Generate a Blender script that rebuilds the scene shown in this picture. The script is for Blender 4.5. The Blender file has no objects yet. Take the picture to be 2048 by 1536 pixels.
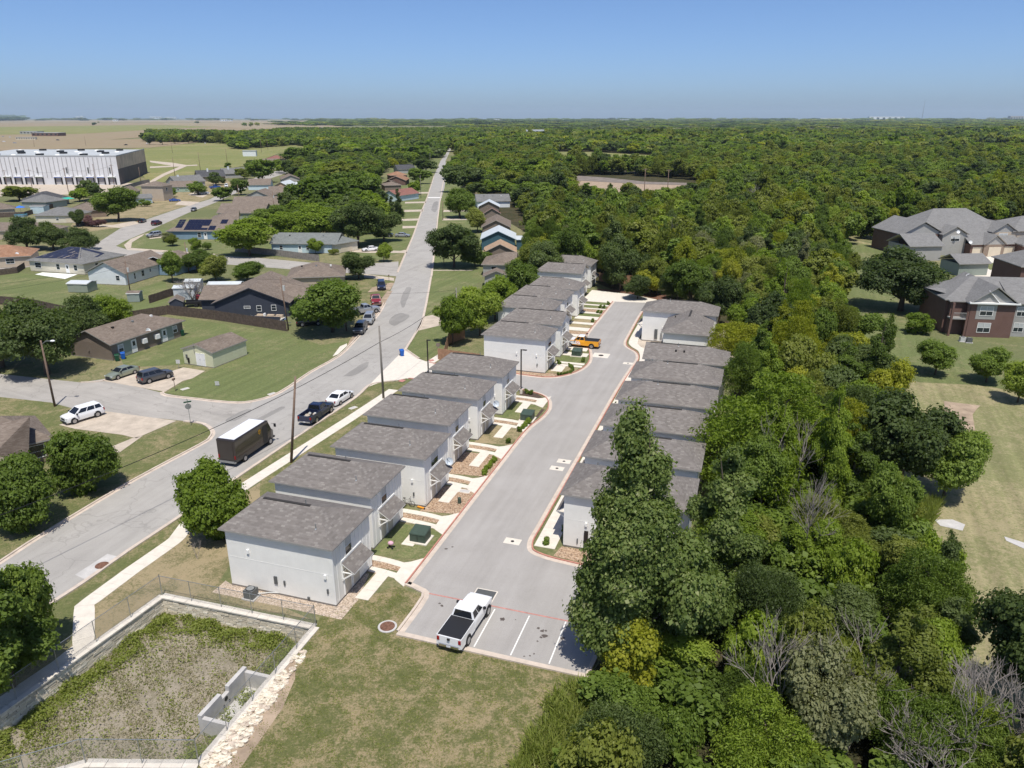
import bpy, bmesh, math, random
import numpy as np
from mathutils import Vector, Matrix
R = math.radians
random.seed(7); rng = np.random.default_rng(7)
SC = bpy.context.scene
COL = SC.collection
# ---------------------------------------------------------------- camera, sky, sun, exposure
FPX, HZ, CAMH = 1500.0, 236.0, 36.0          # focal length (px of the 2048 frame), horizon row, flying height
PITCH = math.atan((768 - HZ) / FPX)
cam = bpy.data.cameras.new('camera'); cam_o = bpy.data.objects.new('camera', cam); COL.objects.link(cam_o)
cam.sensor_width = 36.0; cam.lens = 36.0 * FPX / 2048.0
cam.clip_start = 0.5; cam.clip_end = 60000
cam_o.location = (0, 0, CAMH); cam_o.rotation_euler = (R(90) - PITCH, 0, 0)
SC.camera = cam_o
SUN_AZ, SUN_EL = R(-80), R(67)
sdir = Vector((math.cos(SUN_AZ) * math.cos(SUN_EL), math.sin(SUN_AZ) * math.cos(SUN_EL), math.sin(SUN_EL)))
w = bpy.data.worlds.new('World'); SC.world = w; w.use_nodes = True
nt = w.node_tree; bg = nt.nodes['Background']
sky = nt.nodes.new('ShaderNodeTexSky'); sky.sky_type = 'NISHITA'; sky.sun_disc = False
sky.sun_elevation = SUN_EL; sky.sun_rotation = math.atan2(sdir.x, sdir.y)
sky.altitude = 0; sky.air_density = 0.6; sky.dust_density = 1.15; sky.ozone_density = 9.0
nt.links.new(sky.outputs[0], bg.inputs[0]); bg.inputs[1].default_value = 0.128
sl = bpy.data.lights.new('sun', 'SUN'); sl.energy = 4.3; sl.angle = R(0.53); sl.color = (1.0, 0.955, 0.87)
so = bpy.data.objects.new('sun', sl); COL.objects.link(so); so.rotation_euler = sdir.to_track_quat('Z', 'Y').to_euler()
so.location = (0, -60, 150)
vs = SC.view_settings; vs.view_transform = 'Standard'; vs.look = 'None'; vs.exposure = 0.24; vs.gamma = 1.0; vs.use_curve_mapping = False
try:
    SC.cycles.max_bounces = 6; SC.cycles.diffuse_bounces = 3; SC.cycles.glossy_bounces = 2; SC.cycles.transmission_bounces = 3
    SC.cycles.transparent_max_bounces = 10; SC.cycles.volume_bounces = 0; SC.cycles.caustics_reflective = False; SC.cycles.caustics_refractive = False
except Exception: pass

# ---------------------------------------------------------------- surveying helpers
def G(px, py, z=0.0):
    """point of the place at height z that the photograph shows at (px, py) of its 2048x1536 frame"""
    u = (px - 1024) / FPX; v = -(py - 768) / FPX
    c, s = math.cos(PITCH), math.sin(PITCH)
    d = (u, c + v * s, -s + v * c); t = (z - CAMH) / d[2]
    return Vector((d[0] * t, d[1] * t, z))
SA = R(-17.8); SO = G(672.5, 1213.5)          # the estate's own grid: x towards the drive, y along it
SX = Vector((math.cos(SA), math.sin(SA), 0)); SY = Vector((-math.sin(SA), math.cos(SA), 0))
def S(x, y, z=0.0): return SO + SX * x + SY * y + Vector((0, 0, z))
def invS(p): d = p - SO; return d.dot(SX), d.dot(SY)
def PX(p):
    """photo pixel of a world point"""
    c, s = math.cos(PITCH), math.sin(PITCH)
    y = p[1]; z = p[2] - CAMH
    f = y * c - z * s; up = y * s + z * c
    return 1024 + FPX * p[0] / f, 768 - FPX * up / f
# ---------------------------------------------------------------- mesh building
class MB:
    def __init__(s): s.v = []; s.f = []; s.m = []
    def quad(s, a, b, c, d, m=0): i = len(s.v); s.v += [tuple(a), tuple(b), tuple(c), tuple(d)]; s.f.append((i, i+1, i+2, i+3)); s.m.append(m); return s
    def tri(s, a, b, c, m=0): i = len(s.v); s.v += [tuple(a), tuple(b), tuple(c)]; s.f.append((i, i+1, i+2)); s.m.append(m); return s
    def poly(s, pts, m=0): i = len(s.v); s.v += [tuple(p) for p in pts]; s.f.append(tuple(range(i, i+len(pts)))); s.m.append(m); return s
    def hexa(s, p, m=0):   # 8 points: bottom 0-3 ccw, top 4-7
        i = len(s.v); s.v += [tuple(q) for q in p]
        for f in ((3,2,1,0),(4,5,6,7),(0,1,5,4),(1,2,6,5),(2,3,7,6),(3,0,4,7)): s.f.append(tuple(i+k for k in f)); s.m.append(m)
        return s
    def box(s, x0, x1, y0, y1, z0, z1, m=0):
        return s.hexa([(x0,y0,z0),(x1,y0,z0),(x1,y1,z0),(x0,y1,z0),(x0,y0,z1),(x1,y0,z1),(x1,y1,z1),(x0,y1,z1)], m)
    def bar(s, a, b, w, h=None, m=0):     # square beam from a to b
        a, b = Vector(a), Vector(b); h = h or w; d = (b - a).normalized()
        u = d.cross(Vector((0,0,1)));
        if u.length < 1e-4: u = Vector((1,0,0))
        u.normalize(); v = u.cross(d)
        p = []
        for q in (a, b):
            p += [q - u*w/2 - v*h/2, q + u*w/2 - v*h/2, q + u*w/2 + v*h/2, q - u*w/2 + v*h/2]
        i = len(s.v); s.v += [tuple(q) for q in p]
        for f in ((0,3,2,1),(4,5,6,7),(0,1,5,4),(1,2,6,5),(2,3,7,6),(3,0,4,7)): s.f.append(tuple(i+k for k in f)); s.m.append(m)
        return s
    def tube(s, pts, rad, n=6, m=0, cap=True):
        pts = [Vector(p) for p in pts]; rad = rad if hasattr(rad, '__len__') else [rad]*len(pts)
        i0 = len(s.v); u = None
        for k, p in enumerate(pts):
            d = (pts[min(k+1, len(pts)-1)] - pts[max(k-1, 0)]).normalized()
            if u is None:
                u = d.cross(Vector((0,0,1)))
                if u.length < 1e-3: u = d.cross(Vector((1,0,0)))
            u = (u - d * u.dot(d)).normalized(); v = d.cross(u)
            for j in range(n):
                t = 2*math.pi*j/n; s.v.append(tuple(p + (u*math.cos(t) + v*math.sin(t))*rad[k]))
        for k in range(len(pts)-1):
            for j in range(n):
                a = i0+k*n+j; b = i0+k*n+(j+1)%n; s.f.append((a, b, b+n, a+n)); s.m.append(m)
        if cap:
            s.f.append(tuple(i0+j for j in reversed(range(n)))); s.m.append(m)
            s.f.append(tuple(i0+(len(pts)-1)*n+j for j in range(n))); s.m.append(m)
        return s
    def cyl(s, c, r, h, n=16, r2=None, m=0): c = Vector(c); return s.tube([c, c+Vector((0,0,h))], [r, r if r2 is None else r2], n, m)
    def ball(s, c, r, n=8, k=5, sq=(1,1,1), m=0, jit=0.0):
        i0 = len(s.v)
        for a in range(k+1):
            t = math.pi*a/k
            for b in range(n):
                p = 2*math.pi*b/n; q = r*(1+random.uniform(-jit, jit))
                s.v.append((c[0]+q*sq[0]*math.sin(t)*math.cos(p), c[1]+q*sq[1]*math.sin(t)*math.sin(p), c[2]+q*sq[2]*math.cos(t)))
        for a in range(k):
            for b in range(n):
                x = i0+a*n+b; y = i0+a*n+(b+1)%n; s.f.append((x, x+n, y+n, y)); s.m.append(m)
        return s
    def mesh(s, name, mats, smooth=False):
        me = bpy.data.meshes.new(name); me.from_pydata(s.v, [], s.f)
        for m in (mats if isinstance(mats, (list, tuple)) else [mats]): me.materials.append(m)
        if len(me.materials) > 1: me.polygons.foreach_set('material_index', s.m)
        if smooth: me.polygons.foreach_set('use_smooth', [True]*len(s.f))
        uvs(me); me.update(); return me
    def build(s, name, mats, parent=None, loc=(0,0,0), rz=0.0, smooth=False):
        return ob(name, s.mesh(name, mats, smooth), parent, loc, rz)
def uvs(me):
    """planar UVs in metres: u level along the face, v up its slope"""
    nl = len(me.loops)
    if not nl: return
    co = np.empty(len(me.vertices)*3); me.vertices.foreach_get('co', co); co = co.reshape(-1, 3)
    vi = np.empty(nl, int); me.loops.foreach_get('vertex_index', vi)
    nf = len(me.polygons); nor = np.empty(nf*3); me.polygons.foreach_get('normal', nor); nor = nor.reshape(-1, 3)
    tot = np.empty(nf, int); me.polygons.foreach_get('loop_total', tot)
    n = np.repeat(nor, tot, axis=0)
    u = np.cross(np.array([0., 0., 1.]), n); L = np.linalg.norm(u, axis=1); flat = L < 0.05
    u[flat] = (1, 0, 0); L[flat] = 1; u /= L[:, None]; v = np.cross(n, u)
    p = co[vi]; uv = np.stack([(p*u).sum(1), (p*v).sum(1)], 1)
    lay = me.uv_layers.new(name='UVMap'); lay.data.foreach_set('uv', uv.astype(np.float32).ravel())
def ob(name, me, parent=None, loc=(0,0,0), rz=0.0):
    o = bpy.data.objects.new(name, me); COL.objects.link(o); o.location = loc; o.rotation_euler = (0, 0, rz)
    if parent is not None: o.parent = parent
    return o
def tag(o, label=None, cat=None, group=None, kind=None):
    if label: o['label'] = label
    if cat: o['category'] = cat
    if group: o['group'] = group
    if kind: o['kind'] = kind
    return o
def thing(name, label, cat, loc=(0,0,0), rz=0.0, group=None):
    o = bpy.data.objects.new(name, None); COL.objects.link(o); o.empty_display_size = .3
    o.location = loc; o.rotation_euler = (0, 0, rz); return tag(o, label, cat, group)
def copy_tree(o, parent=None):
    c = o.copy(); COL.objects.link(c); c.parent = parent
    for ch in list(o.children): copy_tree(ch, c)
    return c
_sheet = [0]
def sheet(name, pts, z, m, kind='structure', label=None, parent=None, th=0.0):
    """flat polygon (any outline) at height z, optionally with a skirt"""
    if parent is None and name in ('lawn', 'verge', 'garden_bed', 'ribbon_gravel', 'mulch_bed'): _sheet[0] += 1; z += .00035*(_sheet[0] % 14)
    bm = bmesh.new(); vs_ = [bm.verts.new((p[0], p[1], z)) for p in pts]
    es = [bm.edges.new((vs_[i], vs_[(i+1) % len(vs_)])) for i in range(len(vs_))]
    bmesh.ops.triangle_fill(bm, use_beauty=True, use_dissolve=False, edges=es)
    for f in bm.faces:
        if f.normal.z < 0: f.normal_flip()
    if th:
        n = len(vs_); lo = [bm.verts.new((p[0], p[1], z-th)) for p in pts]
        for i in range(n):
            try: bm.faces.new((vs_[i], lo[i], lo[(i+1) % n], vs_[(i+1) % n]))
            except ValueError: pass
    me = bpy.data.meshes.new(name); bm.to_mesh(me); bm.free(); me.materials.append(m); uvs(me)
    o = ob(name, me, parent)
    if parent is None: tag(o, label, None, None, kind)
    return o
def pxs(l, z=0.0): return [G(x, y, z) for x, y in l]
def smooth_line(pts, n=4):
    pts = [Vector(p) for p in pts]; out = []
    for i in range(len(pts)-1):
        p0 = pts[max(i-1,0)]; p1 = pts[i]; p2 = pts[i+1]; p3 = pts[min(i+2, len(pts)-1)]
        for k in range(n):
            t = k/n; out.append(0.5*((2*p1)+(p2-p0)*t+(2*p0-5*p1+4*p2-p3)*t*t+(3*p1-p0-3*p2+p3)*t*t*t))
    out.append(pts[-1]); return out
def offset(line, d):
    out = []
    for i, p in enumerate(line):
        t = (line[min(i+1, len(line)-1)] - line[max(i-1, 0)]); t.z = 0; t.normalize()
        out.append(p + Vector((-t.y, t.x, 0))*d)
    return out
def strip(mb, line, w0, w1, z0, z1, m=0):
    """ribbon with a rectangular section between offsets w0 and w1 of a line"""
    a, b = offset(line, w0), offset(line, w1)
    for i in range(len(line)-1):
        q = [a[i], b[i], b[i+1], a[i+1]]
        mb.quad(*[(p.x, p.y, z1) for p in (q[0], q[3], q[2], q[1])], m) if w1 > w0 else mb.quad(*[(p.x, p.y, z1) for p in q], m)
        for e in (a, b): mb.quad((e[i].x, e[i].y, z0), (e[i+1].x, e[i+1].y, z0), (e[i+1].x, e[i+1].y, z1), (e[i].x, e[i].y, z1), m)
    return mb
# ---------------------------------------------------------------- materials
def _new(name):
    m = bpy.data.materials.new(name); m.use_nodes = True; n = m.node_tree; return m, n, n.nodes['Principled BSDF']
def rgb(c): return (c[0], c[1], c[2], 1.0)
def pm(name, c, rough=.7, metal=0.0, var=0.0, scale=3.0, bump=0.0, spec=0.35, coord='Object'):
    """paint-like material with an optional mottling"""
    m, n, b = _new(name); b.inputs['Base Color'].default_value = rgb(c); b.inputs['Roughness'].default_value = rough
    b.inputs['Metallic'].default_value = metal; b.inputs['Specular IOR Level'].default_value = spec
    if var or bump:
        tc = n.nodes.new('ShaderNodeTexCoord'); no = n.nodes.new('ShaderNodeTexNoise'); no.inputs['Scale'].default_value = scale; no.inputs['Detail'].default_value = 6; no.inputs['Roughness'].default_value = .65
        n.links.new(tc.outputs[coord], no.inputs['Vector'])
        if var:
            mr = n.nodes.new('ShaderNodeMapRange'); mr.inputs[1].default_value = .3; mr.inputs[2].default_value = .7; mr.inputs[3].default_value = 1-var; mr.inputs[4].default_value = 1+var
            n.links.new(no.outputs[0], mr.inputs[0]); mx = n.nodes.new('ShaderNodeVectorMath'); mx.operation = 'SCALE'
            mx.inputs[0].default_value = c[:3]; n.links.new(mr.outputs[0], mx.inputs['Scale']); n.links.new(mx.outputs[0], b.inputs['Base Color'])
        if bump:
            bp = n.nodes.new('ShaderNodeBump'); bp.inputs['Strength'].default_value = bump; bp.inputs['Distance'].default_value = .05
            n.links.new(no.outputs[0], bp.inputs['Height']); n.links.new(bp.outputs[0], b.inputs['Normal'])
    return m
def ramp(n, fac, stops):
    r = n.nodes.new('ShaderNodeValToRGB'); e = r.color_ramp.elements
    while len(e) < len(stops): e.new(.5)
    for k, (p, c) in enumerate(stops): e[k].position = p; e[k].color = rgb(c)
    n.links.new(fac, r.inputs[0]); return r.outputs[0]
def mixc(n, fac, a, b, mode='MIX'):
    x = n.nodes.new('ShaderNodeMix'); x.data_type = 'RGBA'; x.blend_type = mode
    for i, v in ((0, fac), (6, a), (7, b)):
        if hasattr(v, 'is_output') or hasattr(v, 'links'): n.links.new(v, x.inputs[i])
        else: x.inputs[i].default_value = v if i == 0 else rgb(v)
    return x.outputs[2]
def noise(n, vec, scale, detail=5, rough=.6, dist=0.0):
    t = n.nodes.new('ShaderNodeTexNoise'); t.inputs['Scale'].default_value = scale; t.inputs['Detail'].default_value = detail
    t.inputs['Roughness'].default_value = rough; t.inputs['Distortion'].default_value = dist; n.links.new(vec, t.inputs['Vector']); return t.outputs[0]
def geo_pos(n):
    return n.nodes.new('ShaderNodeNewGeometry').outputs['Position']
def mapped(n, vec, scale=(1,1,1), rot=(0,0,0)):
    mp = n.nodes.new('ShaderNodeMapping'); mp.vector_type = 'TEXTURE'; mp.inputs['Scale'].default_value = [1/k for k in scale]; mp.inputs['Rotation'].default_value = rot; n.links.new(vec, mp.inputs[0]); return mp.outputs[0]
def addbump(n, b, h, strength, dist):
    bp = n.nodes.new('ShaderNodeBump'); bp.inputs['Strength'].default_value = strength; bp.inputs['Distance'].default_value = dist
    n.links.new(h, bp.inputs['Height']); n.links.new(bp.outputs[0], b.inputs['Normal'])
def grass_mat(name, green, green2, dry, dryness=.5, mow=0.0, big=.12, fine=5.0, bare=None):
    m, n, b = _new(name); p = geo_pos(n); b.inputs['Roughness'].default_value = .9; b.inputs['Specular IOR Level'].default_value = .1
    f = noise(n, p, fine, 8, .75); a = ramp(n, f, [(.3, green), (.7, green2)])
    d1 = noise(n, p, big, 6, .7, .6); d2 = noise(n, p, fine*.4, 6, .8, .4); d3 = noise(n, p, fine*1.7, 4, .8); acc = None
    for src, wt in ((d1, .55), (d2, .45), (d3, .5)):
        mu = n.nodes.new('ShaderNodeMath'); mu.operation = 'MULTIPLY_ADD'; mu.inputs[1].default_value = wt; mu.inputs[2].default_value = 0; n.links.new(src, mu.inputs[0])
        if acc is not None: n.links.new(acc, mu.inputs[2])
        acc = mu.outputs[0]; ad = mu
    msk = n.nodes.new('ShaderNodeMapRange'); msk.interpolation_type = 'SMOOTHSTEP'; ctr = .75-(dryness-.5)*.3; msk.inputs[1].default_value = ctr-.06; msk.inputs[2].default_value = ctr+.1; msk.inputs[4].default_value = .88
    n.links.new(ad.outputs[0], msk.inputs[0]); c = mixc(n, msk.outputs[0], a, dry)
    if bare:
        e = noise(n, p, big*.8, 6, .75, .8); mk = n.nodes.new('ShaderNodeMapRange'); mk.interpolation_type = 'SMOOTHSTEP'; mk.inputs[1].default_value = .58; mk.inputs[2].default_value = .72
        n.links.new(e, mk.inputs[0]); k = noise(n, p, fine*.5, 5, .8); mm = n.nodes.new('ShaderNodeMath'); mm.operation = 'MULTIPLY'; n.links.new(mk.outputs[0], mm.inputs[0]); n.links.new(k, mm.inputs[1])
        c = mixc(n, mm.outputs[0], c, bare)
    if mow:
        wv = noise(n, mapped(n, p, (.05, .9, 1), (0, 0, R(68))), 1.0, 3, .5)
        mr = n.nodes.new('ShaderNodeMapRange'); mr.inputs[1].default_value = .35; mr.inputs[2].default_value = .65; mr.inputs[3].default_value = 1-mow; mr.inputs[4].default_value = 1+mow
        n.links.new(wv, mr.inputs[0]); s = n.nodes.new('ShaderNodeVectorMath'); s.operation = 'SCALE'; n.links.new(c, s.inputs[0]); n.links.new(mr.outputs[0], s.inputs['Scale']); c = s.outputs[0]
    n.links.new(c, b.inputs['Base Color']); addbump(n, b, f, .9, .12); return m
def asphalt_mat(name, c, c2, crack=.0, streak=R(72)):
    m, n, b = _new(name); p = geo_pos(n); b.inputs['Roughness'].default_value = .88; b.inputs['Specular IOR Level'].default_value = .2
    f = noise(n, p, 14, 6, .8); g = noise(n, p, .22, 6, .65, .5)
    st = noise(n, mapped(n, p, (.05, .9, 1), (0, 0, streak)), 1.0, 5, .6)
    ad = n.nodes.new('ShaderNodeMath'); ad.operation = 'ADD'; n.links.new(g, ad.inputs[0]); n.links.new(st, ad.inputs[1])
    mr = n.nodes.new('ShaderNodeMapRange'); mr.inputs[1].default_value = .7; mr.inputs[2].default_value = 1.3; n.links.new(ad.outputs[0], mr.inputs[0])
    col = mixc(n, mr.outputs[0], c, c2)
    fr = n.nodes.new('ShaderNodeMapRange'); fr.inputs[1].default_value = .25; fr.inputs[2].default_value = .75; fr.inputs[3].default_value = .86; fr.inputs[4].default_value = 1.14
    n.links.new(f, fr.inputs[0]); s = n.nodes.new('ShaderNodeVectorMath'); s.operation = 'SCALE'; n.links.new(col, s.inputs[0]); n.links.new(fr.outputs[0], s.inputs['Scale'])
    out = s.outputs[0]
    if crack:
        vo = n.nodes.new('ShaderNodeTexVoronoi'); vo.feature = 'DISTANCE_TO_EDGE'; vo.inputs['Scale'].default_value = .16; ds = n.nodes.new('ShaderNodeVectorMath'); ds.operation = 'ADD'
        nn = n.nodes.new('ShaderNodeTexNoise'); nn.inputs['Scale'].default_value = .5; n.links.new(p, nn.inputs['Vector'])
        sc = n.nodes.new('ShaderNodeVectorMath'); sc.operation = 'SCALE'; sc.inputs['Scale'].default_value = 3.0; n.links.new(nn.outputs[1], sc.inputs[0]); n.links.new(p, ds.inputs[0]); n.links.new(sc.outputs[0], ds.inputs[1]); n.links.new(ds.outputs[0], vo.inputs['Vector'])
        ck = n.nodes.new('ShaderNodeMapRange'); ck.inputs[1].default_value = .004; ck.inputs[2].default_value = .014; ck.inputs[3].default_value = crack; ck.inputs[4].default_value = 0
        n.links.new(vo.outputs['Distance'], ck.inputs[0]); out = mixc(n, ck.outputs[0], out, (c[0]*.35, c[1]*.35, c[2]*.35))
    n.links.new(out, b.inputs['Base Color']); addbump(n, b, f, .25, .03); return m
def gravel_mat(name, cols, scale=9.0):
    m, n, b = _new(name); p = geo_pos(n); b.inputs['Roughness'].default_value = .85; b.inputs['Specular IOR Level'].default_value = .2
    vo = n.nodes.new('ShaderNodeTexVoronoi'); vo.inputs['Scale'].default_value = scale; n.links.new(p, vo.inputs['Vector'])
    sp = n.nodes.new('ShaderNodeSeparateColor'); n.links.new(vo.outputs['Color'], sp.inputs[0])
    c = ramp(n, sp.outputs[0], [(i/(len(cols)-1), x) for i, x in enumerate(cols)])
    n.links.new(c, b.inputs['Base Color']); iv = n.nodes.new('ShaderNodeMath'); iv.operation = 'SUBTRACT'; iv.inputs[0].default_value = 1; n.links.new(vo.outputs['Distance'], iv.inputs[1]); addbump(n, b, iv.outputs[0], .9, .06); return m
def shingle_mat(name, cols, mort, w=.42, h=.17, tone=.25):
    m, n, b = _new(name); b.inputs['Roughness'].default_value = .92; b.inputs['Specular IOR Level'].default_value = .15
    uv = n.nodes.new('ShaderNodeUVMap').outputs[0]; br = n.nodes.new('ShaderNodeTexBrick')
    br.inputs['Scale'].default_value = 1; br.inputs['Brick Width'].default_value = w; br.inputs['Row Height'].default_value = h; br.inputs['Mortar Size'].default_value = .012; br.inputs['Mortar Smooth'].default_value = .3; br.inputs['Bias'].default_value = -.1
    br.inputs['Color1'].default_value = rgb((0,0,0)); br.inputs['Color2'].default_value = rgb((1,1,1)); br.inputs['Mortar'].default_value = rgb((.25,.25,.25)); n.links.new(uv, br.inputs['Vector'])
    sp = n.nodes.new('ShaderNodeSeparateColor'); n.links.new(br.outputs['Color'], sp.inputs[0])
    c = ramp(n, sp.outputs[0], [(i/(len(cols)-1), x) for i, x in enumerate(cols)])
    p = geo_pos(n); g = noise(n, p, .7, 5, .6); mr = n.nodes.new('ShaderNodeMapRange'); mr.inputs[1].default_value = .3; mr.inputs[2].default_value = .7; mr.inputs[3].default_value = 1-tone; mr.inputs[4].default_value = 1+tone
    n.links.new(g, mr.inputs[0]); s = n.nodes.new('ShaderNodeVectorMath'); s.operation = 'SCALE'; n.links.new(c, s.inputs[0]); n.links.new(mr.outputs[0], s.inputs['Scale'])
    n.links.new(s.outputs[0], b.inputs['Base Color']); addbump(n, b, br.outputs['Fac'], .35, -.02); return m
def siding_mat(name, c, row=.18, vert=False, amt=.5, var=.06):
    m, n, b = _new(name); b.inputs['Roughness'].default_value = .6; b.inputs['Specular IOR Level'].default_value = .3
    uv = n.nodes.new('ShaderNodeUVMap').outputs[0]; wv = n.nodes.new('ShaderNodeTexWave'); wv.wave_type = 'BANDS'; wv.bands_direction = 'X' if vert else 'Y'; wv.wave_profile = 'SAW'
    wv.inputs['Scale'].default_value = .314/row; n.links.new(uv, wv.inputs['Vector'])
    p = geo_pos(n); g = noise(n, p, .9, 5, .65); mr = n.nodes.new('ShaderNodeMapRange'); mr.inputs[1].default_value = .3; mr.inputs[2].default_value = .7; mr.inputs[3].default_value = 1-var; mr.inputs[4].default_value = 1+var
    n.links.new(g, mr.inputs[0]); s = n.nodes.new('ShaderNodeVectorMath'); s.operation = 'SCALE'; s.inputs[0].default_value = c[:3]; n.links.new(mr.outputs[0], s.inputs['Scale']); n.links.new(s.outputs[0], b.inputs['Base Color'])
    addbump(n, b, wv.outputs['Fac'], amt, .03); return m
def brick_mat(name, c1, c2, mort):
    m, n, b = _new(name); b.inputs['Roughness'].default_value = .85
    uv = n.nodes.new('ShaderNodeUVMap').outputs[0]; br = n.nodes.new('ShaderNodeTexBrick'); br.inputs['Scale'].default_value = 1; br.inputs['Brick Width'].default_value = .23; br.inputs['Row Height'].default_value = .085; br.inputs['Mortar Size'].default_value = .008
    br.inputs['Color1'].default_value = rgb(c1); br.inputs['Color2'].default_value = rgb(c2); br.inputs['Mortar'].default_value = rgb(mort); n.links.new(uv, br.inputs['Vector'])
    p = geo_pos(n); g = noise(n, p, .6, 5, .6); c = mixc(n, g, br.outputs['Color'], (c1[0]*.75, c1[1]*.75, c1[2]*.75)); n.links.new(c, b.inputs['Base Color']); addbump(n, b, br.outputs['Fac'], .3, -.02); return m
def glass_mat(name, c=(.02, .028, .035), rough=.08):
    m, n, b = _new(name); b.inputs['Base Color'].default_value = rgb(c); b.inputs['Roughness'].default_value = rough; b.inputs['Specular IOR Level'].default_value = .6; return m
def paint_mat(name, c, metal=0.0, rough=.32):
    m, n, b = _new(name); b.inputs['Base Color'].default_value = rgb(c); b.inputs['Roughness'].default_value = rough; b.inputs['Metallic'].default_value = metal
    b.inputs['Coat Weight'].default_value = .6; b.inputs['Coat Roughness'].default_value = .08; return m
M = {}
M['ground'] = grass_mat('meadow', (.1, .115, .048), (.165, .175, .08), (.26, .22, .125), .45, big=.03, fine=1.6)
M['lawn'] = grass_mat('lawn', (.098, .122, .045), (.168, .19, .078), (.25, .22, .12), .34, mow=.09, big=.09, fine=2.6)
M['lawn_dry'] = grass_mat('dry lawn', (.12, .118, .055), (.2, .18, .09), (.34, .27, .165), .66, big=.2, fine=3.2, bare=(.38, .28, .18))
M['lawn_fore'] = grass_mat('patchy lawn', (.072, .088, .03), (.16, .158, .06), (.32, .25, .15), .5, big=.35, fine=3.6, bare=(.45, .33, .22))
M['verge'] = grass_mat('street verge', (.085, .105, .037), (.17, .175, .072), (.29, .235, .135), .42, big=.25, fine=3.2)
M['park'] = grass_mat('mown meadow', (.15, .155, .068), (.23, .225, .105), (.32, .27, .16), .55, mow=.14, big=.045, fine=2.0, bare=(.38, .3, .21))
M['field_green'] = grass_mat('green field', (.15, .17, .055), (.22, .22, .085), (.3, .25, .13), .4, mow=.12, big=.012, fine=.3)
M['field_tan'] = grass_mat('harvested field', (.235, .18, .115), (.3, .235, .155), (.26, .215, .13), .5, mow=.1, big=.006, fine=.12)
M['field_pale'] = grass_mat('stubble field', (.27, .215, .14), (.33, .265, .18), (.22, .19, .1), .45, big=.004, fine=.1)
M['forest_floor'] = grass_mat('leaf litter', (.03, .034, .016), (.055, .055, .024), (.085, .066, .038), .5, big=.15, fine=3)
M['pond'] = grass_mat('pond bed', (.17, .15, .1), (.27, .235, .175), (.33, .285, .225), .7, big=.3, fine=4.0, bare=(.4, .35, .29))
M['dirt'] = pm('bare dirt', (.34, .26, .19), .95, var=.3, scale=.6, bump=.3, spec=.1)
M['dirt_grey'] = pm('churned soil', (.2, .17, .15), .95, var=.35, scale=.25, bump=.5, spec=.1)
M['mulch'] = pm('dark mulch', (.085, .062, .05), .95, var=.45, scale=9, bump=.6, spec=.1)
M['mulch_red'] = pm('red mulch', (.16, .085, .06), .95, var=.45, scale=7, bump=.6, spec=.1)
M['gravel'] = gravel_mat('river gravel', [(.16, .11, .075), (.34, .22, .14), (.42, .3, .2), (.52, .4, .3)], 10)
M['gravel_pale'] = gravel_mat('pale gravel', [(.24, .2, .16), (.4, .31, .23), (.5, .4, .31), (.6, .5, .42)], 11)
M['drive'] = asphalt_mat('pale asphalt', (.29, .272, .255), (.36, .34, .322), 0, R(72))
M['street'] = asphalt_mat('worn street asphalt', (.3, .283, .262), (.385, .364, .336), .2, R(74))
M['street2'] = asphalt_mat('old street asphalt', (.29, .27, .245), (.40, .37, .335), .25, R(-28))
M['street_dark'] = asphalt_mat('patched asphalt', (.2, .19, .178), (.29, .275, .255), 0, R(74))
M['oil'] = pm('oil stain', (.1, .082, .072), .6, var=.3, scale=8)
M['concrete'] = pm('pale concrete', (.63, .575, .5), .85, var=.09, scale=1.6, bump=.1, spec=.2)
M['concrete_old'] = pm('old concrete', (.46, .39, .315), .9, var=.2, scale=.7, bump=.15, spec=.2)
M['concrete_grey'] = pm('grey concrete', (.47, .45, .43), .85, var=.14, scale=1.2, bump=.12, spec=.2)
M['kerb'] = pm('kerb concrete', (.52, .44, .37), .88, var=.16, scale=1.1, bump=.1, spec=.2)
M['kerb_red'] = pm('red kerb paint', (.44, .2, .155), .7, var=.25, scale=2.5)
M['line_white'] = pm('white road paint', (.75, .73, .69), .7, var=.12, scale=5)
M['line_red'] = pm('faded red road paint', (.44, .2, .17), .75, var=.3, scale=3)
M['stone_wall'] = [pm('limestone %d' % i, c, .9, var=.16, scale=4, bump=.4, spec=.15) for i, c in enumerate([(.58, .51, .4), (.66, .59, .48), (.47, .41, .32), (.72, .65, .54)])]
M['stone_cap'] = pm('limestone coping', (.6, .55, .48), .85, var=.12, scale=2, bump=.2, spec=.15)
M['rock'] = pm('quarry rock', (.5, .42, .34), .9, var=.35, scale=1.3, bump=.4, spec=.15)
M['white_siding'] = siding_mat('white fibre cement', (.78, .765, .72), .4, True, .28, .05)
M['white_trim'] = pm('white trim', (.8, .79, .76), .55, var=.03, scale=2)
M['foundation'] = pm('concrete footing', (.2, .18, .16), .9, var=.2, scale=3)
M['roof_town'] = shingle_mat('brown grey shingles', [(.15, .134, .123), (.172, .154, .141), (.19, .171, .158), (.25, .23, .208)], (.07,)*3, .36, .19, .05)
M['ridge'] = pm('dark ridge vent', (.035, .032, .03), .9)
M['roof_taupe'] = shingle_mat('taupe shingles', [(.15, .118, .096), (.185, .15, .122), (.22, .18, .15)], (.1,)*3, .4, .16, .14)
M['roof_grey'] = shingle_mat('grey shingles', [(.14, .138, .134), (.17, .167, .162), (.2, .196, .19)], (.1,)*3, .4, .16, .14)
M['roof_sage'] = shingle_mat('sage shingles', [(.145, .155, .15), (.17, .18, .174), (.2, .208, .2)], (.1,)*3, .4, .16, .1)
M['roof_dark'] = shingle_mat('charcoal shingles', [(.055, .055, .06), (.08, .08, .085), (.105, .105, .11)], (.05,)*3, .4, .16, .15)
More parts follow.
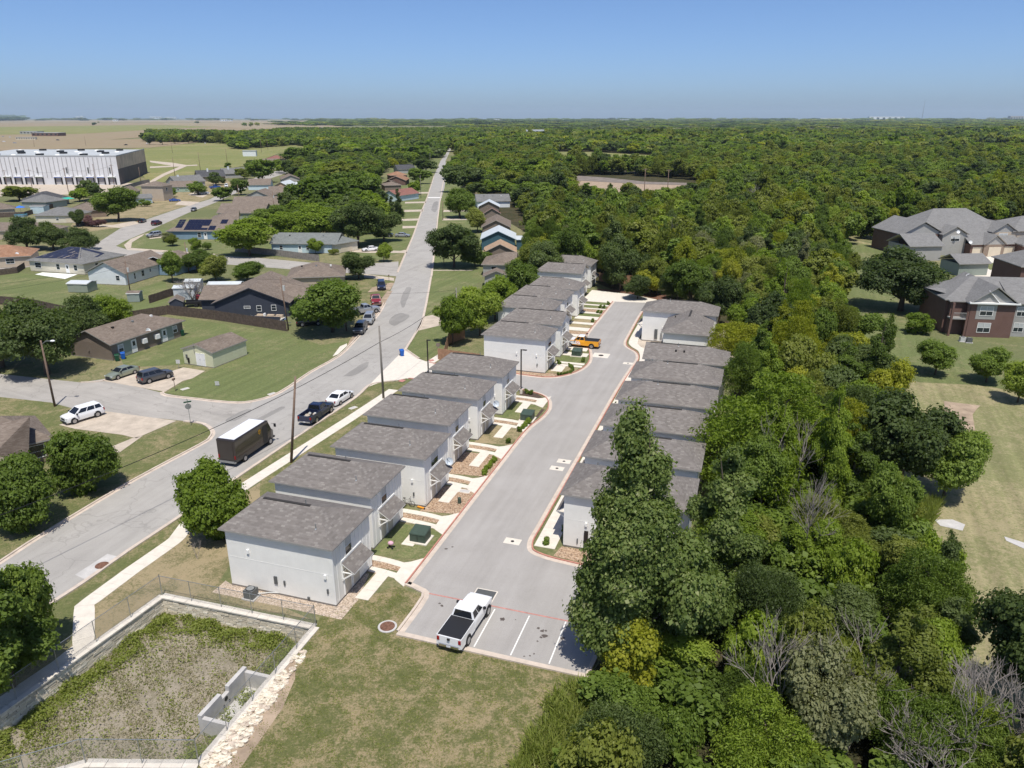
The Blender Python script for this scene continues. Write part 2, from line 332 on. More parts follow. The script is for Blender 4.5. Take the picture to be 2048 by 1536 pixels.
M['roof_orange'] = shingle_mat('terracotta brown shingles', [(.235, .125, .075), (.29, .165, .105), (.33, .2, .135)], (.15,)*3, .4, .16, .18)
M['roof_tan'] = shingle_mat('tan shingles', [(.33, .22, .145), (.38, .265, .18), (.42, .3, .21)], (.2,)*3, .4, .16, .12)
M['roof_red'] = shingle_mat('rust red shingles', [(.2, .092, .075), (.235, .11, .09), (.27, .14, .115)], (.12,)*3, .4, .16, .12)
M['roof_white'] = pm('pale metal roof', (.52, .55, .56), .5, var=.08, scale=.8)
M['roof_apt'] = shingle_mat('blue grey shingles', [(.17, .165, .16), (.195, .19, .185), (.22, .215, .21)], (.1,)*3, .4, .16, .08)
M['tarp'] = pm('dark blue tarpaulin', (.022, .026, .05), .5, var=.5, scale=.9, bump=.3)
M['drip_edge'] = pm('drip edge', (.3, .285, .265), .7)
M['soffit'] = pm('soffit', (.5, .48, .45), .8)
for k, c in dict(w_white=(.68, .7, .7), w_cream=(.62, .57, .46), w_beige=(.46, .38, .29), w_sage=(.27, .3, .24), w_yellowgreen=(.6, .6, .42), w_greygreen=(.27, .31, .28), w_navy=(.05, .056, .075), w_blue=(.2, .29, .37), w_paleblue=(.5, .6, .64), w_brown=(.2, .16, .13), w_grey=(.36, .35, .33), w_tan=(.5, .35, .24), w_teal=(.05, .11, .14), w_green=(.3, .39, .3)).items(): M[k] = siding_mat(k[2:] + ' siding', c, .2, False, .5)
M['brick'] = brick_mat('red brick', (.15, .078, .06), (.185, .095, .075), (.2, .16, .14))
M['brick_tan'] = brick_mat('brown brick', (.25, .18, .13), (.3, .22, .16), (.34, .3, .26))
M['glass'] = glass_mat('window glass'); M['car_glass'] = glass_mat('car glass', (.012, .014, .018), .05)
M['blind'] = pm('window blind', (.45, .46, .45), .5, var=.1, scale=4)
M['door_tan'] = pm('tan door', (.48, .44, .37), .6); M['door_white'] = pm('white door', (.74, .74, .73), .5)
M['garage'] = siding_mat('garage door', (.6, .52, .4), .5, False, .4)
M['steel'] = pm('galvanised steel', (.36, .37, .37), .45, .7, var=.12, scale=6); M['dark_metal'] = pm('dark bronze metal', (.035, .03, .028), .5, .4)
M['black_plastic'] = pm('black plastic', (.02, .02, .022), .55); M['rubber'] = pm('tyre rubber', (.018, .018, .019), .85)
M['alloy'] = pm('alloy wheel', (.42, .42, .43), .35, .8); M['chrome'] = pm('chrome', (.55, .56, .57), .2, 1.0)
M['green_box'] = pm('transformer green', (.05, .075, .058), .5, var=.15, scale=2); M['ac_grey'] = pm('condenser grey', (.12, .125, .125), .5, .2, var=.1)
M['pole_wood'] = pm('weathered pole wood', (.17, .115, .085), .9, var=.3, scale=1.5, bump=.4); M['pole_grey'] = pm('grey pole wood', (.2, .18, .155), .9, var=.25, scale=1.5, bump=.4)
M['insulator'] = pm('insulator', (.5, .5, .48), .4); M['wire'] = pm('cable', (.012, .012, .013), .7)
M['picket_dark'] = pm('weathered fence board', (.095, .07, .056), .9, var=.4, scale=2.2, bump=.3); M['picket_cedar'] = pm('cedar fence board', (.33, .19, .115), .85, var=.25, scale=2, bump=.2); M['picket_grey'] = pm('grey fence board', (.22, .2, .18), .9, var=.3, scale=2, bump=.3)
M['dish'] = pm('satellite dish', (.5, .55, .6), .45); M['dish_white'] = pm('white dish', (.72, .73, .73), .45)
M['bin_blue'] = pm('blue bin plastic', (.01, .1, .42), .45); M['bin_green'] = pm('green bin plastic', (.012, .07, .035), .5)
M['umbrella'] = pm('blue parasol cloth', (.03, .16, .62), .8); M['teal_cloth'] = pm('teal awning cloth', (.03, .4, .3), .8)
M['solar'] = pm('solar panel', (.012, .013, .03), .18, spec=.6); M['metal_shed'] = siding_mat('corrugated steel', (.5, .52, .54), .3, True, .7)
M['light_red'] = pm('tail lamp red', (.28, .012, .012), .25); M['light_clear'] = pm('headlamp lens', (.6, .62, .64), .15); M['plate'] = pm('number plate', (.6, .6, .62), .5)
M['wh_wall'] = pm('warehouse panel', (.62, .62, .63), .7, var=.07, scale=.15); M['wh_rib'] = pm('warehouse rib', (.34, .33, .33), .8)
M['wh_side'] = pm('light brown precast', (.52, .41, .3), .9, var=.3, scale=.12); M['wh_side2'] = pm('dark precast', (.105, .088, .08), .9, var=.2, scale=.2); M['wh_roof'] = pm('membrane roof', (.4, .42, .43), .8, var=.1, scale=.08)
M['bark'] = pm('bark', (.115, .09, .07), .95, var=.3, scale=4, bump=.5); M['bark_pale'] = pm('pale dead wood', (.27, .235, .21), .9, var=.25, scale=3, bump=.3)
def leaf_mat(name, stops, transl=.42, spread=1.0):
    m, n, b = _new(name); b.inputs['Roughness'].default_value = .55; b.inputs['Specular IOR Level'].default_value = .25
    at = n.nodes.new('ShaderNodeAttribute'); at.attribute_name = 'var'; oi = n.nodes.new('ShaderNodeObjectInfo')
    ma = n.nodes.new('ShaderNodeMath'); ma.operation = 'MULTIPLY_ADD'; ma.inputs[1].default_value = .55*spread; n.links.new(oi.outputs['Random'], ma.inputs[0])
    mb = n.nodes.new('ShaderNodeMath'); mb.operation = 'MULTIPLY'; mb.inputs[1].default_value = 1-.55*spread; n.links.new(at.outputs['Fac'], mb.inputs[0]); n.links.new(mb.outputs[0], ma.inputs[2])
    c = ramp(n, ma.outputs[0], stops); n.links.new(c, b.inputs['Base Color'])
    tr = n.nodes.new('ShaderNodeBsdfTranslucent'); tcol = mixc(n, 1.0, c, (1.45, 1.55, .6), 'MULTIPLY'); n.links.new(tcol, tr.inputs[0])
    ms = n.nodes.new('ShaderNodeMixShader'); ms.inputs[0].default_value = transl; n.links.new(b.outputs[0], ms.inputs[1]); n.links.new(tr.outputs[0], ms.inputs[2]); n.links.new(ms.outputs[0], n.nodes['Material Output'].inputs[0]); return m
LEAF = dict(
    oak=leaf_mat('oak leaves', [(0, (0.0486, 0.0733, 0.0229)), (.5, (0.0918, 0.1283, 0.0364)), (1, (0.1553, 0.1964, 0.0635))]),
    elm=leaf_mat('elm leaves', [(0, (0.0675, 0.1035, 0.019)), (.5, (0.1324, 0.1911, 0.0312)), (1, (0.2269, 0.2959, 0.0582))]),
    fresh=leaf_mat('fresh green leaves', [(0, (0.1013, 0.1545, 0.0176)), (.5, (0.1864, 0.2554, 0.0284)), (1, (0.2904, 0.3509, 0.0582))]),
    yellow=leaf_mat('yellow green leaves', [(0, (0.1553, 0.1833, 0.0162)), (.5, (0.2566, 0.2776, 0.0244)), (1, (0.385, 0.3732, 0.0486))]),
    olive=leaf_mat('olive leaves', [(0, (0.1013, 0.1257, 0.0229)), (.5, (0.1729, 0.2017, 0.0352)), (1, (0.2593, 0.2776, 0.065))]),
    grey=leaf_mat('grey green leaves', [(0, (0.1351, 0.1467, 0.0676)), (.5, (0.2026, 0.2122, 0.1014)), (1, (0.2837, 0.2881, 0.1488))]),
    cotton=leaf_mat('cottonwood leaves', [(0, (0.0702, 0.1047, 0.0271)), (.5, (0.1351, 0.1859, 0.046)), (.85, (0.2297, 0.275, 0.092)), (1, (0.4592, 0.4583, 0.2569))], spread=.12),  # palest end of the ramp puts sun highlights into the leaf colour
    pink=leaf_mat('crape myrtle bloom', [(0, (.1, .05, .055)), (.5, (.19, .1, .105)), (1, (.28, .16, .16))]),
    magenta=leaf_mat('magenta bloom', [(0, (.16, .015, .04)), (1, (.36, .045, .1))]),
    weed=leaf_mat('weeds', [(0, (.13, .165, .028)), (.5, (.21, .25, .05)), (1, (.31, .325, .1))], spread=.05),
    straw=leaf_mat('dry stalks', [(0, (.22, .195, .125)), (.5, (.32, .285, .19)), (1, (.42, .375, .27))], spread=.05),
)
# ================================================================ the ground and everything laid on it
POND = pxs([(325, 1192), (632, 1255), (398, 1530), (280, 1545), (172, 1528), (-70, 1600), (-60, 1468)])
bm = bmesh.new()
BIG = 34000
outer = [bm.verts.new(p) for p in ((-BIG, -400, 0), (BIG, -400, 0), (BIG, BIG, 0), (-BIG, BIG, 0))]
inner = [bm.verts.new((p.x, p.y, 0)) for p in POND]
es = [bm.edges.new((l[i], l[(i+1) % len(l)])) for l in (outer, inner) for i in range(len(l))]
bmesh.ops.triangle_fill(bm, use_beauty=True, edges=es)
for f in bm.faces:
    if f.normal.z < 0: f.normal_flip()
me = bpy.data.meshes.new('ground'); bm.to_mesh(me); bm.free(); me.materials.append(M['ground']); tag(ob('ground', me), 'grassy plain running out to the horizon', kind='structure')
PD = -1.45
sheet('pond_bed', [p + (Vector((-20, 40, 0)) - p).normalized()*-.6 for p in POND], PD, M['pond'], label='weedy bed of the sunken detention pond')
# --- far fields (heights step up a little so that no two sheets share a plane)
far = [('field', [(-900, 252), (-900, 292), (150, 284), (360, 270), (700, 252), (700, 246), (-900, 244)], .3, 'field_tan', 'wide harvested tan field towards the horizon'),
       ('field', [(-900, 240.5), (-900, 245), (670, 245), (1000, 242), (1000, 240)], .26, 'field_pale', 'pale stubble field below the skyline'),
       ('field', [(-600, 262), (-600, 276), (160, 268), (330, 258), (480, 252), (300, 250)], .42, 'field_green', 'light green strip of field behind the brick buildings'),
       ('field', [(-500, 290), (-500, 330), (40, 300), (300, 296), (410, 284), (380, 276), (100, 282)], .36, 'field_tan', 'tan field behind the warehouse'),
       ('field', [(250, 300), (300, 372), (380, 352), (500, 330), (560, 306), (700, 292), (700, 281), (430, 284), (330, 288)], .2, 'field_green', 'mown green field right of the warehouse'),
       ('field', [(330, 246), (330, 250), (640, 262), (690, 252), (690, 244)], .5, 'field_pale', 'pale pink stubble field left of the long road'),
       ('field_track', [(300, 322), (345, 326), (375, 331), (362, 335), (330, 330), (300, 325)], .28, 'concrete_old', 'pale gravel track beside the warehouse'),
       ('field_track', [(366, 331), (374, 333), (330, 352), (296, 372), (290, 369), (322, 350)], .3, 'concrete_old', 'pale track curving down towards the houses'),
       ('field_track', [(300, 334), (395, 330), (395, 332), (300, 337)], .32, 'concrete_old', 'thin pale track crossing the green field'),
       ('warehouse_yard', [(-120, 368), (300, 366), (246, 380), (190, 388), (-120, 396)], .08, 'concrete_old', 'pale concrete loading yard in front of the warehouse'),
       ('clearing', [(1145, 361), (1160, 357), (1260, 362), (1400, 369), (1410, 395), (1300, 410), (1230, 405), (1140, 398)], .12, 'dirt', 'bare earth clearing in the wood'),
       ('spoil_heap', [(1143, 356), (1158, 352), (1215, 356), (1290, 364), (1400, 367), (1395, 371), (1290, 369), (1200, 364), (1150, 361)], .2, 'dirt_grey', 'dark strip of churned soil along the clearing'),
       ('meadow', [(1105, 304), (1180, 304), (1310, 311), (1300, 334), (1240, 340), (1200, 330), (1120, 336)], .1, 'field_green', 'thin yellow green meadow inside the wood'),
       ('meadow', [(1930, 292), (2010, 288), (2060, 300), (1990, 310), (1930, 306)], .1, 'field_green', 'pale open glade in the wood far right'),
       ('meadow', [(1660, 480), (1700, 478), (1800, 500), (1790, 640), (1900, 700), (2300, 760), (2300, 1100), (2100, 1500), (1930, 1420), (1850, 1250), (1800, 1080), (1760, 900), (1830, 800), (1740, 740), (1690, 640), (1665, 560)], .02, 'park', 'mown meadow in front of the brick apartments')]
for nme, pts, z, m, lab in far: sheet(nme, pxs(pts), z, M[m], label=lab)
# --- woodland floor, lawns and verges
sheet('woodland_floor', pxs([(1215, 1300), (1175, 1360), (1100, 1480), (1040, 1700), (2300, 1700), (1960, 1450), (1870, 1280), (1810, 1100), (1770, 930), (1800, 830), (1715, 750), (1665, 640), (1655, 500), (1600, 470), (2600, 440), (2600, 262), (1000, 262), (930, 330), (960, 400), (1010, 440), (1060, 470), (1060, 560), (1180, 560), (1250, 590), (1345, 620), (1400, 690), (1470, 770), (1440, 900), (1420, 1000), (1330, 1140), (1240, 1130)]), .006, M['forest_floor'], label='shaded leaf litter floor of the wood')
sheet('lawn', pxs([(632, 1255), (640, 1235), (690, 1212), (790, 1172), (845, 1192), (797, 1265), (1172, 1356), (1100, 1480), (1040, 1700), (300, 1700), (398, 1530)]), .008, M['lawn_fore'], label='patchy dry lawn in the foreground')
sheet('lawn', pxs([(360, 1075), (520, 965), (560, 975), (440, 1160), (625, 1240), (325, 1185), (120, 1345), (150, 1290), (187, 1208)]), .008, M['lawn_dry'], label='dry lawn between the sidewalk and the nearest townhouse')
sheet('lawn', pxs([(520, 960), (800, 768), (870, 770), (520, 1020)]), .008, M['verge'], label='grass behind the row of townhouses')
sheet('verge', pxs([(117, 1197), (254, 1104), (353, 1038), (500, 933), (551, 903), (627, 852), (711, 796), (738, 771), (762, 765), (800, 762), (780, 772), (520, 950), (365, 1060), (160, 1195), (148, 1230), (148, 1300), (0, 1400), (-150, 1400), (-60, 1310)]), .01, M['verge'], label='grass verge between the kerb and the sidewalk')
sheet('verge', pxs([(815, 700), (830, 669), (846, 634), (862, 556), (866, 530), (960, 532), (965, 560), (900, 600), (900, 660), (898, 690), (855, 722), (830, 714)]), .01, M['lawn'], label='grass strip right of the street by the estate entrance')
sheet('lawn', pxs([(335, 785), (372, 762), (412, 745), (445, 725), (250, 735), (240, 715), (370, 655), (345, 632), (580, 668), (640, 690), (713, 680), (690, 697), (620, 745), (560, 785), (505, 803), (457, 804), (381, 796)]), .008, M['lawn'], label='green corner lawn around the pale green shed')
sheet('lawn', pxs([(368, 842), (406, 847), (426, 865), (416, 884), (260, 967), (85, 1072), (20, 1110), (-200, 1150), (-200, 800), (0, 794), (101, 804), (157, 819), (205, 824), (120, 850), (150, 858), (245, 870), (262, 878), (300, 870)]), .008, M['verge'], label='lawn of the corner house left of the street')
sheet('lawn', pxs([(-120, 560), (35, 545), (170, 560), (255, 585), (330, 560), (340, 600), (270, 640), (60, 600), (-120, 612)]), .008, M['lawn'], label='bright back lawn behind the tarped house')
sheet('lawn', pxs([(426, 626), (425, 600), (390, 600), (370, 620), (345, 625)]), .008, M['lawn'], label='strip of grass inside the dark fence')
sheet('lawn', pxs([(640, 500), (700, 508), (760, 520), (800, 505), (815, 490), (830, 460), (852, 395), (862, 360), (885, 310), (780, 310), (780, 380), (720, 420), (720, 500)]), .008, M['lawn'], label='front lawns left of the long street')
sheet('lawn', pxs([(866, 530), (873, 450), (888, 375), (905, 310), (960, 330), (980, 420), (960, 500), (960, 532)]), .008, M['lawn'], label='front lawns right of the long street')
sheet('lawn', pxs([(225, 488), (255, 478), (330, 455), (450, 480), (640, 485), (640, 520), (530, 512), (430, 507), (262, 495), (240, 494)]), .008, M['lawn'], label='lawn in front of the blue solar house')
sheet('lawn', pxs([(130, 470), (241, 455), (294, 437), (355, 417), (421, 397), (470, 371), (440, 350), (330, 395), (260, 400), (150, 440)]), .008, M['lawn_dry'], label='front lawns beyond the back street')
sheet('lawn', pxs([(700, 560), (745, 550), (785, 556), (789, 566), (769, 606), (740, 620), (660, 640)]), .008, M['verge'], label='verge under the parked cars on the corner')
sheet('lawn', pxs([(1664, 485), (1700, 482), (1795, 502), (1795, 610), (1860, 680), (1960, 705), (2150, 735), (2150, 800), (1950, 770), (1840, 765), (1745, 742), (1695, 645), (1668, 560)]), .03, M['lawn'], label='greener lawn around the brick apartments')
# --- roads
street = sheet('street', pxs([(-120, 1205), (20, 1112), (85, 1070), (260, 965), (416, 883), (426, 865), (430, 850), (500, 815), (505, 803), (560, 785), (620, 745), (678, 712), (713, 677), (756, 629), (769, 606), (789, 565), (795, 545), (800, 528), (812, 505), (828, 467), (843, 423), (855, 393), (861, 373), (868, 352), (881, 322), (901, 294), (905, 287), (907, 287), (906, 290), (891, 322), (892, 352), (889, 375), (881, 403), (873, 445), (866, 530), (862, 556), (847, 634), (830, 669), (812, 700), (770, 740), (738, 771), (711, 796), (627, 852), (551, 903), (353, 1038), (254, 1104), (175, 1160), (117, 1197), (-60, 1310)]), .016, M['street'], label='long worn asphalt street running to the horizon')
sheet('side_street', pxs([(-200, 735), (0, 748), (162, 765), (216, 757), (260, 770), (325, 786), (381, 797), (457, 805), (520, 806), (470, 860), (430, 868), (406, 847), (368, 842), (157, 820), (101, 805), (0, 794), (-200, 775)]), .013, M['street2'], label='side street joining from the left')
sheet('back_street', pxs([(-150, 540), (120, 512), (195, 486), (241, 456.5), (294, 438.7), (355, 418), (421, 398), (470, 372), (520, 352), (575, 335), (640, 316), (652, 316), (592, 340), (540, 357), (490, 378), (429, 406), (376, 426), (292, 464), (250, 482), (232, 492), (254, 499), (430, 511), (520, 516), (683, 531), (797, 523), (797, 553), (744, 549), (600, 540), (457, 529), (300, 520), (170, 520), (-150, 560)]), .013, M['street2'], label='curving back street through the houses')
arc = lambda l, n=4: smooth_line(l, n)
KL = arc([S(6, -1.3), S(6, 3.2), S(5.2, 4.0), S(3.9, 4.4)], 3)                                  # parking lot, left side
KA = arc([S(3.9, 4.4), S(3.9, 15), S(3.9, 28), S(4.0, 38), S(4.7, 43), S(4.6, 46.5), S(3.3, 49.9), S(.5, 51.6), S(-3, 52.1), S(-10, 52), S(-18, 51.4)], 5)
KB = arc([S(-18.2, 59.2), S(-12, 58.6), S(-4, 58.2), S(1.6, 58.2), S(4.6, 61.6), S(5.5, 67), S(4.2, 73.4), S(2.2, 78), S(1.7, 84), S(1.6, 96), S(1.5, 109)], 5)
KR = arc([S(20.6, 11.2), S(16.8, 11.5), S(13.3, 12.0), S(12.0, 13.3), S(11.9, 18), S(12.0, 34), S(12.1, 55), S(12.4, 66), S(12.6, 71), S(11.8, 74.5), S(9.9, 77.2), S(9.2, 79.6), S(9.0, 84), S(8.7, 101), S(9.4, 106), S(11.5, 110)], 5)
KP = arc([S(6, -1.3), S(13, -1.4), S(20.2, -1.5), S(20.5, 3.1), S(20.6, 11.2)], 1)
drv = KL + KA[1:] + KB + [S(9, 110.5)] + list(reversed(KR)) + list(reversed(KP))[1:-1]
drive = sheet('private_drive', drv, .02, M['drive'], label='pale asphalt drive between the two rows of townhouses')
apron = sheet('entrance_apron', pxs([(734, 775), (755, 767), (775, 763), (794, 761), (812, 757)]) + [S(-16, 51.6), S(-12.5, 52), S(-12.5, 58.6), S(-18.2, 59.3)] + pxs([(838, 718), (822, 709), (814, 698), (806, 702), (770, 738)]), .026, M['concrete'], label='pale concrete apron where the drive meets the street')
# --- kerbs
def kerb(name, line, label, w=.13, gutter=0.0, red=False, h=.13):
    o = strip(MB(), line, 0, w, 0, h).build(name, M['kerb_red' if red else 'kerb']); tag(o, label, kind='structure')
    if gutter: strip(MB(), line, -gutter, -.003, .0, .03).build('gutter', M['kerb'], o)
    return o
kerb('kerb', offset(KL, 0), 'plain concrete kerb left of the parking bays', .2, .42)
kerb('kerb', KA, 'red painted kerb along the near row of front gardens', .12, .42, True)
kerb('kerb', KB, 'red painted kerb around the far row of front gardens', .12, .42, True)
kerb('kerb', list(reversed(KR)), 'red painted kerb along the right hand row of townhouses', .12, .42, True)
kerb('kerb', [p for p in offset(list(reversed(KP)), 0)], 'concrete kerb behind the parking bays', .42, .0)
stl = arc(pxs([(-120, 1205), (20, 1112), (85, 1070), (260, 965), (400, 890), (420, 876), (424, 863), (406, 848), (368, 843)]), 3)
kerb('kerb', stl, 'worn kerb round the lower street corner', .2, .35)
kerb('kerb', arc(pxs([(325, 784), (332, 791), (381, 797), (457, 805), (505, 803), (560, 785), (620, 745), (678, 712), (713, 677), (756, 629), (769, 606)]), 3), 'worn kerb round the upper street corner', .2, .35)
kerb('kerb', list(reversed(arc(pxs([(-60, 1312), (117, 1198), (175, 1160), (254, 1104), (353, 1038), (551, 903), (627, 852), (711, 796), (738, 771), (760, 765), (794, 761)]), 3))), 'street kerb on the townhouse side', .2, .3)
kerb('kerb', list(reversed(arc(pxs([(838, 718), (815, 702), (812, 698), (830, 669), (847, 634), (862, 556), (866, 530), (880, 403), (891, 340)]), 3))), 'kerb on the right of the long street', .2, .25)
kerb('kerb', arc(pxs([(795, 545), (812, 505), (828, 467), (843, 423), (855, 393), (868, 352)]), 3), 'kerb on the left of the long street', .2, .25)
kerb('kerb', list(reversed(arc(pxs([(162, 765), (205, 762), (222, 750), (240, 738)]), 3))), 'curved kerb beside the green sedan', .2, .25)
# --- painted lines, stains, drain covers and concrete pads on the drive (parts of it)
def deck(name, x0, x1, y0, y1, z, m, th=.0): return sheet(name, [S(x0, y0), S(x1, y0), S(x1, y1), S(x0, y1)], z, M[m], parent=drive)
for a, b in (((948, 1294), (989, 1220)), ((1021, 1311), (1061, 1234)), ((1098, 1328), (1134, 1246))):
    x, y0 = invS(G(*a)); x2, y1 = invS(G(*b)); deck('bay_line', x-.05, x+.05, y0, y1+.1, .0245, 'line_white')
deck('fire_lane_line', 5.6, 20.4, 3.72, 3.86, .0249, 'line_red')
def pad(cx, cy, wx, wy, z=.026, m='concrete'): return sheet('concrete_pad', [S(cx-wx, cy-wy), S(cx+wx, cy-wy), S(cx+wx, cy+wy), S(cx-wx, cy+wy)], z, M[m], parent=drive)
def lid(p, r, par, z=.032, m='dark_metal'): MB().cyl((p.x, p.y, z-.01), r, .016, 20).build('manhole_cover', M[m], par)
for q in ((1025, 1083), (1114, 937), (1128, 923), (1256, 727)):
    x, y = invS(G(*q)); pad(x, y, .75, .5); lid(G(*q), .16, drive)
x, y = invS(G(1202, 711)); pad(x, y, 1.3, 1.2); lid(G(1202, 711), .42, drive)
x, y = invS(G(972, 1190)); sheet('drain_frame', [S(x-1, y-1.3), S(x+.8, y-1.3), S(x+.8, y+.7), S(x-1, y+.7)], .027, M['concrete'], parent=drive)
gm = MB()
for i in range(14): gm.box(0, 1.6, i*.13, i*.13+.085, 0, .012)
o = gm.build('drain_grate', M['ac_grey'], drive, S(x-.9, y-1.2, .036), SA)
sheet('drain_pit', [S(x-.9, y-1.2), S(x+.7, y-1.2), S(x+.7, y+.6), S(x-.9, y+.6)], .031, M['ac_grey'], parent=drive)
def blot(cx, cy, r, par, m='oil', z=.0255):
    n = 11; c = G(cx, cy); pts = [c + Vector((math.cos(t), math.sin(t), 0))*r*.8*random.uniform(.55, 1.2) for t in [2*math.pi*k/n for k in range(n)]]
    sheet('oil_stain', pts, z, M[m], parent=par)
for cx, cy, r in ((1005, 1239, .34), (1085, 1262, .22), (1089, 1272, .32), (1082, 1275, .16), (1077, 1257, .17), (1092, 1262, .14), (1125, 1277, .2), (879, 1207, .16), (884, 1212, .17), (1060, 1312, .12), (1068, 1308, .09), (1031, 1240, .1), (1075, 1283, .12), (1048, 1313, .1), (893, 1098, .2), (905, 1094, .12), (1076, 1047, .12)): blot(cx, cy, r, drive)
sheet('manhole_pad', pxs([(150, 1150), (215, 1108), (238, 1114), (172, 1160)]), .022, M['concrete_grey'], parent=street)
lid(G(204, 1131), .55, street, .034, 'mulch_red')
for pts in ([(343, 966), (352, 957), (372, 953), (388, 957), (372, 966)], [(688, 752), (705, 740), (724, 728), (738, 726), (730, 738), (712, 750)], [(776, 645), (790, 630), (808, 626), (818, 634), (800, 646), (785, 652)], [(800, 605), (806, 585), (816, 574), (822, 578), (814, 600), (806, 618)], [(448, 842), (475, 826), (498, 818), (500, 824), (470, 842)], [(862, 420), (868, 405), (876, 404), (872, 424)], [(500, 845), (560, 815), (566, 818), (506, 850)]):
    c_ = sum((Vector(G(*q)) for q in pts), Vector())/len(pts); ring = smooth_line([G(*q) for q in pts]+[G(*pts[0])], 3)[:-1]
    sheet('asphalt_patch', [q+(q-c_)*random.uniform(-.1, .1) for q in ring], .0215, M['street_dark'], parent=street)
sheet('street_bar', pxs([(856, 394.5), (883, 394.5), (883, 396), (856, 396)]), .024, M['line_white'], parent=street)
# --- sidewalk, slab by slab
sw = tag(bpy.data.objects.new('sidewalk', None), 'pale concrete sidewalk along the street', kind='structure'); COL.objects.link(sw)
walk = pxs([(-60, 1452), (120, 1330), (167, 1292), (169, 1212), (262, 1143), (352, 1080), (376, 1047), (520, 953), (700, 838), (790, 778)])
def slabs(par, line, width, step, z, m, name='slab'):
    acc = [0.0]
    for i in range(1, len(line)): acc.append(acc[-1] + (line[i]-line[i-1]).length)
    def at(d):
        for i in range(1, len(line)):
            if acc[i] >= d: t = (d-acc[i-1])/max(acc[i]-acc[i-1], 1e-6); return line[i-1].lerp(line[i], t)
        return line[-1]
    d = 0.0
    while d + step <= acc[-1]:
        a, c, b = at(d+.008), at(d+step/2), at(d+step-.008); seg = [a, c, b]
        ta = at(d+.05)-at(max(d-.05, 0)); tb = at(min(d+step+.05, acc[-1]))-at(d+step-.05)
        L, Rr = [], []
        for p, t in ((a, ta), (c, b-a), (b, tb)):
            t = Vector((t.x, t.y, 0)).normalized(); nn = Vector((-t.y, t.x, 0)); L.append(p+nn*width/2); Rr.append(p-nn*width/2)
        sheet(name, Rr + list(reversed(L)), z+random.uniform(-.003, .003), M[m], parent=par, th=.06); d += step
slabs(sw, walk, 1.45, 1.5, .055, 'concrete')
slabs(sw, arc(pxs([(852, 730), (875, 716), (897, 702)]), 4), 1.4, 1.5, .055, 'concrete')
sheet('warning_pad', pxs([(796, 763), (803, 759), (812, 761), (805, 765)]), .064, M['line_red'], parent=sw)
sheet('warning_pad', pxs([(856, 721), (866, 719), (869, 722), (860, 724)]), .064, M['line_red'], parent=sw)
# --- driveways and paths of the older houses
for pts, m, lab in (
    ([(118, 850), (205, 822), (353, 842), (272, 877), (245, 870), (150, 858)], 'concrete_old', 'wide concrete driveway under the white car'),
    ([(264, 877), (286, 872), (238, 906), (215, 897)], 'concrete_old', 'garden path leading off the wide driveway'),
    ([(205, 762), (218, 752), (245, 738), (345, 742), (367, 735), (410, 742), (385, 757), (366, 762), (330, 784), (262, 772)], 'concrete_old', 'cracked concrete parking area in front of the shed'),
    ([(665, 713), (680, 693), (694, 687), (694, 692), (676, 709)], 'concrete', 'pale strip of concrete at the street edge'),
    ([(690, 700), (700, 680), (742, 625), (775, 582), (785, 582), (757, 627), (714, 677)], 'dirt', 'worn dirt shoulder beside the parked cars'),
    ([(735, 585), (780, 580), (789, 566), (780, 566), (745, 575)], 'dirt', 'dirt pull-in by the dark minivan'),
    ([(846, 634), (865, 630), (905, 645), (835, 662), (830, 668)], 'concrete_old', 'old concrete driveway right of the street'),
    ([(700, 497), (800, 502), (812, 500), (814, 506), (740, 506), (700, 504)], 'concrete_old', 'driveway of the grey roofed house'),
    ([(728, 548), (788, 556), (788, 562), (728, 555)], 'concrete_old', 'driveway by the mailbox'),
    ([(805, 452), (833, 452), (832, 456), (805, 457)], 'concrete_old', 'first pale driveway along the long street'),
    ([(803, 438), (838, 437), (837, 441), (803, 442)], 'concrete_old', 'second pale driveway along the long street'),
    ([(808, 420), (848, 419), (847, 423), (808, 424)], 'concrete_old', 'third pale driveway along the long street'),
    ([(810, 404), (853, 403), (852, 406), (810, 407)], 'concrete_old', 'fourth pale driveway along the long street'),
    ([(815, 385), (858, 384), (857, 387), (815, 388)], 'concrete_old', 'fifth pale driveway along the long street'),
    ([(888, 420), (935, 420), (935, 423), (886, 424)], 'concrete_old', 'pale driveway opposite the long lawns'),
    ([(886, 437), (935, 437), (935, 440), (884, 441)], 'concrete_old', 'second driveway on the right of the street'),
    ([(866, 540), (945, 540), (945, 541.5), (866, 541.5)], 'concrete_old', 'thin pale path across the lawn'),
    ([(172, 447), (225, 450), (268, 442), (280, 447), (240, 456), (175, 452)], 'concrete_old', 'driveway beside the pink tree'),
    ([(360, 402), (400, 404), (380, 412), (350, 409)], 'concrete_old', 'driveway of the two storey house'),
    ([(375, 390), (390, 382), (425, 385), (405, 395)], 'concrete_old', 'driveway by the white pickup'),
    ([(290, 468), (312, 463), (335, 474), (300, 478)], 'concrete_old', 'driveway of the silver car'),
    ([(248, 490), (262, 478), (290, 467), (285, 472), (264, 485), (262, 496), (430, 508), (430, 511), (254, 500)], 'concrete_old', 'pale path curving round the lawn'),
    ([(1930, 518), (1975, 508), (2010, 512), (2090, 520), (2090, 560), (1960, 562), (1935, 545)], 'concrete', 'pale forecourt between the apartment blocks'),
    ([(70, 549), (85, 545), (155, 549), (130, 558)], 'white_trim', 'bright white patio slab behind the tarped house')):
    sheet('driveway', pxs(pts), .03, M[m], label=lab)
sheet('lawn', pxs([(1965, 530), (1995, 524), (2030, 527), (2030, 534), (1980, 540)]), .04, M['lawn'], label='small grass island in the forecourt')
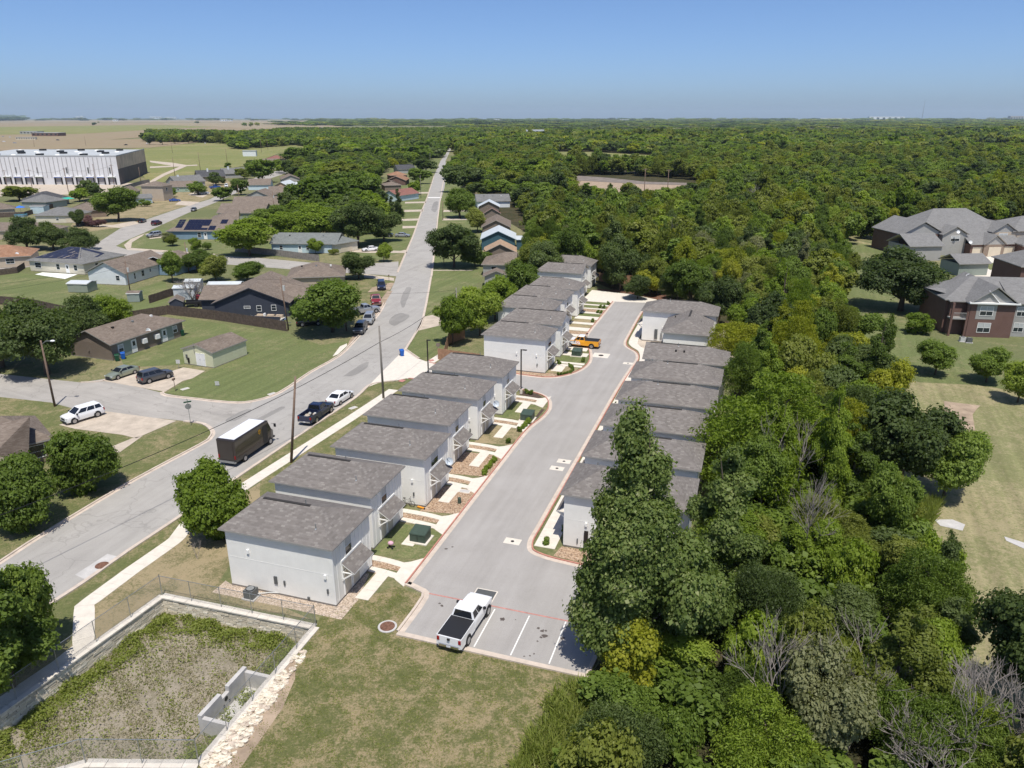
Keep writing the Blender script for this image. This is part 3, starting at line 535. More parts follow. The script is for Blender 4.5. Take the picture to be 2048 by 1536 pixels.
for pts, lab in (([(1888, 803), (1960, 812), (1952, 820), (1945, 830), (1950, 862), (1890, 850)], 'bare rectangular plot in the meadow'), ([(1868, 1040), (1905, 1040), (1930, 1050), (1925, 1062), (1880, 1052)], 'pale concrete slab lying in the meadow'), ([(2008, 1074), (2060, 1090), (2060, 1104), (2012, 1082)], 'white slab at the right edge of the meadow')):
    sheet('slab', pxs(pts), .06, M['concrete_grey' if 'slab' in lab else 'dirt'], label=lab, th=.06)
# --- front gardens of the near row: ribbon driveways, patio slabs, aprons, beds
YA = [0, 8.35, 16.75, 25.3, 33.5, 42.0]; XA = [0, -1.1, .15, -.85, -.6, -.4]
BEDS = ['lawn_fore', 'lawn', 'gravel', 'gravel', 'lawn_dry', 'lawn']
gbed = lambda nm, pts, m, lab: sheet(nm, [S(*p) for p in pts], .012, M[m], label=lab)
for k in range(6):
    y, xo = YA[k], XA[k]; xk = 3.9
    near = 4.4 if k == 0 else YA[k-1] + 7.9
    g = tag(bpy.data.objects.new('front_walk', None), ['pale ribbon driveway beside the nearest townhouse', 'ribbon driveway by the first green utility box', 'ribbon driveway by the bicycle townhouse', 'ribbon driveway above the shrub row', 'ribbon driveway beside the dry grass bed', 'ribbon driveway nearest the entrance'][k], kind='structure'); COL.objects.link(g)
    for w0, w1 in ((5.15, 5.85), (6.75, 7.45)):
        ln = arc([S(-2.5, y+w0+.35), S(.6, y+w0+.32), S(2.3, y+w0+.1), S(3.0, y+w0)], 3)
        slabs(g, ln, .7, 1.35, .05, 'concrete', 'ribbon_slab')
    sheet('apron', [S(2.5, y+4.95), S(2.75, y+4.7), S(xk-.02, y+4.0), S(xk-.02, y+8.5), S(2.9, y+7.5), S(2.4, y+7.2)], .052, M['concrete'], parent=g, th=.05)
    for a in range(3): sheet('patio_slab', [S(.85, y+1.45+a*1.28), S(2.0, y+1.45+a*1.28), S(2.0, y+1.45+a*1.28+1.26), S(.85, y+1.45+a*1.28+1.26)], .05, M['concrete'], parent=g, th=.05)
    gbed('ribbon_gravel', [(-9, y+5.9), (2.5, y+5.9), (2.5, y+6.7), (-9, y+6.7)], 'gravel', 'strip of brown gravel inside the %s ribbon driveway' % ['first', 'second', 'third', 'fourth', 'fifth', 'sixth'][k])
    if k: gbed('garden_bed', [(xo-.2, near-.4), (xk-.05, near+.2), (xk-.05, y+4.2), (2.6, y+4.8), (.85, y+4.8), (xo, y+4.8), (xo-.2, y)], BEDS[k], ['', 'green lawn bed with the first utility box', 'brown gravel bed by the bicycle', 'gravel bed with the shrub row', 'dry grass bed in front of the fifth townhouse', 'lawn bed with the second utility box'][k])
gbed('garden_bed', [(-10.5, -1.4), (1.2, -1.3), (1.2, 1.3), (.3, 4.8), (-.5, 4.8), (-.2, .05), (-9.8, .05), (-10.5, .3)], 'gravel_pale', 'pale gravel round the foot of the nearest townhouse')
gbed('garden_bed', [(-1.1, 5.0), (.85, 5.0), (.85, 5.1), (-1, 5.12)], 'gravel', 'gravel patch by the first door')
gbed('mulch_bed', [(2.6, 24.8), (3.85, 24.2), (3.85, 29.2), (2.6, 28.8)], 'mulch', 'dark mulch bed under the shrub row')
gbed('mulch_bed', [(2.5, 38.3), (3.95, 36.6), (4.3, 45.6), (3.2, 45.4)], 'mulch', 'dark mulch bed near the second utility box')
gbed('mulch_bed', [(-.5, 49.8), (3.4, 49.2), (1.8, 50.9), (-.5, 51.6)], 'mulch', 'mulch corner under the lamp post')
# far row gardens
YB = [59.7, 68.3, 77.3, 86.0, 94.4, 110.0, 119.8]; XB = [.4, .5, -3.3, -3.25, -2.8, -5.6, -5.7]
gbed('garden_bed', [(-10, 58.5), (1.6, 58.5), (3.0, 60), (.6, 60.2), (.4, 59.7), (-9.6, 59.5)], 'gravel', 'brown gravel along the white side wall by the entrance')
gbed('garden_bed', [(.6, 60.4), (3.2, 60.2), (4.5, 62.2), (4.6, 64), (.7, 64)], 'lawn_dry', 'dry corner bed with small round shrubs')
gbed('garden_bed', [(.7, 66.3), (5.2, 66.2), (5.0, 69.5), (.7, 69.4)], 'lawn', 'small green bed with the third utility box')
for k, (y, xe, m) in enumerate(((78.5, 1.8, 'dirt'), (82.4, 1.6, 'gravel'), (87, 1.5, 'lawn_dry'), (90.8, 1.5, 'lawn_dry'), (95.4, 1.5, 'lawn'), (99, 1.5, 'gravel'), (102.2, 1.5, 'lawn'), (105.5, 1.5, 'lawn'))):
    gbed('garden_bed', [(-3.0, y), (xe-.1, y), (xe-.1, y+2.0), (-3.0, y+2.0)], m, ['reddish dirt bed beside the yellow truck', 'gravel bed of the far row', 'first dry grass bed of the far row', 'second dry grass bed of the far row', 'first green bed of the far row', 'gravel strip between green beds of the far row', 'second green bed of the far row', 'last green bed at the end of the drive'][k])
g = tag(bpy.data.objects.new('front_walk', None), 'concrete paths and parking strips of the far row', kind='structure'); COL.objects.link(g)
for y0, y1, x0, x1 in ((64.05, 64.9, .6, 5.0), (65.3, 66.15, .6, 5.1), (69.6, 71.4, .6, 4.6), (72.6, 74.6, .6, 3.9), (75.4, 77.4, -3, 2.3), (80.7, 82.2, -3, 1.6), (84.6, 86.8, -3, 1.5), (89.2, 90.6, -3, 1.5), (93, 95.2, -3, 1.5), (97.6, 98.8, -3, 1.4), (101.2, 102, -3, 1.4), (104.4, 105.3, -4, 1.4), (107.6, 110.4, -5, 1.5)):
    sheet('path_slab', [S(x0, y0), S(x1, y0), S(x1, y1), S(x0, y1)], .05, M['concrete'], parent=g, th=.05)
sheet('path_slab', [S(.9, 61.2), S(2.6, 61.2), S(2.6, 63.9), S(.9, 63.9)], .051, M['concrete'], parent=g, th=.05)
sheet('turnaround', [S(-5, 110.4), S(1.5, 109), S(9.5, 110.2), S(10, 113.5), S(4, 117), S(-5, 118.6)], .03, M['concrete'], label='pale concrete turnaround at the end of the drive')
sheet('mulch_bed', [S(5, 117.2), S(10, 113.6), S(12, 114), S(11, 120), S(4, 121), S(-4, 120), S(-4, 118.8)], .014, M['mulch_red'], label='reddish leaf mulch beyond the turnaround')
# right hand row: sidewalk and beds
rw = tag(bpy.data.objects.new('sidewalk', None), 'concrete sidewalk in front of the right hand row', kind='structure'); COL.objects.link(rw)
slabs(rw, [S(13.2, 13.2), S(13.25, 40), S(13.3, 66)], 1.9, 1.7, .05, 'concrete')
slabs(rw, arc([S(13.5, 66.5), S(13.6, 71), S(12.7, 75.5), S(10.9, 78.4), S(10.2, 82), S(10.0, 98)], 6), 1.5, 1.5, .05, 'concrete')
gbed('garden_bed', [(14.3, 12.2), (20.5, 11.4), (25, 11.2), (25, 13.9), (14.6, 13.9)], 'gravel', 'gravel bed at the foot of the nearest right hand townhouse')
gbed('garden_bed', [(14.2, 66), (15.5, 66), (15.5, 70), (14.2, 70)], 'lawn', 'tiny green bed among the right hand roofs')
gbed('garden_bed', [(10.9, 79.5), (11.9, 79.5), (14, 72), (14.3, 70), (13.9, 72)], 'mulch', 'dark mulch sliver by the right hand wing')
gbed('garden_bed', [(10.8, 80), (16, 72), (22, 70), (28, 70), (28, 95), (12, 95)], 'concrete_old', 'dusty yard around the far right hand townhouse')
# ================================================================ building kit
def roof_mb(x0, x1, y0, y1, ze, rise, hl, hr, swap=False, fas=.16):
    """ridge along x (or y if swap); hl/hr = how far each ridge end is set in (0 = gable). faces: 0 shingles, 1 fascia, 2 soffit"""
    mb = MB(); ym = (y0+y1)/2; zr = ze+rise
    P = (lambda x, y, z: (y, x, z)) if swap else (lambda x, y, z: (x, y, z))
    A, B, C, D = (x0, y0, ze), (x1, y0, ze), (x1, y1, ze), (x0, y1, ze); E_, F_ = (x0+hl, ym, zr), (x1-hr, ym, zr)
    def q(*p, m=0):
        p = [P(*v) for v in p]; mb.poly(list(reversed(p)) if swap else p, m)
    q(A, B, F_, E_); q(C, D, E_, F_)
    if hl > 0: q(D, A, E_)
    if hr > 0: q(B, C, F_)
    lo = lambda v: (v[0], v[1], v[2]-fas)
    for a, b in ((A, B), (C, D)): q(lo(a), lo(b), b, a, m=1)
    for a, b, e, h in ((D, A, E_, hl), (B, C, F_, hr)):
        if h > 0: q(lo(a), lo(b), b, a, m=1)
        else: q(lo(a), lo(e), e, a, m=1); q(lo(e), lo(b), b, e, m=1)
    if hl > 0 and hr > 0: q(lo(D), lo(C), lo(B), lo(A), m=2)
    else: q(lo(A), lo(E_), lo(F_), lo(B), m=2) if False else (q(lo(E_), lo(F_), lo(B), lo(A), m=2), q(lo(D), lo(C), lo(F_), lo(E_), m=2))
    return mb
def walls_mb(x0, x1, y0, y1, z0, z1):
    mb = MB(); c = [(x0, y0), (x1, y0), (x1, y1), (x0, y1)]
    for i in range(4):
        a, b = c[i], c[(i+1) % 4]; mb.quad((*a, z0), (*b, z0), (*b, z1), (*a, z1))
    return mb
def on_wall(origin, u, n):
    """local frame on a wall: u along it, n outward; returns f(s, z, d) -> point"""
    o, u, n = Vector(origin), Vector(u).normalized(), Vector(n).normalized()
    return lambda s, z, d=0.0: o + u*s + n*d + Vector((0, 0, z))
def wbox(f, s0, s1, z0, z1, d0, d1, mb=None):
    mb = mb or MB(); mb.hexa([f(s0, z0, d1), f(s1, z0, d1), f(s1, z0, d0), f(s0, z0, d0), f(s0, z1, d1), f(s1, z1, d1), f(s1, z1, d0), f(s0, z1, d0)]); return mb
def window(par, f, s0, s1, z0, z1, sashes=1, frame='white_trim', blind=True, muntin=False, t=.07):
    w_ = wbox(f, s0-t, s1+t, z0-t, z0, 0, .06); wbox(f, s0-t, s1+t, z1, z1+t, 0, .06, w_); wbox(f, s0-t, s0, z0, z1, 0, .06, w_); wbox(f, s1, s1+t, z0, z1, 0, .06, w_)
    if muntin:
        wbox(f, (s0+s1)/2-.02, (s0+s1)/2+.02, z0, z1, .0, .05, w_)
    o = w_.build('window', M[frame], par); zm = (z0+z1)/2; n = sashes
    for i in range(n):
        a = s0 + (s1-s0)*i/n; b = s0 + (s1-s0)*(i+1)/n - (.05 if i < n-1 else 0)
        wbox(f, a, b, z0, zm-.02, .004, .02).build('pane', M['glass'], o); wbox(f, a, b, zm+.02, z1, .004, .03).build('pane', M['blind' if blind else 'glass'], o)
        wbox(f, a, b, zm-.02, zm+.02, .0, .05).build('meeting_rail', M[frame], o)
    return o
def door(par, f, s0, s1, z0, z1, m='door_white', frame='white_trim', lite=False):
    d_ = wbox(f, s0, s1, z0, z1, .0, .05).build('door', M[m], par)
    w_ = wbox(f, s0-.08, s0, z0, z1+.08, 0, .07); wbox(f, s1, s1+.08, z0, z1+.08, 0, .07, w_); wbox(f, s0, s1, z1, z1+.08, 0, .07, w_); w_.build('frame', M[frame], d_)
    wbox(f, s1-.14, s1-.08, z0+.95, z0+1.05, .05, .1).build('handle', M['steel'], d_)
    if lite: wbox(f, s0+.2, s1-.2, z0+1.1, z1-.2, .05, .058).build('pane', M['glass'], d_)
    return d_
# ================================================================ townhouses
TL, TW, TE = 9.6, 5.9, 5.35
def townhouse_parts(t, gable=False, dbl=False, near_y0=True, L=TL, rise=1.45, fixtures=0, hl=1.9):
    W = TW
    MB().box(-L-.02, .02, -.02, W+.02, 0, .16).build('foundation', M['foundation'], t)
    wl = walls_mb(-L, 0, 0, W, .16, TE-.1)
    if gable: wl.poly([(0, 0, TE-.1), (0, W, TE-.1), (0, W/2, TE+rise-.35)])
    wl.build('wall', M['white_siding'], t)
    ov = .36
    roof_mb(-L-ov, ov, -ov, W+ov, TE, rise, hl+ov*.0, 0 if gable else W/2+ov-.1, fas=.12).build('roof', [M['roof_town'], M['drip_edge'], M['soffit']], t)
    rx1 = ov-.6 if gable else -W/2-.5
    MB().box(-L-ov+hl+.25, rx1, W/2-.13, W/2+.13, TE+rise-.05, TE+rise+.015).build('ridge_vent', M['ridge'], t)
    front = on_wall((0, 0, 0), (0, 1, 0), (1, 0, 0))
    top = TE-.12
    for i in range(1, 10):                       # vertical battens of the front wall
        s = W*i/10
        if dbl and 1.5 < s < 3.5 or (not dbl and 1.75 < s < 2.9): continue
        wbox(front, s-.025, s+.025, 3.0, top, .001, .03).build('batten', M['white_trim'], t)
    for i in (1, 9): wbox(front, W*i/10-.025, W*i/10+.025, .2, 2.95, .001, .03).build('batten', M['white_trim'], t)
    for s in (0.0, W-.1): wbox(front, s, s+.1, .17, top, .001, .035).build('corner_board', M['white_trim'], t)
    for yy, nn in ((0, -1), (W, 1)):             # belt trim and flashing line on the long walls
        sd = on_wall((-L, yy, 0), (1, 0, 0), (0, nn, 0)); wbox(sd, .05, L-.12, 2.785, 2.81, .001, .012).build('belt_trim', M['white_siding'], t)
    if dbl: window(t, front, 1.6, 3.3, 3.5, 4.95, 2)
    else: window(t, front, 1.9, 2.85, 3.45, 4.95, 1)
    # awning with its own shingle roof, ledger and brackets
    a = MB(); y0, y1 = 1.15, 4.35
    a.quad((.02, y0, 3.25), (1.15, y0, 2.48), (1.15, y1, 2.48), (.02, y1, 3.25), 0)
    a.quad((.02, y1, 3.17), (1.15, y1, 2.40), (1.15, y0, 2.40), (.02, y0, 3.17), 1)
    a.quad((1.15, y0, 2.40), (1.15, y1, 2.40), (1.15, y1, 2.48), (1.15, y0, 2.48), 1)
    for yy in (y0, y1): a.quad((.02, yy, 3.17), (1.15, yy, 2.40), (1.15, yy, 2.48), (.02, yy, 3.25), 1)
    aw = a.build('awning', [M['roof_town'], M['white_trim']], t)
    MB().box(.002, .07, y0, y1, 3.25, 3.4).build('ledger', M['white_trim'], aw)
    for yy in (y0+.08, y1-.14):
        b = MB(); b.bar((.04, yy, 1.7), (.98, yy, 2.42), .09); b.bar((.04, yy, 2.38), (1.05, yy, 2.38), .08); b.bar((.05, yy, 1.6), (.05, yy, 3.1), .09); b.build('bracket', M['white_trim'], aw)
    door(t, front, 1.45, 2.4, .2, 2.3, 'door_tan'); door(t, front, 2.75, 3.75, .2, 2.3, 'door_tan')
    ny = 0 if near_y0 else W
    nd = on_wall((-L, ny, 0), (1, 0, 0), (0, -1 if near_y0 else 1, 0))
    spots = [[(2.0, 3.55, 'wall_lamp'), (4.3, 1.35, 'meter_box'), (5.1, 1.25, 'hose_tap'), (8.9, 2.6, 'wall_lamp'), (9.0, 1.3, 'outlet_cover'), (7.2, .3, 'dryer_vent')],
             [(8.6, 2.55, 'wall_lamp'), (8.7, 1.2, 'outlet_cover')],
             [(8.3, 2.7, 'wall_lamp'), (8.4, 1.25, 'hose_tap'), (5.2, 2.75, 'wall_lamp')]][fixtures]
    for s, z, nm in spots:
        hgt, wd = dict(wall_lamp=(.34, .2), meter_box=(.7, .28), hose_tap=(.4, .14), outlet_cover=(.4, .14), dryer_vent=(.2, .2))[nm]
        wbox(nd, s-wd/2, s+wd/2, z-hgt/2, z+hgt/2, .002, .13 if nm == 'wall_lamp' else .09).build(nm, M['ac_grey' if nm != 'wall_lamp' else 'white_trim'], t)
    for vx, vy in ((-1.9, 1.1), (-4.1, W/2+.35)):
        z = TE + rise*(1-abs(vy-W/2)/(W/2+ov)); v = MB().cyl((vx, vy, z-.1), .045, .5, 8).build('vent_pipe', M['steel'], t)
        MB().cyl((vx, vy, z-.06), .13, .1, 8, .06).build('flashing', M['steel'], v)
def dish(par, loc, face=(0, -1, .4), r=.42, m='dish'):
    f = Vector(face).normalized(); mb = MB(); n = 18; u = f.orthogonal().normalized(); v = f.cross(u); c = Vector(loc)
    rings = [(0, -.12), (.5, -.09), (1, 0)]; prev = None
    for rr, dd in rings:
        ring = [c + f*dd + (u*math.cos(2*math.pi*k/n)+v*math.sin(2*math.pi*k/n))*r*rr for k in range(n)]
        if prev:
            for k in range(n): mb.quad(prev[k], prev[(k+1) % n], ring[(k+1) % n], ring[k])
        prev = ring
    o = mb.build('satellite_dish', M[m], par, smooth=True)
    MB().tube([c-f*.1, c-f*.15-Vector((0, 0, r*1.1))], .03, 6).bar(c-v*r*.9, c+f*.45-v*r*.2, .04).build('dish_arm', M['black_plastic'], o)
    return o
labA = ['nearest white two storey townhouse beside the chain link fence', 'second white townhouse, behind the first green utility box', 'white townhouse with the bicycle against its wall and a dish over its awning', 'white townhouse behind the row of shrubs in dark mulch', 'white townhouse with a dish above its awning and dry grass in front', 'sixth white townhouse, at the corner of the estate entrance']
gA = 'white townhouses left of the drive'
for k in range(6):
    t = thing('townhouse', labA[k], 'townhouse', S(XA[k], YA[k]), SA, gA)
    townhouse_parts(t, dbl=(k == 2), fixtures=(0 if k == 0 else 2 if k == 2 else 1))
    if k in (2, 4): dish(t, (1.0, 3.9, 3.35), (.35, -1, .35), .4)
labB = ['far row townhouse with a blank white side wall facing the entrance', 'gable fronted townhouse behind the yellow truck', 'third townhouse of the far row, set back behind the gable front', 'far row townhouse with the dirt bed in front', 'far row townhouse beside the narrow green beds', 'second gable fronted townhouse, near the end of the drive', 'last townhouse at the far end of the drive']
for k in range(7):
    t = thing('townhouse', labB[k], 'townhouse', S(XB[k], YB[k]), SA, 'townhouses beyond the entrance')
    townhouse_parts(t, gable=k in (1, 5), dbl=k in (0, 1), fixtures=2 if k == 0 else 1)
YR = [14.0, 22.2, 30.4, 38.6, 46.9, 55.1]; XR = [14.75, 14.75, 14.9, 15.05, 15.2, 15.7]
labR = ['nearest townhouse right of the drive, half hidden by the tall cottonwood', 'second townhouse right of the drive, behind the cottonwood top', 'third townhouse right of the drive, only its roof corner showing', 'right hand townhouse with two small white roof vents', 'right hand townhouse whose hip roof overlaps the gabled one', 'right hand townhouse with the long gabled roof and roof fans']
for k in range(6):
    t = thing('townhouse', labR[k], 'townhouse', S(XR[k], YR[k]+TW), SA+math.pi, 'townhouses right of the drive')
    townhouse_parts(t, gable=(k == 5), near_y0=False, L=10.6, fixtures=1, hl=2.9)
    nd = on_wall((0, TW, 0), (-1, 0, 0), (0, 1, 0))
    if k == 0:
        wbox(nd, 1.85, 2.2, .45, 1.9, .002, .12).build('electric_panel', M['dark_metal'], t); wbox(nd, 2.5, 2.85, .55, 1.05, .002, .1).build('meter_box', M['ac_grey'], t); wbox(nd, 1.2, 1.3, .5, 1.0, .002, .07).build('conduit', M['ac_grey'], t)
    if k in (3, 2): 
        for vx, vy in ((-3.6, 3.9), (-6.2, 4.3)): MB().cyl((vx, vy, TE+.42), .2, .32, 12).build('roof_vent', M['white_trim'], t)
    if k == 5:
        for vx, vy in ((-3.9, 4.4), (-5.0, 4.4)): MB().cyl((vx, vy, TE+.6), .12, .45, 10).build('roof_fan', M['dark_metal'], t)
# the far right hand house with a lower wing
t = thing('townhouse', 'far right hand townhouse with a hip roofed wing in front', 'townhouse', S(11.5, 81.9+TW), SA+math.pi)
townhouse_parts(t, near_y0=False, L=12.0, fixtures=1, hl=3.2)
wl = walls_mb(-11.4, -4.6, TW+.005, TW+9.2, .16, 4.3); wl.build('wing_wall', M['white_siding'], t)
roof_mb(TW-1.2, TW+9.6, -11.8, -4.2, 4.4, 1.6, 0, 3.3, swap=True, fas=.12).build('wing_roof', [M['roof_town'], M['drip_edge'], M['soffit']], t)
MB().box(-8.15, -7.85, TW+.4, TW+4.6, 5.95, 6.03).build('ridge_vent', M['ridge'], t)
for vx, vy in ((-5.6, TW+2), (-9.9, TW+4)): MB().cyl((vx, vy, 4.75), .09, .5, 8).build('vent_pipe', M['dark_metal'], t)
nd = on_wall((0, TW, 0), (-1, 0, 0), (0, 1, 0))
wbox(nd, 2.1, 2.6, .5, 2.2, .002, .15).build('electric_panel', M['ac_grey'], t); wbox(nd, 3.1, 3.4, .6, 1.6, .002, .12).build('meter_box', M['steel'], t)
# ================================================================ older houses, surveyed by the two ends of their near eave
def fr(A, B): 
    x = (B-A); x.z = 0; L = x.length; return math.atan2(x.y, x.x), L
def house(label, pl, pr, depth, roof='gx', rise=1.7, wall='w_beige', rm='roof_taupe', ez=2.75, wins=(), doors=(), rwins=(), lwins=(), hip=None, ov=.45, group='older houses of the neighbourhood', name='house', chim=None, vents=0, gwall=None, garage=(), cat='house', fascia='drip_edge', swin='white_trim', blind=True):
    A, B = G(*pl, ez), G(*pr, ez); a, L = fr(A, B)
    t = thing(name, label, cat, (A.x, A.y, 0), a, group)
    x0, x1, y0, y1 = ov, L-ov, ov, depth-ov; d = depth
    MB().box(x0-.02, x1+.02, y0-.02, y1+.02, 0, .12).build('foundation', M['foundation'], t)
    wl = walls_mb(x0, x1, y0, y1, .12, ez-.08)
    if roof == 'gy': wl.poly([(x0, y0, ez-.08), (x1, y0, ez-.08), ((x0+x1)/2, y0, ez+rise*(1-ov*2/L)-.1)]); wl.poly([(x1, y1, ez-.08), (x0, y1, ez-.08), ((x0+x1)/2, y1, ez+rise*(1-ov*2/L)-.1)])
    if roof == 'gx':
        for xx, fl in ((x0, 1), (x1, 0)):
            p = [(xx, y0, ez-.08), (xx, y1, ez-.08), (xx, d/2, ez+rise*(1-ov*2/d)-.1)]; wl.poly(p[::-1] if fl else p)
    wl.build('wall', M[wall], t)
    h = (d/2 if hip is None else hip) if roof == 'hip' else 0
    if roof == 'hr': hl, hr = 0, d/2
    elif roof == 'hl': hl, hr = d/2, 0
    else: hl = hr = h
    if roof == 'gy': r = roof_mb(0, d, 0, L, ez, rise, 0, 0, swap=True)
    elif roof == 'hy': r = roof_mb(0, d, 0, L, ez, rise, L/2, L/2, swap=True)
    else: r = roof_mb(0, L, 0, d, ez, rise, hl, hr)
    ro = r.build('roof', [M[rm], M[fascia], M['soffit']], t)
    if gwall is None and roof in ('hr', 'hl'):
        xx = x0 if hl == 0 else x1; p = [(xx, y0, ez-.08), (xx, y1, ez-.08), (xx, d/2, ez+rise*(1-ov*2/d)-.1)]; MB().poly(p).build('gable', M[wall], t)
    f = on_wall((x0, y0, 0), (1, 0, 0), (0, -1, 0)); Lw = x1-x0
    for c, wd, z0, z1 in wins: window(t, f, c*Lw-wd/2, c*Lw+wd/2, z0, z1, 2 if wd > 1.5 else 1, swin, blind)
    for c in doors: door(t, f, c*Lw-.45, c*Lw+.45, .15, 2.2, lite=True)
    for c, wd in garage: wbox(f, c*Lw-wd/2, c*Lw+wd/2, .15, 2.35, .002, .06).build('garage_door', M['garage'], t)
    fr_ = on_wall((x1, y0, 0), (0, 1, 0), (1, 0, 0)); fl_ = on_wall((x0, y1, 0), (0, -1, 0), (-1, 0, 0)); Dw = y1-y0
    for c, wd, z0, z1 in rwins: window(t, fr_, c*Dw-wd/2, c*Dw+wd/2, z0, z1, 1, swin, blind)
    for c, wd, z0, z1 in lwins: window(t, fl_, c*Dw-wd/2, c*Dw+wd/2, z0, z1, 1, swin, blind)
    for k in range(vents):
        vx, vy = L*(.25+.5*k/max(vents-1, 1)), d*.36; gx = roof in ('gx', 'hip', 'hr', 'hl')
        z = ez + rise*(vy/(d/2) if gx else 1-abs(vx-L/2)/(L/2)); MB().box(vx-.18, vx+.18, vy-.18, vy+.18, z-.1, z+.22).build('roof_vent', M[['dark_metal', 'steel', 'white_trim'][k % 3]], t)
    if chim: cx, cy, ch = chim; MB().box(cx*L-.45, cx*L+.45, cy*d-.4, cy*d+.4, 0, ez+ch).build('chimney', M['w_white'], t)
    return t, L, d
# --- around the side street
t, L, d = house('long taupe roofed duplex with two wall air conditioners', (220, 690), (371, 640), 9.5, 'hr', 1.9, 'w_brown', 'roof_taupe', wins=((.12, .9, 1.0, 2.1), (.88, .9, 1.1, 2.2)), doors=(.29, .72), vents=3)
f = on_wall((.45, .45, 0), (1, 0, 0), (0, -1, 0)); Lw = L-.9
for c in (.16, .75): wbox(f, c*Lw-1.3, c*Lw+1.6, .14, 2.5, .001, .02).build('siding_panel', M['w_greygreen'], t)
for c in (.42, .6): wbox(f, c*Lw-.42, c*Lw+.42, 1.15, 1.9, .02, .5).build('air_conditioner', M['white_trim'], t)
dish(t, (L*.5, .3, 2.95), (-.3, -1, .5), .4, 'dish_white')
def gable_house(label, eL, eR, apexfar, wall, rm, ez, rise, **k):   # gable faces the camera, depth from a far ridge point
    A, B = G(*eL, ez), G(*eR, ez); c = (A+B)/2; Fp = G(*apexfar, ez+rise); n = Vector((-(B-A).y, (B-A).x, 0)).normalized()
    return house(label, eL, eR, min(abs((Fp-c).dot(n))+.1, 17), 'gy', rise, wall, rm, ez, **k)
t, L, d = gable_house('small pale yellow green shed with double doors and taupe roof', (360.6, 697), (424, 706), (455.8, 663), 'w_yellowgreen', 'roof_taupe', 2.5, 1.0, name='shed', cat='shed', group=None, ov=.2)
f = on_wall((.2, .2, 0), (1, 0, 0), (0, -1, 0))
door(t, f, L*.42, L*.42+.8, .1, 2.0, 'door_white'); door(t, f, L*.42+.84, L*.42+1.64, .1, 2.0, 'door_white')
wbox(f, .55, .85, 1.0, 1.6, .002, .12).build('meter_box', M['ac_grey'], t); wbox(f, .85, 1.15, .3, 1.1, .002, .14).build('electric_panel', M['dark_metal'], t)
MB().tube([f(L*.38, 2.0, .06), f(L*.38, 3.6, .06)], .04, 6).build('mast', M['steel'], t)
t, L, d = gable_house('dark navy house with a broad gable facing the wooden fence', (421, 608), (580, 606), (535, 541), 'w_navy', 'roof_taupe', 2.8, 3.0, wins=((.44, 1.1, 1.75, 2.15), (.6, .8, 1.2, 2.2), (.8, .8, 1.3, 2.3)), ov=.5, fascia='w_navy', blind=False)
r = roof_mb(-3.5, 6, 3.5, 12.5, 2.8, 1.9, 0, 0); r.build('side_roof', [M['roof_taupe'], M['w_navy'], M['soffit']], t); walls_mb(-3.1, 5, 4, 12, .12, 2.7).build('side_wall', M['w_navy'], t)
r = roof_mb(L-5, L+5.5, 4, 13, 2.8, 2.0, 0, 4); r.build('side_roof', [M['roof_taupe'], M['w_navy'], M['soffit']], t); walls_mb(L-4, L+5, 4.5, 12.5, .12, 2.7).build('side_wall', M['w_navy'], t)
house('taupe hip roofed house half hidden behind the round tree', (572, 556), (690, 552), 12, 'hip', 2.3, 'w_beige', 'roof_taupe', vents=3)
t, L, d = gable_house('low navy garden shed with white barn windows', (336, 605), (367, 603), (330, 590), 'w_navy', 'roof_taupe', 2.2, .8, name='shed', cat='shed', group=None, ov=.15)
bpy.data.objects.remove(t.children[2]) if False else None
t, L, d = gable_house('white gabled house with a long taupe roof', (169, 544), (249.5, 547.5), (297.4, 498.6), 'w_white', 'roof_taupe', 2.8, 2.5, wins=((.8, .9, 1.1, 2.2),), rwins=((.2, .5, .9, 2.2), (.38, .9, 1.0, 2.3), (.55, .5, 1.5, 2.2)), blind=False)
r = roof_mb(2.5, 9.5, d-4, d+6, 2.8, 2.0, 0, 0, True) if False else roof_mb(d-5, d+5, L*.35, L+4.5, 2.8, 1.8, 0, 0, True); r.build('side_roof', [M['roof_taupe'], M['w_white'], M['soffit']], t)
walls_mb(L*.35+.4, L+4, d-4.6, d+4.6, .12, 2.7).build('side_wall', M['w_blue'], t)
t, L, d = house('grey hip roofed house covered with a torn dark tarpaulin', (51.4, 520.3), (166, 528), 14, 'hip', 2.6, 'w_cream', 'roof_grey', wins=((.16, 1.9, 1.0, 2.2), (.53, 1.0, .9, 2.2), (.85, 1.0, .9, 2.2)), doors=(.7,), rwins=((.3, .9, 1.1, 2.2),), blind=False)
tp = MB(); e, zz = 1.6, 2.75
fx = lambda x, y: 2.75 + 2.6*min(x/7, y/7, (L-x)/7, (14-y)/7)+.05
for (a, b, c, dd) in (((1.6, 1.2), (L-3.4, 1.9), (L-7.2, 6.85), (7.1, 6.85)),): tp.quad(*[(p[0], p[1], fx(*p)) for p in (a, b, c, dd)])
tp.quad(*[(p[0], p[1], fx(*p)) for p in ((L-3.0, 2.3), (L-1.5, 6), (L-2.5, 9.5), (L-7.0, 7.0))]); to = tp.build('tarpaulin', M['tarp'], t)
for k in range(16):
    x = random.uniform(3, L-4); y = random.uniform(1.6, 5.5); q = fx(x, y)+.02; ln = random.uniform(.5, 1.8); b_ = MB().bar((x, y, q), (x+ln*.55, y+ln*.8, fx(x+ln*.55, y+ln*.8)+.02), .12, .02); b_.build('batten', M['concrete_old'], to)
t, L, d = house('terracotta brown hip roofed house at the left edge', (-75, 519), (62, 511.5), 12, 'hip', 2.3, 'w_beige', 'roof_orange', wins=((.68, 1.8, 1.0, 2.2),), blind=False); dish(t, (L*.78, 1.2, 3.2), (-.4, -1, .5), .5, 'dish_white')
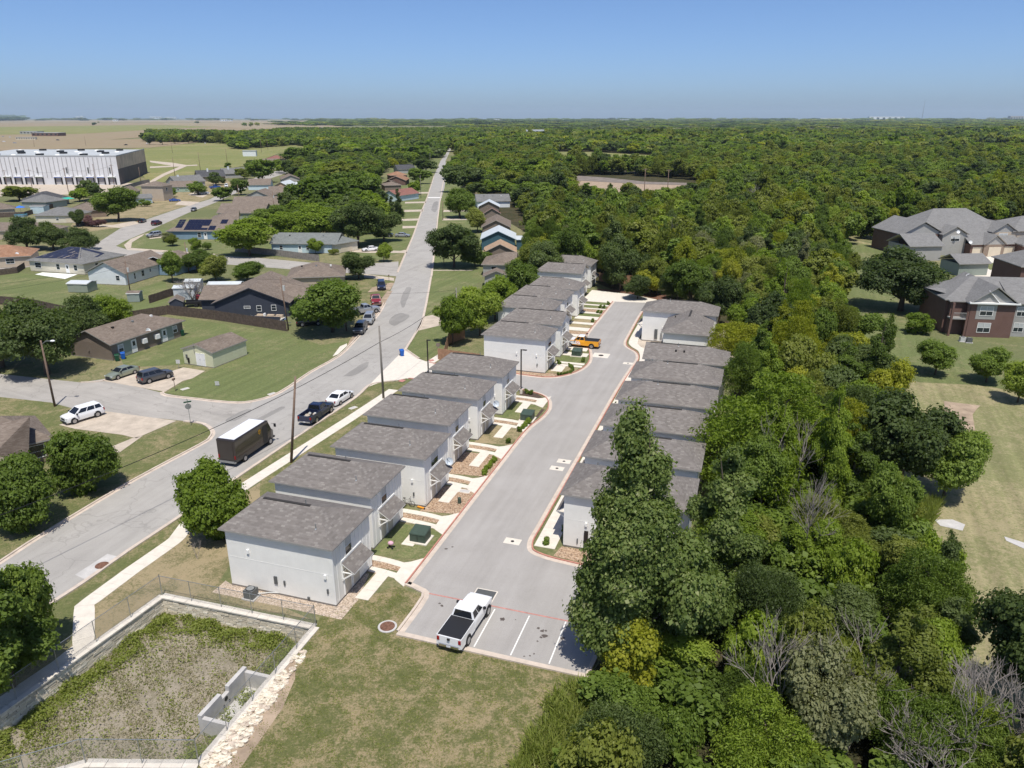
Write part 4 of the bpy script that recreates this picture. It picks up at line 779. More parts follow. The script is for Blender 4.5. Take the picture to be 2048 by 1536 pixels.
house('low tan roofed house behind the oaks at the left', (-60, 462), (100, 462), 11, 'hip', 2.0, 'w_beige', 'roof_taupe')
house('grey hip roofed house behind the small dark tree', (66, 431), (150, 431), 12, 'hip', 2.4, 'w_cream', 'roof_grey', wins=((.55, .9, 1.0, 2.1),), garage=((.85, 2.6),))
house('brown roofed brick house behind the big street tree', (146, 423), (214, 419), 12, 'hip', 2.8, 'brick_tan', 'roof_taupe')
house('blue grey house with a teal awning near the loading yard', (39, 403), (92, 404.5), 12, 'hip', 2.5, 'w_greygreen', 'roof_grey')
t, L, d = house('long dark roofed house beside the teal awning', (86, 400.5), (140, 394), 12, 'hip', 3.0, 'w_beige', 'roof_dark', wins=((.2, .9, .9, 2.1), (.4, .9, .9, 2.1)))
tp = MB(); tp.quad((L*.5, -3.2, 2.3), (L*.95, -3.2, 2.3), (L*.95, .2, 2.8), (L*.5, .2, 2.8)); tp.build('fabric_awning', M['teal_cloth'], t)
house('brown roofed house with the blue parasols, at the left edge', (-90, 423), (30, 417), 10, 'hip', 2.2, 'w_beige', 'roof_taupe')
# --- the back street
t, L, d = house('two storey beige house by the back street', (279, 372), (325, 372.5), 9, 'hip', 1.8, 'w_beige', 'roof_taupe', ez=6.6, rwins=((.4, 1.2, 4.3, 5.6),), blind=False)
house('brown single storey house left of the two storey house', (252, 390), (282, 381), 9, 'gx', 2.5, 'w_brown', 'roof_taupe')
house('pale roofed porch house in front of the two storey house', (262, 397), (306, 395), 8, 'gx', 1.4, 'w_paleblue', 'roof_grey', ez=2.5)
house('pale green house with a taupe roof behind the street tree', (338, 374), (392, 373), 10, 'gx', 2.6, 'w_green', 'roof_taupe', wins=((.3, 1.0, 1.0, 2.1),))
house('grey roofed house with a white chimney', (352, 366), (412, 362), 12, 'gx', 3.3, 'w_grey', 'roof_grey', chim=(.25, .45, 3.8))
house('charcoal roofed house with a white chimney', (395, 354), (452, 352), 13, 'gx', 3.5, 'w_brown', 'roof_dark', chim=(.42, .4, 4.4))
house('grey roofed house with a white chimney, last before the green field', (448, 348), (495, 346), 12, 'gx', 3.2, 'w_grey', 'roof_grey', chim=(.3, .4, 4.2))
t, L, d = house('blue house with rows of solar panels on its roof', (330, 462), (458, 462), 13, 'hl', 2.9, 'w_blue', 'roof_taupe', wins=((.52, 1.0, .8, 2.2),), doors=(.62,), blind=False)
sl_ = 2.9/(13/2); an = math.atan(sl_)
for (x0, x1, r0, r1) in ((.13, .22, 1, 5), (.28, .66, 0, 5), (.66, .74, 0, 2), (.8, .9, 3, 5)):
    n = max(1, round((x1-x0)*L/1.05))
    for i in range(n):
        for r_ in range(r0, r1):
            if x0 == .28 and r_ == 1 and i in (n-2, n-1): continue
            xa = x0*L+i*1.05; ya = .5+r_*1.12; p = lambda x, y: (x, y, 2.75+sl_*y+.08)
            MB().quad(p(xa, ya), p(xa+1.0, ya), p(xa+1.0, ya+1.07), p(xa, ya+1.07)).build('solar_panel', M['solar'], t)
house('taupe roofed house with skylight panels behind the solar house', (420, 442), (478, 440), 14, 'hl', 2.7, 'w_beige', 'roof_taupe')
house('long taupe roofed green house with a rooftop dish', (432, 426), (528, 426), 13, 'gx', 2.9, 'w_sage', 'roof_taupe', wins=((.3, 1.0, 1.0, 2.1),))
house('taupe gabled house behind the green one', (462, 411), (560, 410), 13, 'gx', 2.9, 'w_brown', 'roof_taupe')
gable_house('taupe house with a pale triangular gable', (488, 393), (540, 393), (520, 376), 'w_grey', 'roof_taupe', 2.8, 2.6)
house('taupe roofed house beside the power pole', (536, 387), (588, 386), 11, 'gx', 2.8, 'w_greygreen', 'roof_taupe')
house('taupe roofed house behind the row of gables', (494, 370), (541, 369.5), 11, 'gx', 2.8, 'w_paleblue', 'roof_taupe')
gable_house('tan gabled house with a pale metal roof', (545, 373), (578, 373), (562, 358), 'w_tan', 'roof_white', 2.7, 2.2)
house('white metal roofed carport between the trees', (588, 368), (611, 368), 8, 'gx', .8, 'w_grey', 'roof_white', ez=2.4)
gable_house('grey gabled house in the middle distance', (562, 359), (602, 358), (590, 344), 'w_grey', 'roof_taupe', 2.7, 2.2)
gable_house('blue grey gabled house with a brown roof', (606, 346), (642, 346), (640, 333), 'w_blue', 'roof_taupe', 2.7, 2.4)
house('maroon roofed house under the street trees', (542, 318), (574, 317), 12, 'hip', 2.6, 'w_brown', 'roof_red')
house('pale taupe roofed house at the edge of the green field', (526, 324), (560, 323), 12, 'gx', 2.2, 'w_grey', 'roof_taupe')
house('tan roofed house among the trees', (690, 314), (735, 312), 14, 'hip', 2.6, 'w_tan', 'roof_tan')
house('dark roofed house beside the tan one', (664, 318), (700, 316), 12, 'gx', 2.4, 'w_brown', 'roof_taupe')
t, L, d = house('long white house with a sage grey roof behind a board fence', (538, 487), (674, 488), 11, 'gx', 2.3, 'w_paleblue', 'roof_sage', wins=((.15, .8, 1.1, 2.1), (.56, .8, 1.0, 2.1)), doors=(.44,), vents=2, blind=False)
house('pale garage wing with a sage roof beside the white car', (669, 489), (719, 481), 10, 'hip', 1.9, 'w_cream', 'roof_sage', garage=((.5, 4.2),))
# --- the long street, left
gable_house('grey green gabled house on the long street', (714, 401), (748, 401), (752, 385), 'w_sage', 'roof_grey', 2.7, 2.0)
house('taupe roofed house in front of the grey green gable', (720, 410), (765, 408), 10, 'hip', 1.8, 'w_beige', 'roof_taupe')
gable_house('pale blue gabled house with a rust red roof', (762, 390), (795, 392), (790, 366), 'w_paleblue', 'roof_red', 2.7, 2.3)
house('brown roofed house behind the red roof', (768, 371), (804, 370), 12, 'hip', 2.0, 'w_brown', 'roof_taupe')
gable_house('terracotta gabled brick house on the long street', (772, 361), (812, 361), (800, 345), 'brick', 'roof_orange', 2.7, 2.3)
house('terracotta roofed house just beyond the brick one', (780, 351), (816, 350), 10, 'hip', 2.0, 'brick', 'roof_orange')
house('dark blue roofed house with white trim on the long street', (795, 339), (832, 338), 12, 'gx', 2.8, 'w_grey', 'roof_dark')
# --- the long street, right
t, L, d = house('taupe roofed house behind the front hedge, right of the street', (962, 529), (1032, 530), 11, 'hl', 2.2, 'w_grey', 'roof_taupe', wins=((.35, 1.3, .9, 2.2),), blind=False)
gable_house('taupe porch gable of the house right of the street', (965, 553), (1020, 553), (985, 535), 'w_grey', 'roof_taupe', 2.5, 1.3)
gable_house('tan roofed gable house in front of the blue one', (966, 505), (1034, 505), (1000, 478), 'w_brown', 'roof_tan', 2.7, 2.2)
t, L, d = gable_house('tall blue gable house with a pale metal roof', (960, 479), (1033, 479), (997, 450), 'w_teal', 'roof_white', 3.2, 2.4, fascia='w_blue')
r = roof_mb(L-.3, L+4.5, 1, 9, 3.0, .35, 0, 0); r.build('porch_roof', [M['roof_white'], M['w_blue'], M['soffit']], t); walls_mb(L, L+4.2, 1.3, 8.7, .1, 2.9).build('porch_wall', M['w_teal'], t)
gable_house('brown gable house beyond the blue one', (962, 455), (1022, 455), (990, 425), 'w_brown', 'roof_taupe', 2.7, 2.3)
gable_house('rust roofed gable house right of the street', (966, 427), (1002, 427), (984, 415), 'w_brown', 'roof_red', 2.7, 2.0)
gable_house('pale blue metal roofed house right of the street', (955, 414), (1000, 414), (982, 398), 'w_brown', 'roof_white', 2.7, 2.2)
house('grey roofed house beyond the pale metal roof', (953, 403), (1022, 402), 13, 'gx', 2.4, 'w_white', 'roof_grey', vents=3)
house('rust roofed house under the big trees right of the street', (948, 377), (975, 375), 12, 'gx', 2.0, 'w_beige', 'roof_red')
# --- lower left corner house
t, L, d = house('taupe roofed corner house with porch windows at the left edge', (-60, 957), (57, 927), 14, 'hip', 2.5, 'brick_tan', 'roof_taupe', doors=(.8,), wins=((.62, 1.2, .9, 2.2),), blind=False)
r = roof_mb(5.5, 14.5, L*.2, L+3.6, 2.75, 2.3, 4.4, 4.4, True); r.build('side_roof', [M['roof_taupe'], M['drip_edge'], M['soffit']], t); walls_mb(L*.2, L+3.1, 6, 14, .12, 2.7).build('side_wall', M['brick_tan'], t)
f = on_wall((L+3.1, 6, 0), (0, 1, 0), (1, 0, 0)); window(t, f, 1, 2.4, .9, 2.2, 2, blind=False); f = on_wall((L*.2, 6, 0), (1, 0, 0), (0, -1, 0)); window(t, f, L*.8+1.0, L*.8+2.5, .8, 2.2, 2, blind=False)
# ================================================================ brick apartments on the right
def apartment(label, o, a, blocks, wins=(), gables=(), dishes=(), name='apartment_building'):
    t = thing(name, label, 'apartments', o, a, 'brick apartment blocks')
    for bx, by, bw, bd, ze, rise, rf, wm in blocks:
        walls_mb(bx, bx+bw, by, by+bd, 0, ze-.1).build('wall', M[wm], t)
        ov = .5
        if rf == 'hip': r = roof_mb(bx-ov, bx+bw+ov, by-ov, by+bd+ov, ze, rise, bd/2+ov, bd/2+ov)
        elif rf == 'hipy': r = roof_mb(by-ov, by+bd+ov, bx-ov, bx+bw+ov, ze, rise, bw/2+ov, bw/2+ov, True)
        elif rf == 'gy':
            r = roof_mb(by-ov, by+bd+ov, bx-ov, bx+bw+ov, ze, rise, 0, 0, True)
            MB().poly([(bx, by, ze-.1), (bx+bw, by, ze-.1), (bx+bw/2, by, ze+rise*.86)]).build('gable', M['w_grey'], t)
        else: r = roof_mb(bx-ov, bx+bw+ov, by-ov, by+bd+ov, ze, rise, 0, 0)
        r.build('roof', [M['roof_apt'], M['drip_edge'], M['soffit']], t)
    for bx, by, s0, s1, z0, z1, pan in wins:
        f = on_wall((bx, by, 0), (1, 0, 0), (0, -1, 0))
        if pan: wbox(f, s0-.6, s1+.6, z0-.7, z1+.5, .002, .03).build('stucco_panel', M['w_grey'], t)
        window(t, on_wall((bx, by-.03, 0), (1, 0, 0), (0, -1, 0)) if pan else f, s0, s1, z0, z1, 2, muntin=True)
    for d_ in dishes: dish(t, d_, (-.3, -1, .5), .45, 'dish_white')
    return t
o = G(1898, 672); a = R(-8)
t = apartment('near brick apartment block with a balcony and two window gables', (o.x, o.y, 0), a,
    [(2.6, 0, 7.2, 13, 6.0, 3.0, 'gy', 'brick'), (0, 1.6, 3, 11, 6.0, 1.0, 'hip', 'brick'), (9.9, 1.2, 5.5, 11, 6.0, 2.6, 'gx', 'w_grey'), (15.4, .0, 9, 13, 6.0, 3.2, 'gy', 'brick'), (-.5, 2.5, 26, 11, 6.05, 3.1, 'hip', 'brick')],
    wins=[(2.6, 0, 1.6, 3.6, 3.9, 5.4, True), (2.6, 0, 1.7, 3.7, .9, 2.5, False), (9.9, 1.2, .8, 2.3, 3.7, 5.2, False), (9.9, 1.2, 3.2, 4.7, 3.7, 5.2, False), (9.9, 1.2, .8, 2.3, .9, 2.4, False), (9.9, 1.2, 3.2, 4.6, .4, 2.4, False), (15.4, 0, 2, 4, 3.7, 5.2, True)],
    dishes=[(6, 11, 8.6), (17, 8, 8.6)])
MB().box(-.3, 2.5, .1, 1.55, 3.0, 3.2).build('balcony_floor', M['w_grey'], t)
bl = MB(); [bl.box(-.28+i*.2, -.24+i*.2, .12, .16, 3.2, 4.1) for i in range(14)]; bl.box(-.3, 2.5, .1, .18, 4.1, 4.18); bl.build('balcony_railing', M['w_grey'], t)
for x in (-.3, 2.2): MB().box(x, x+.35, .05, .4, 0, 5.9).build('porch_column', M['brick'], t)
MB().bar((5.0, -.12, 8.2), (6.9, -.12, 6.25), .3, .12).build('gable_trim', M['white_trim'], t); MB().box(2.1, 10.2, -.55, -.02, 5.95, 6.2).build('eave_board', M['white_trim'], t)
o = G(1806, 513); 
t = apartment('far brick apartment block with beige garage doors and gabled dormers', (o.x, o.y, 0), R(6),
    [(0, 2, 12, 14, 5.8, 3.4, 'gy', 'brick'), (6, 3, 26, 16, 6.0, 5.6, 'hip', 'brick'), (26, 1, 7, 12, 6.2, 2.5, 'gy', 'w_beige'), (11, .5, 7, 8, 5.8, 2.2, 'gy', 'w_grey'), (18, -2.0, 14, 9, 3.4, 2.6, 'gx', 'brick'), (21.5, -2.6, 6, 5, 3.4, 2.6, 'gy', 'brick_tan'), (-3, -7, 9, 10, 4.0, 2.6, 'gx', 'w_grey')],
    wins=[(26, 1, 2, 4.5, 4.2, 5.7, False), (11, .5, 2.5, 5, 3.9, 5.3, False), (0, 2, 4, 6, 3.8, 5.2, False)], dishes=[(14.5, -.6, 6.6), (17.5, -2.2, 4.0)])
f = on_wall((18, -2.0, 0), (1, 0, 0), (0, -1, 0))
for k, s in enumerate((.6, 4.9, 9.8)): wbox(f, s, s+3.6, .1, 2.6, .65 if k == 1 else .003, .7 if k == 1 else .06).build('garage_door', M['garage'], t)
o = G(1915, 552)
apartment('low garage block with a grey roof behind the dark oak', (o.x, o.y, 0), R(6), [(0, 0, 7.5, 7, 3.0, 1.8, 'gx', 'w_greygreen')], name='garage_block')
o = G(2040, 515)
apartment('grey roofed apartment wing cut by the right edge, upper', (o.x, o.y, 0), R(4), [(0, 0, 22, 12, 3.6, 2.2, 'hip', 'w_grey'), (1, 6, 22, 14, 6.4, 3.2, 'hip', 'w_beige'), (0, -.3, 1.2, 10, 3.3, .6, 'gx', 'brick')], dishes=[(.2, 7, 7.4)])
o = G(2050, 592)
apartment('grey hip roofed apartment wing cut by the right edge, lower', (o.x, o.y, 0), R(-6), [(-.8, 2, 20, 12, 6.0, 3.4, 'hip', 'brick')], dishes=[(5, 3.5, 7.0)])
# ================================================================ warehouse
A = G(241, 370); B = G(-70, 369); wa = math.atan2((A-B).y, (A-B).x); WL = (A-B).length; WH = 15.6
t = thing('warehouse', 'huge pale ribbed warehouse with loading docks', 'warehouse', (B.x, B.y, 0), wa)
dep = 97.0; skx = -33.0
MB().quad((0, 0, 0), (WL, 0, 0), (WL, 0, WH), (0, 0, WH)).build('front_wall', M['wh_wall'], t)
sw_ = MB(); sw_.quad((WL, 0, WH*.56), (WL+skx, dep, WH*.5), (WL+skx, dep, WH), (WL, 0, WH), 0); sw_.quad((WL, 0, 0), (WL+skx, dep, 0), (WL+skx, dep, WH*.5), (WL, 0, WH*.56), 1); sw_.build('side_wall', [M['wh_side'], M['wh_side2']], t)  # light brown above, dark below, the split sloping down towards the back
MB().poly([(0, 0, WH), (WL, 0, WH), (WL+skx, dep, WH), (skx, dep, WH)]).box(0, WL+.1, -.15, .25, WH, WH+.6).bar((WL-.1, .4, WH+.3), (WL+skx-.1, dep, WH+.3), .3, .55).build('roof', M['wh_roof'], t)
n = int(WL/2.55)
for i in range(n): MB().box(i*2.55+.9, i*2.55+1.15, -.22, 0, 3.9, WH-.5).build('wall_rib', M['wh_rib'], t)
dx = [WL-6.2-k*6.25 for k in range(6)] + [WL-6.2-4.6-k*6.25 for k in range(6, 12)]
for k, x in enumerate(dx):
    if x < 1: continue
    dk = MB().box(x, x+4.2, -1.1, -.02, 4.1, 4.9).build('dock_canopy', M['white_trim'], t); MB().box(x+.2, x+3.9, -.12, -.01, .9, 3.9).build('dock_door', M['wh_rib'], dk)
    for xx in (x-.1, x+3.8): MB().box(xx, xx+.5, -.7, -.02, .3, 4.0).build('dock_bumper', M['black_plastic'], dk)
    if k % 2 == 0: MB().box(x+1.1, x+1.9, -.14, -.02, 6.4, 9.6).build('louvre', M['ac_grey'], t)
    MB().box(x, x+4.2, -1.14, -1.105, 4.1, 4.35).build('canopy_stripe', M['bin_blue' if k % 3 else 'bin_green'], dk)
for i in range(7):
    for j in range(4):
        y = 9+j*22; x = WL-10-i*13-(j % 2)*5+skx*y/dep
        if x < 3+skx*y/dep: continue
        if (i+j) % 2: MB().box(x, x+3.2, y, y+3.0, WH, WH+1.1).build('roof_unit', M['black_plastic'], t)
        else: MB().ball((x, y, WH+.1), 1.3, 10, 6, (1.2, 1, .5)).build('skylight', M['white_trim'], t)
# --- far buildings near the skyline
def block(label, p, w_, d_, h_, m, rm='wh_roof', name='far_building', a=0.0, wn=0):
    o = G(*p); t = thing(name, label, 'building', (o.x, o.y, 0), a); walls_mb(0, w_, 0, d_, 0, h_).build('wall', M[m], t); MB().box(-.3, w_+.3, -.3, d_+.3, h_, h_+.5).build('roof', M[rm], t)
    f = on_wall((0, 0, 0), (1, 0, 0), (0, -1, 0))
    for k in range(wn): wbox(f, (k+.25)*w_/wn, (k+.7)*w_/wn, h_*.35, h_*.8, .01, .1).build('window', M['glass'], t)
    return t
block('long low brick building in the fields beyond the warehouse', (64, 272.5), 55, 30, 6.5, 'brick', wn=6)
block('grey brick wing left of the long low building', (40, 268.5), 40, 30, 6, 'w_grey', wn=5)
block('white portable building with small windows in the field', (32, 279.5), 34, 6, 4, 'w_cream', wn=8)
block('white box shaped trailer at the edge of the green field', (486, 313), 13, 4, 5.2, 'w_white', name='trailer_box')
block('white roofed house deep in the wood', (1052, 270.5), 40, 14, 11, 'w_white', 'white_trim', wn=4)
block('pale flat building in the wood at the right', (1464, 288), 26, 12, 8, 'w_white', 'white_trim', wn=3)
block('long white shed on the right skyline', (1738, 241.2), 520, 60, 55, 'w_white', 'white_trim', wn=6)
block('lower white shed on the right skyline', (1640, 241.4), 420, 60, 34, 'w_white', 'white_trim', wn=6)
block('grey block at the far right skyline', (2020, 242), 260, 60, 60, 'w_grey', wn=8)
block('white grain tower on the left skyline', (152, 239.3), 90, 60, 70, 'w_white', 'white_trim', wn=3)
block('second white tower on the left skyline', (161, 239.3), 70, 60, 80, 'w_white', 'white_trim', wn=3)
block('long white plant on the skyline left of centre', (300, 239), 300, 60, 70, 'w_white', 'white_trim', wn=8)
block('another long white plant on the skyline left of centre', (330, 239), 280, 60, 60, 'w_white', 'white_trim', wn=8)
for k, (px, w_, h_) in enumerate(((225, 60, 18), (440, 80, 20), (455, 50, 16), (745, 90, 22), (760, 60, 18), (980, 120, 20), (1125, 140, 20), (1240, 110, 18), (1280, 140, 20))):
    block(['pale shed by the far trees, left', 'pale farm building on the skyline', 'small pale barn beside the farm building', 'white building above the trees left of the road', 'pale building beside it above the trees', 'pale roof right of the road end', 'pale roof on the skyline above the red tree', 'pale roof on the skyline right of centre', 'long pale roof on the skyline right of centre'][k], (px, 242 if px > 500 else 242.5), w_, 30, h_, 'w_white', 'white_trim', wn=3)
# ================================================================ detention pond: walls, fence, outlet
stone_meshes = []
for k in range(6):
    mb = MB(); j = lambda: random.uniform(-.06, .06)
    mb.hexa([(-.5+j(), -.5, -.5+j()), (.5+j(), -.5, -.5+j()), (.5, .5, -.5), (-.5, .5, -.5), (-.5+j(), -.5+j()*2, .5+j()), (.5+j(), -.5+j()*2, .5+j()), (.5, .5, .5), (-.5, .5, .5)])
    stone_meshes.append(mb.mesh('stone', M['stone_wall'][k % 4]))
def retaining(label, A, B, stones=True, inward=1):
    v = B-A; L = v.length; a = math.atan2(v.y, v.x); t = thing('retaining_wall', label, 'wall', (A.x, A.y, 0), a, 'limestone walls of the pond')
    s = -inward
    MB().box(0, L, min(0, s*.42), max(0, s*.42), PD, -.02).build('core', M['stone_wall'][2], t) if not stones else MB().box(0, L, -.1 if s > 0 else -.42, .42 if s > 0 else .1, PD, -.02).build('core', M['stone_wall'][2], t)
    x = 0
    while x < L-.2:
        w_ = min(random.uniform(.9, 1.4), L-x); MB().box(x+.01, x+w_-.01, -.32, .3, -.015, .09+random.uniform(-.008, .01)).build('coping_stone', M['stone_cap'], t); x += w_
    if stones:
        rows = 7; hh = (-.03-PD)/rows; cnt = 0
        for r_ in range(rows):
            x = random.uniform(-.3, 0)
            while x < L-.15:
                w_ = random.uniform(.4, .85)
                o = ob('stone', stone_meshes[random.randrange(6)], t, (x+w_/2, (-.1 if s > 0 else .1)-s*0 - (.04 if s > 0 else -.04), PD+hh*(r_+.5)), 0 if s > 0 else math.pi)
                o.scale = (w_-.03, .2+random.uniform(0, .07), hh-.025); x += w_; cnt += 1
    return t
P_ = POND
retaining('limestone wall of the pond facing the camera, by the nearest townhouse', P_[0], P_[1], True, -1)
retaining('long limestone wall of the pond beside the sidewalk', P_[6], P_[0], True, -1)
retaining('pond wall beside the rubble strip', P_[1], P_[2], False, -1)
retaining('short angled pond wall at the bottom edge', P_[2], P_[4], False, -1)
retaining('pond wall at the bottom left edge', P_[4], P_[5], False, -1)
def chain_mat():
    m, n, b = _new('chain link mesh'); b.inputs['Base Color'].default_value = rgb((.33, .34, .34)); b.inputs['Metallic'].default_value = .5; b.inputs['Roughness'].default_value = .5
    uv = n.nodes.new('ShaderNodeUVMap').outputs[0]; s = n.nodes.new('ShaderNodeSeparateXYZ'); n.links.new(uv, s.inputs[0]); outs = []
    for op in ('ADD', 'SUBTRACT'):
        a = n.nodes.new('ShaderNodeMath'); a.operation = op; n.links.new(s.outputs[0], a.inputs[0]); n.links.new(s.outputs[1], a.inputs[1])
        f_ = n.nodes.new('ShaderNodeMath'); f_.operation = 'PINGPONG'; f_.inputs[1].default_value = .05; n.links.new(a.outputs[0], f_.inputs[0])
        l = n.nodes.new('ShaderNodeMath'); l.operation = 'LESS_THAN'; l.inputs[1].default_value = .0052; n.links.new(f_.outputs[0], l.inputs[0]); outs.append(l.outputs[0])
    mx = n.nodes.new('ShaderNodeMath'); mx.operation = 'MAXIMUM'; n.links.new(outs[0], mx.inputs[0]); n.links.new(outs[1], mx.inputs[1]); n.links.new(mx.outputs[0], b.inputs['Alpha']); return m
M['chain'] = chain_mat()
fz = [p.copy() for p in (P_[6], P_[0], P_[1], P_[2], P_[4], P_[5])]
labs = ['chain link fence along the sidewalk side of the pond', 'chain link fence between the pond and the nearest townhouse', 'chain link fence along the rubble strip', 'short chain link run at the bottom of the picture', 'chain link run at the bottom left corner']
for k in range(5):
    A, B = fz[k], fz[k+1]; v = B-A; L = v.length
    t = thing('chain_link_fence', labs[k], 'fence', (A.x, A.y, .09), math.atan2(v.y, v.x), 'chain link around the pond'); n = max(1, round(L/2.9))
    for i in range(n+1): MB().tube([(L*i/n, 0, 0), (L*i/n, 0, 1.85 + (.06 if i in (0, n) else 0))], .034 if i in (0, n) else .026, 8).build('post', M['steel'], t)
    MB().tube([(0, 0, 1.8), (L, 0, 1.8)], .022, 6).build('top_rail', M['steel'], t)
    MB().quad((0, 0, .05), (L, 0, .05), (L, 0, 1.8), (0, 0, 1.8)).build('wire_mesh', M['chain'], t)
# outlet box of grey concrete against the right hand wall
A, B = P_[1], P_[2]; v = B-A; L = v.length
t = thing('outlet_structure', 'grey concrete outlet box with round openings in the pond', 'drain', (A.x, A.y, 0), math.atan2(v.y, v.x))
x0, x1 = L*.40, L*.76; w_ = 2.3
cm = M['concrete_grey']
MB().box(x0, x0+.28, -w_, -.35, PD, -.12).build('end_wall', cm, t); MB().box(x1-.28, x1, -w_, -.35, PD, -.12).build('end_wall', cm, t)
f = MB(); f.box(x0+.001, x0+(x1-x0)*.42, -w_-.3, -w_, PD, .12); f.box(x0+(x1-x0)*.42, x0+(x1-x0)*.58, -w_-.3, -w_, PD, -.3); f.box(x0+(x1-x0)*.58, x1-.001, -w_-.3, -w_, PD, .12); f.build('front_wall', cm, t)
MB().box(x0+.28, x1-.28, -w_+.002, -.35, PD+.01, PD+.12).build('floor', cm, t)
for xx, zz, r_ in ((.5, -.55, .17), (.56, -.95, .1), (.44, -.95, .1)):
    MB().tube([(x0+(x1-x0)*xx, -w_-.05, zz), (x0+(x1-x0)*xx, -w_+.012, zz)], r_, 16).build('opening', M['black_plastic'], t)
# rubble strip outside the right hand wall
mb = MB(); dv = v.normalized(); nv = Vector((-dv.y, dv.x, 0))
for i in range(520):
    s = random.uniform(.2, 1.04); wd = random.uniform(.25, .9+.7*max(0, min(1, (s-.3)*2))); 
    if s < .38 and random.random() < .75: continue
    p = A + v*s + nv*wd; r_ = random.uniform(.09, .24)
    mb.ball((p.x, p.y, r_*.35), r_, 6, 3, (random.uniform(.8, 1.4), random.uniform(.7, 1.2), random.uniform(.5, .9)), 0 if random.random() < .55 else 1 if random.random() < .6 else 2, .28)
tag(mb.build('rubble', [M['stone_wall'][1], M['rock'], M['stone_wall'][0]]), 'strip of pale broken rock along the pond fence', 'rubble', kind='stuff')
sheet('rubble_bed', [A+v*.24+nv*.3, A+v*.45+nv*.3, A+v*1.1+nv*.3, A+v*1.1+nv*2.6, A+v*.6+nv*2.2, A+v*.4+nv*1.5], .011, M['dirt'], label='sandy bed under the broken rock')
p = G(775, 1254); t = thing('manhole', 'round concrete manhole set in the foreground lawn', 'manhole', (p.x, p.y, 0)); MB().cyl((0, 0, 0), .72, .07, 28).build('ring', M['concrete_grey'], t); MB().cyl((0, 0, .07), .56, .02, 28).build('cover', M['mulch_red'], t)
# ================================================================ fences of boards
def board_fence(label, line, h=1.8, m='picket_dark', pw=.14, name='board_fence', rails_near=False):
    o = line[0]; t = thing(name, label, 'fence', (o.x, o.y, 0), 0); mb = MB()
    for a, b in zip(line[:-1], line[1:]):
        v = b-a; L = v.length; d = v/L; nn = Vector((-d.y, d.x, 0)); n = int(L/(pw+.012))
        for i in range(n):
            q = a-o+d*(i*(pw+.012)); hh = h+random.uniform(-.05, .03); e = q+d*pw; k = nn*.02
            mb.hexa([q, e, e+k, q+k, q+Vector((0, 0, hh)), e+Vector((0, 0, hh)), e+k+Vector((0, 0, hh)), q+k+Vector((0, 0, hh))])
        np_ = max(1, round(L/2.4))
        for i in range(np_+1):
            q = a-o+d*(L*i/np_)+nn*.08; MB().box(q.x-.05, q.x+.05, q.y-.05, q.y+.05, 0, h-.1).build('post', M[m], t)
        for z in (.35, h-.35): MB().bar(a-o+nn*.05+Vector((0, 0, z)), b-o+nn*.05+Vector((0, 0, z)), .05, .09).build('rail', M[m], t)
    pk = mb.build('pickets', M[m], t); tag(pk, kind='stuff'); return t
board_fence('dark weathered board fence behind the corner lawn', pxs([(335, 629), (430, 640), (575, 663)]), 1.9)
board_fence('dark board fence running away behind the duplex', pxs([(190, 668), (270, 640), (335, 629)]), 1.8)
board_fence('dark board fence across the bright back lawn', pxs([(-100, 606), (0, 609), (60, 614), (150, 634)]), 1.8)
board_fence('dark board fence beside the bare tree', pxs([(300, 607), (345, 592), (385, 575)]), 1.7)
board_fence('grey board fence in front of the long white house', pxs([(470, 503), (560, 513), (638, 523)]), 1.8, 'picket_grey')
board_fence('dark board fence in front of the terracotta roofed house', pxs([(-70, 556), (-10, 552), (36, 546), (51, 536)]), 1.5)
board_fence('new cedar fence by the estate entrance', pxs([(890, 716), (898, 688), (930, 676)]) , 1.9, 'picket_cedar')
board_fence('new cedar fence joining the blank white side wall', [S(-17.5, 61.2), S(-10.1, 60.3)], 1.9, 'picket_cedar')
board_fence('cedar fence at the end of the far row', [S(-5.5, 128.5), S(3, 127.5)], 2.0, 'picket_cedar')
board_fence('dark board fence beside the pool parasols', pxs([(-40, 437), (50, 433), (110, 415)]), 1.8)
board_fence('grey board fence behind the two storey house', pxs([(245, 381), (285, 369), (300, 366)]), 2.2, 'picket_grey')
# ================================================================ poles, lamps, wires
TOPS = {}
def pole(key, label, base, h, r=.15, m='pole_wood', lean=(0, 0), arms=0, lamp=None, trans=0, name='utility_pole', seg=9):
    b = G(*base); t = thing(name, label, 'pole', (b.x, b.y, 0), 0, 'utility poles'); top = Vector((lean[0], lean[1], h)); TOPS[key] = b+top
    MB().tube([(0, 0, -.2), top], [r, r*.68], seg).build('shaft', M[m], t, smooth=True)
    for i in range(arms):
        z = h-.5-i*.9; c = top*((z)/h); q = MB().bar(c+Vector((-1.2, .18, 0)), c+Vector((1.2, .18, 0)), .11).build('crossarm', M[m], t)
        for x in (-1.1, -.5, .5, 1.1): MB().cyl(c+Vector((x, .18, .05)), .045, .2, 8).build('insulator', M['insulator'], q)
    if lamp:
        dx, dy, hz_, hd = lamp; c = top*(hz_/h); e = c+Vector((dx, dy, hd))
        MB().tube([c, c.lerp(e, .5)+Vector((0, 0, .25)), e], .035, 6).build('lamp_arm', M['steel'], t)
        d = (e-c); d.z = 0; d.normalize(); MB().ball(e+d*.25, .32, 10, 6, (1.0, .7, .38)).build('lamp_head', M['dish_white'], t, smooth=True)
    for i in range(trans):
        c = top*((h-1.9)/h); MB().cyl(c+Vector((.34, -.1, -.45)), .22, .85, 12).build('transformer', M['insulator'], t)
    return t
pole('a', 'leaning wooden pole with a street lamp at the side street', (110, 813), 9.1, .15, 'pole_wood', lamp=(1.2, .1, 8.5, .5))
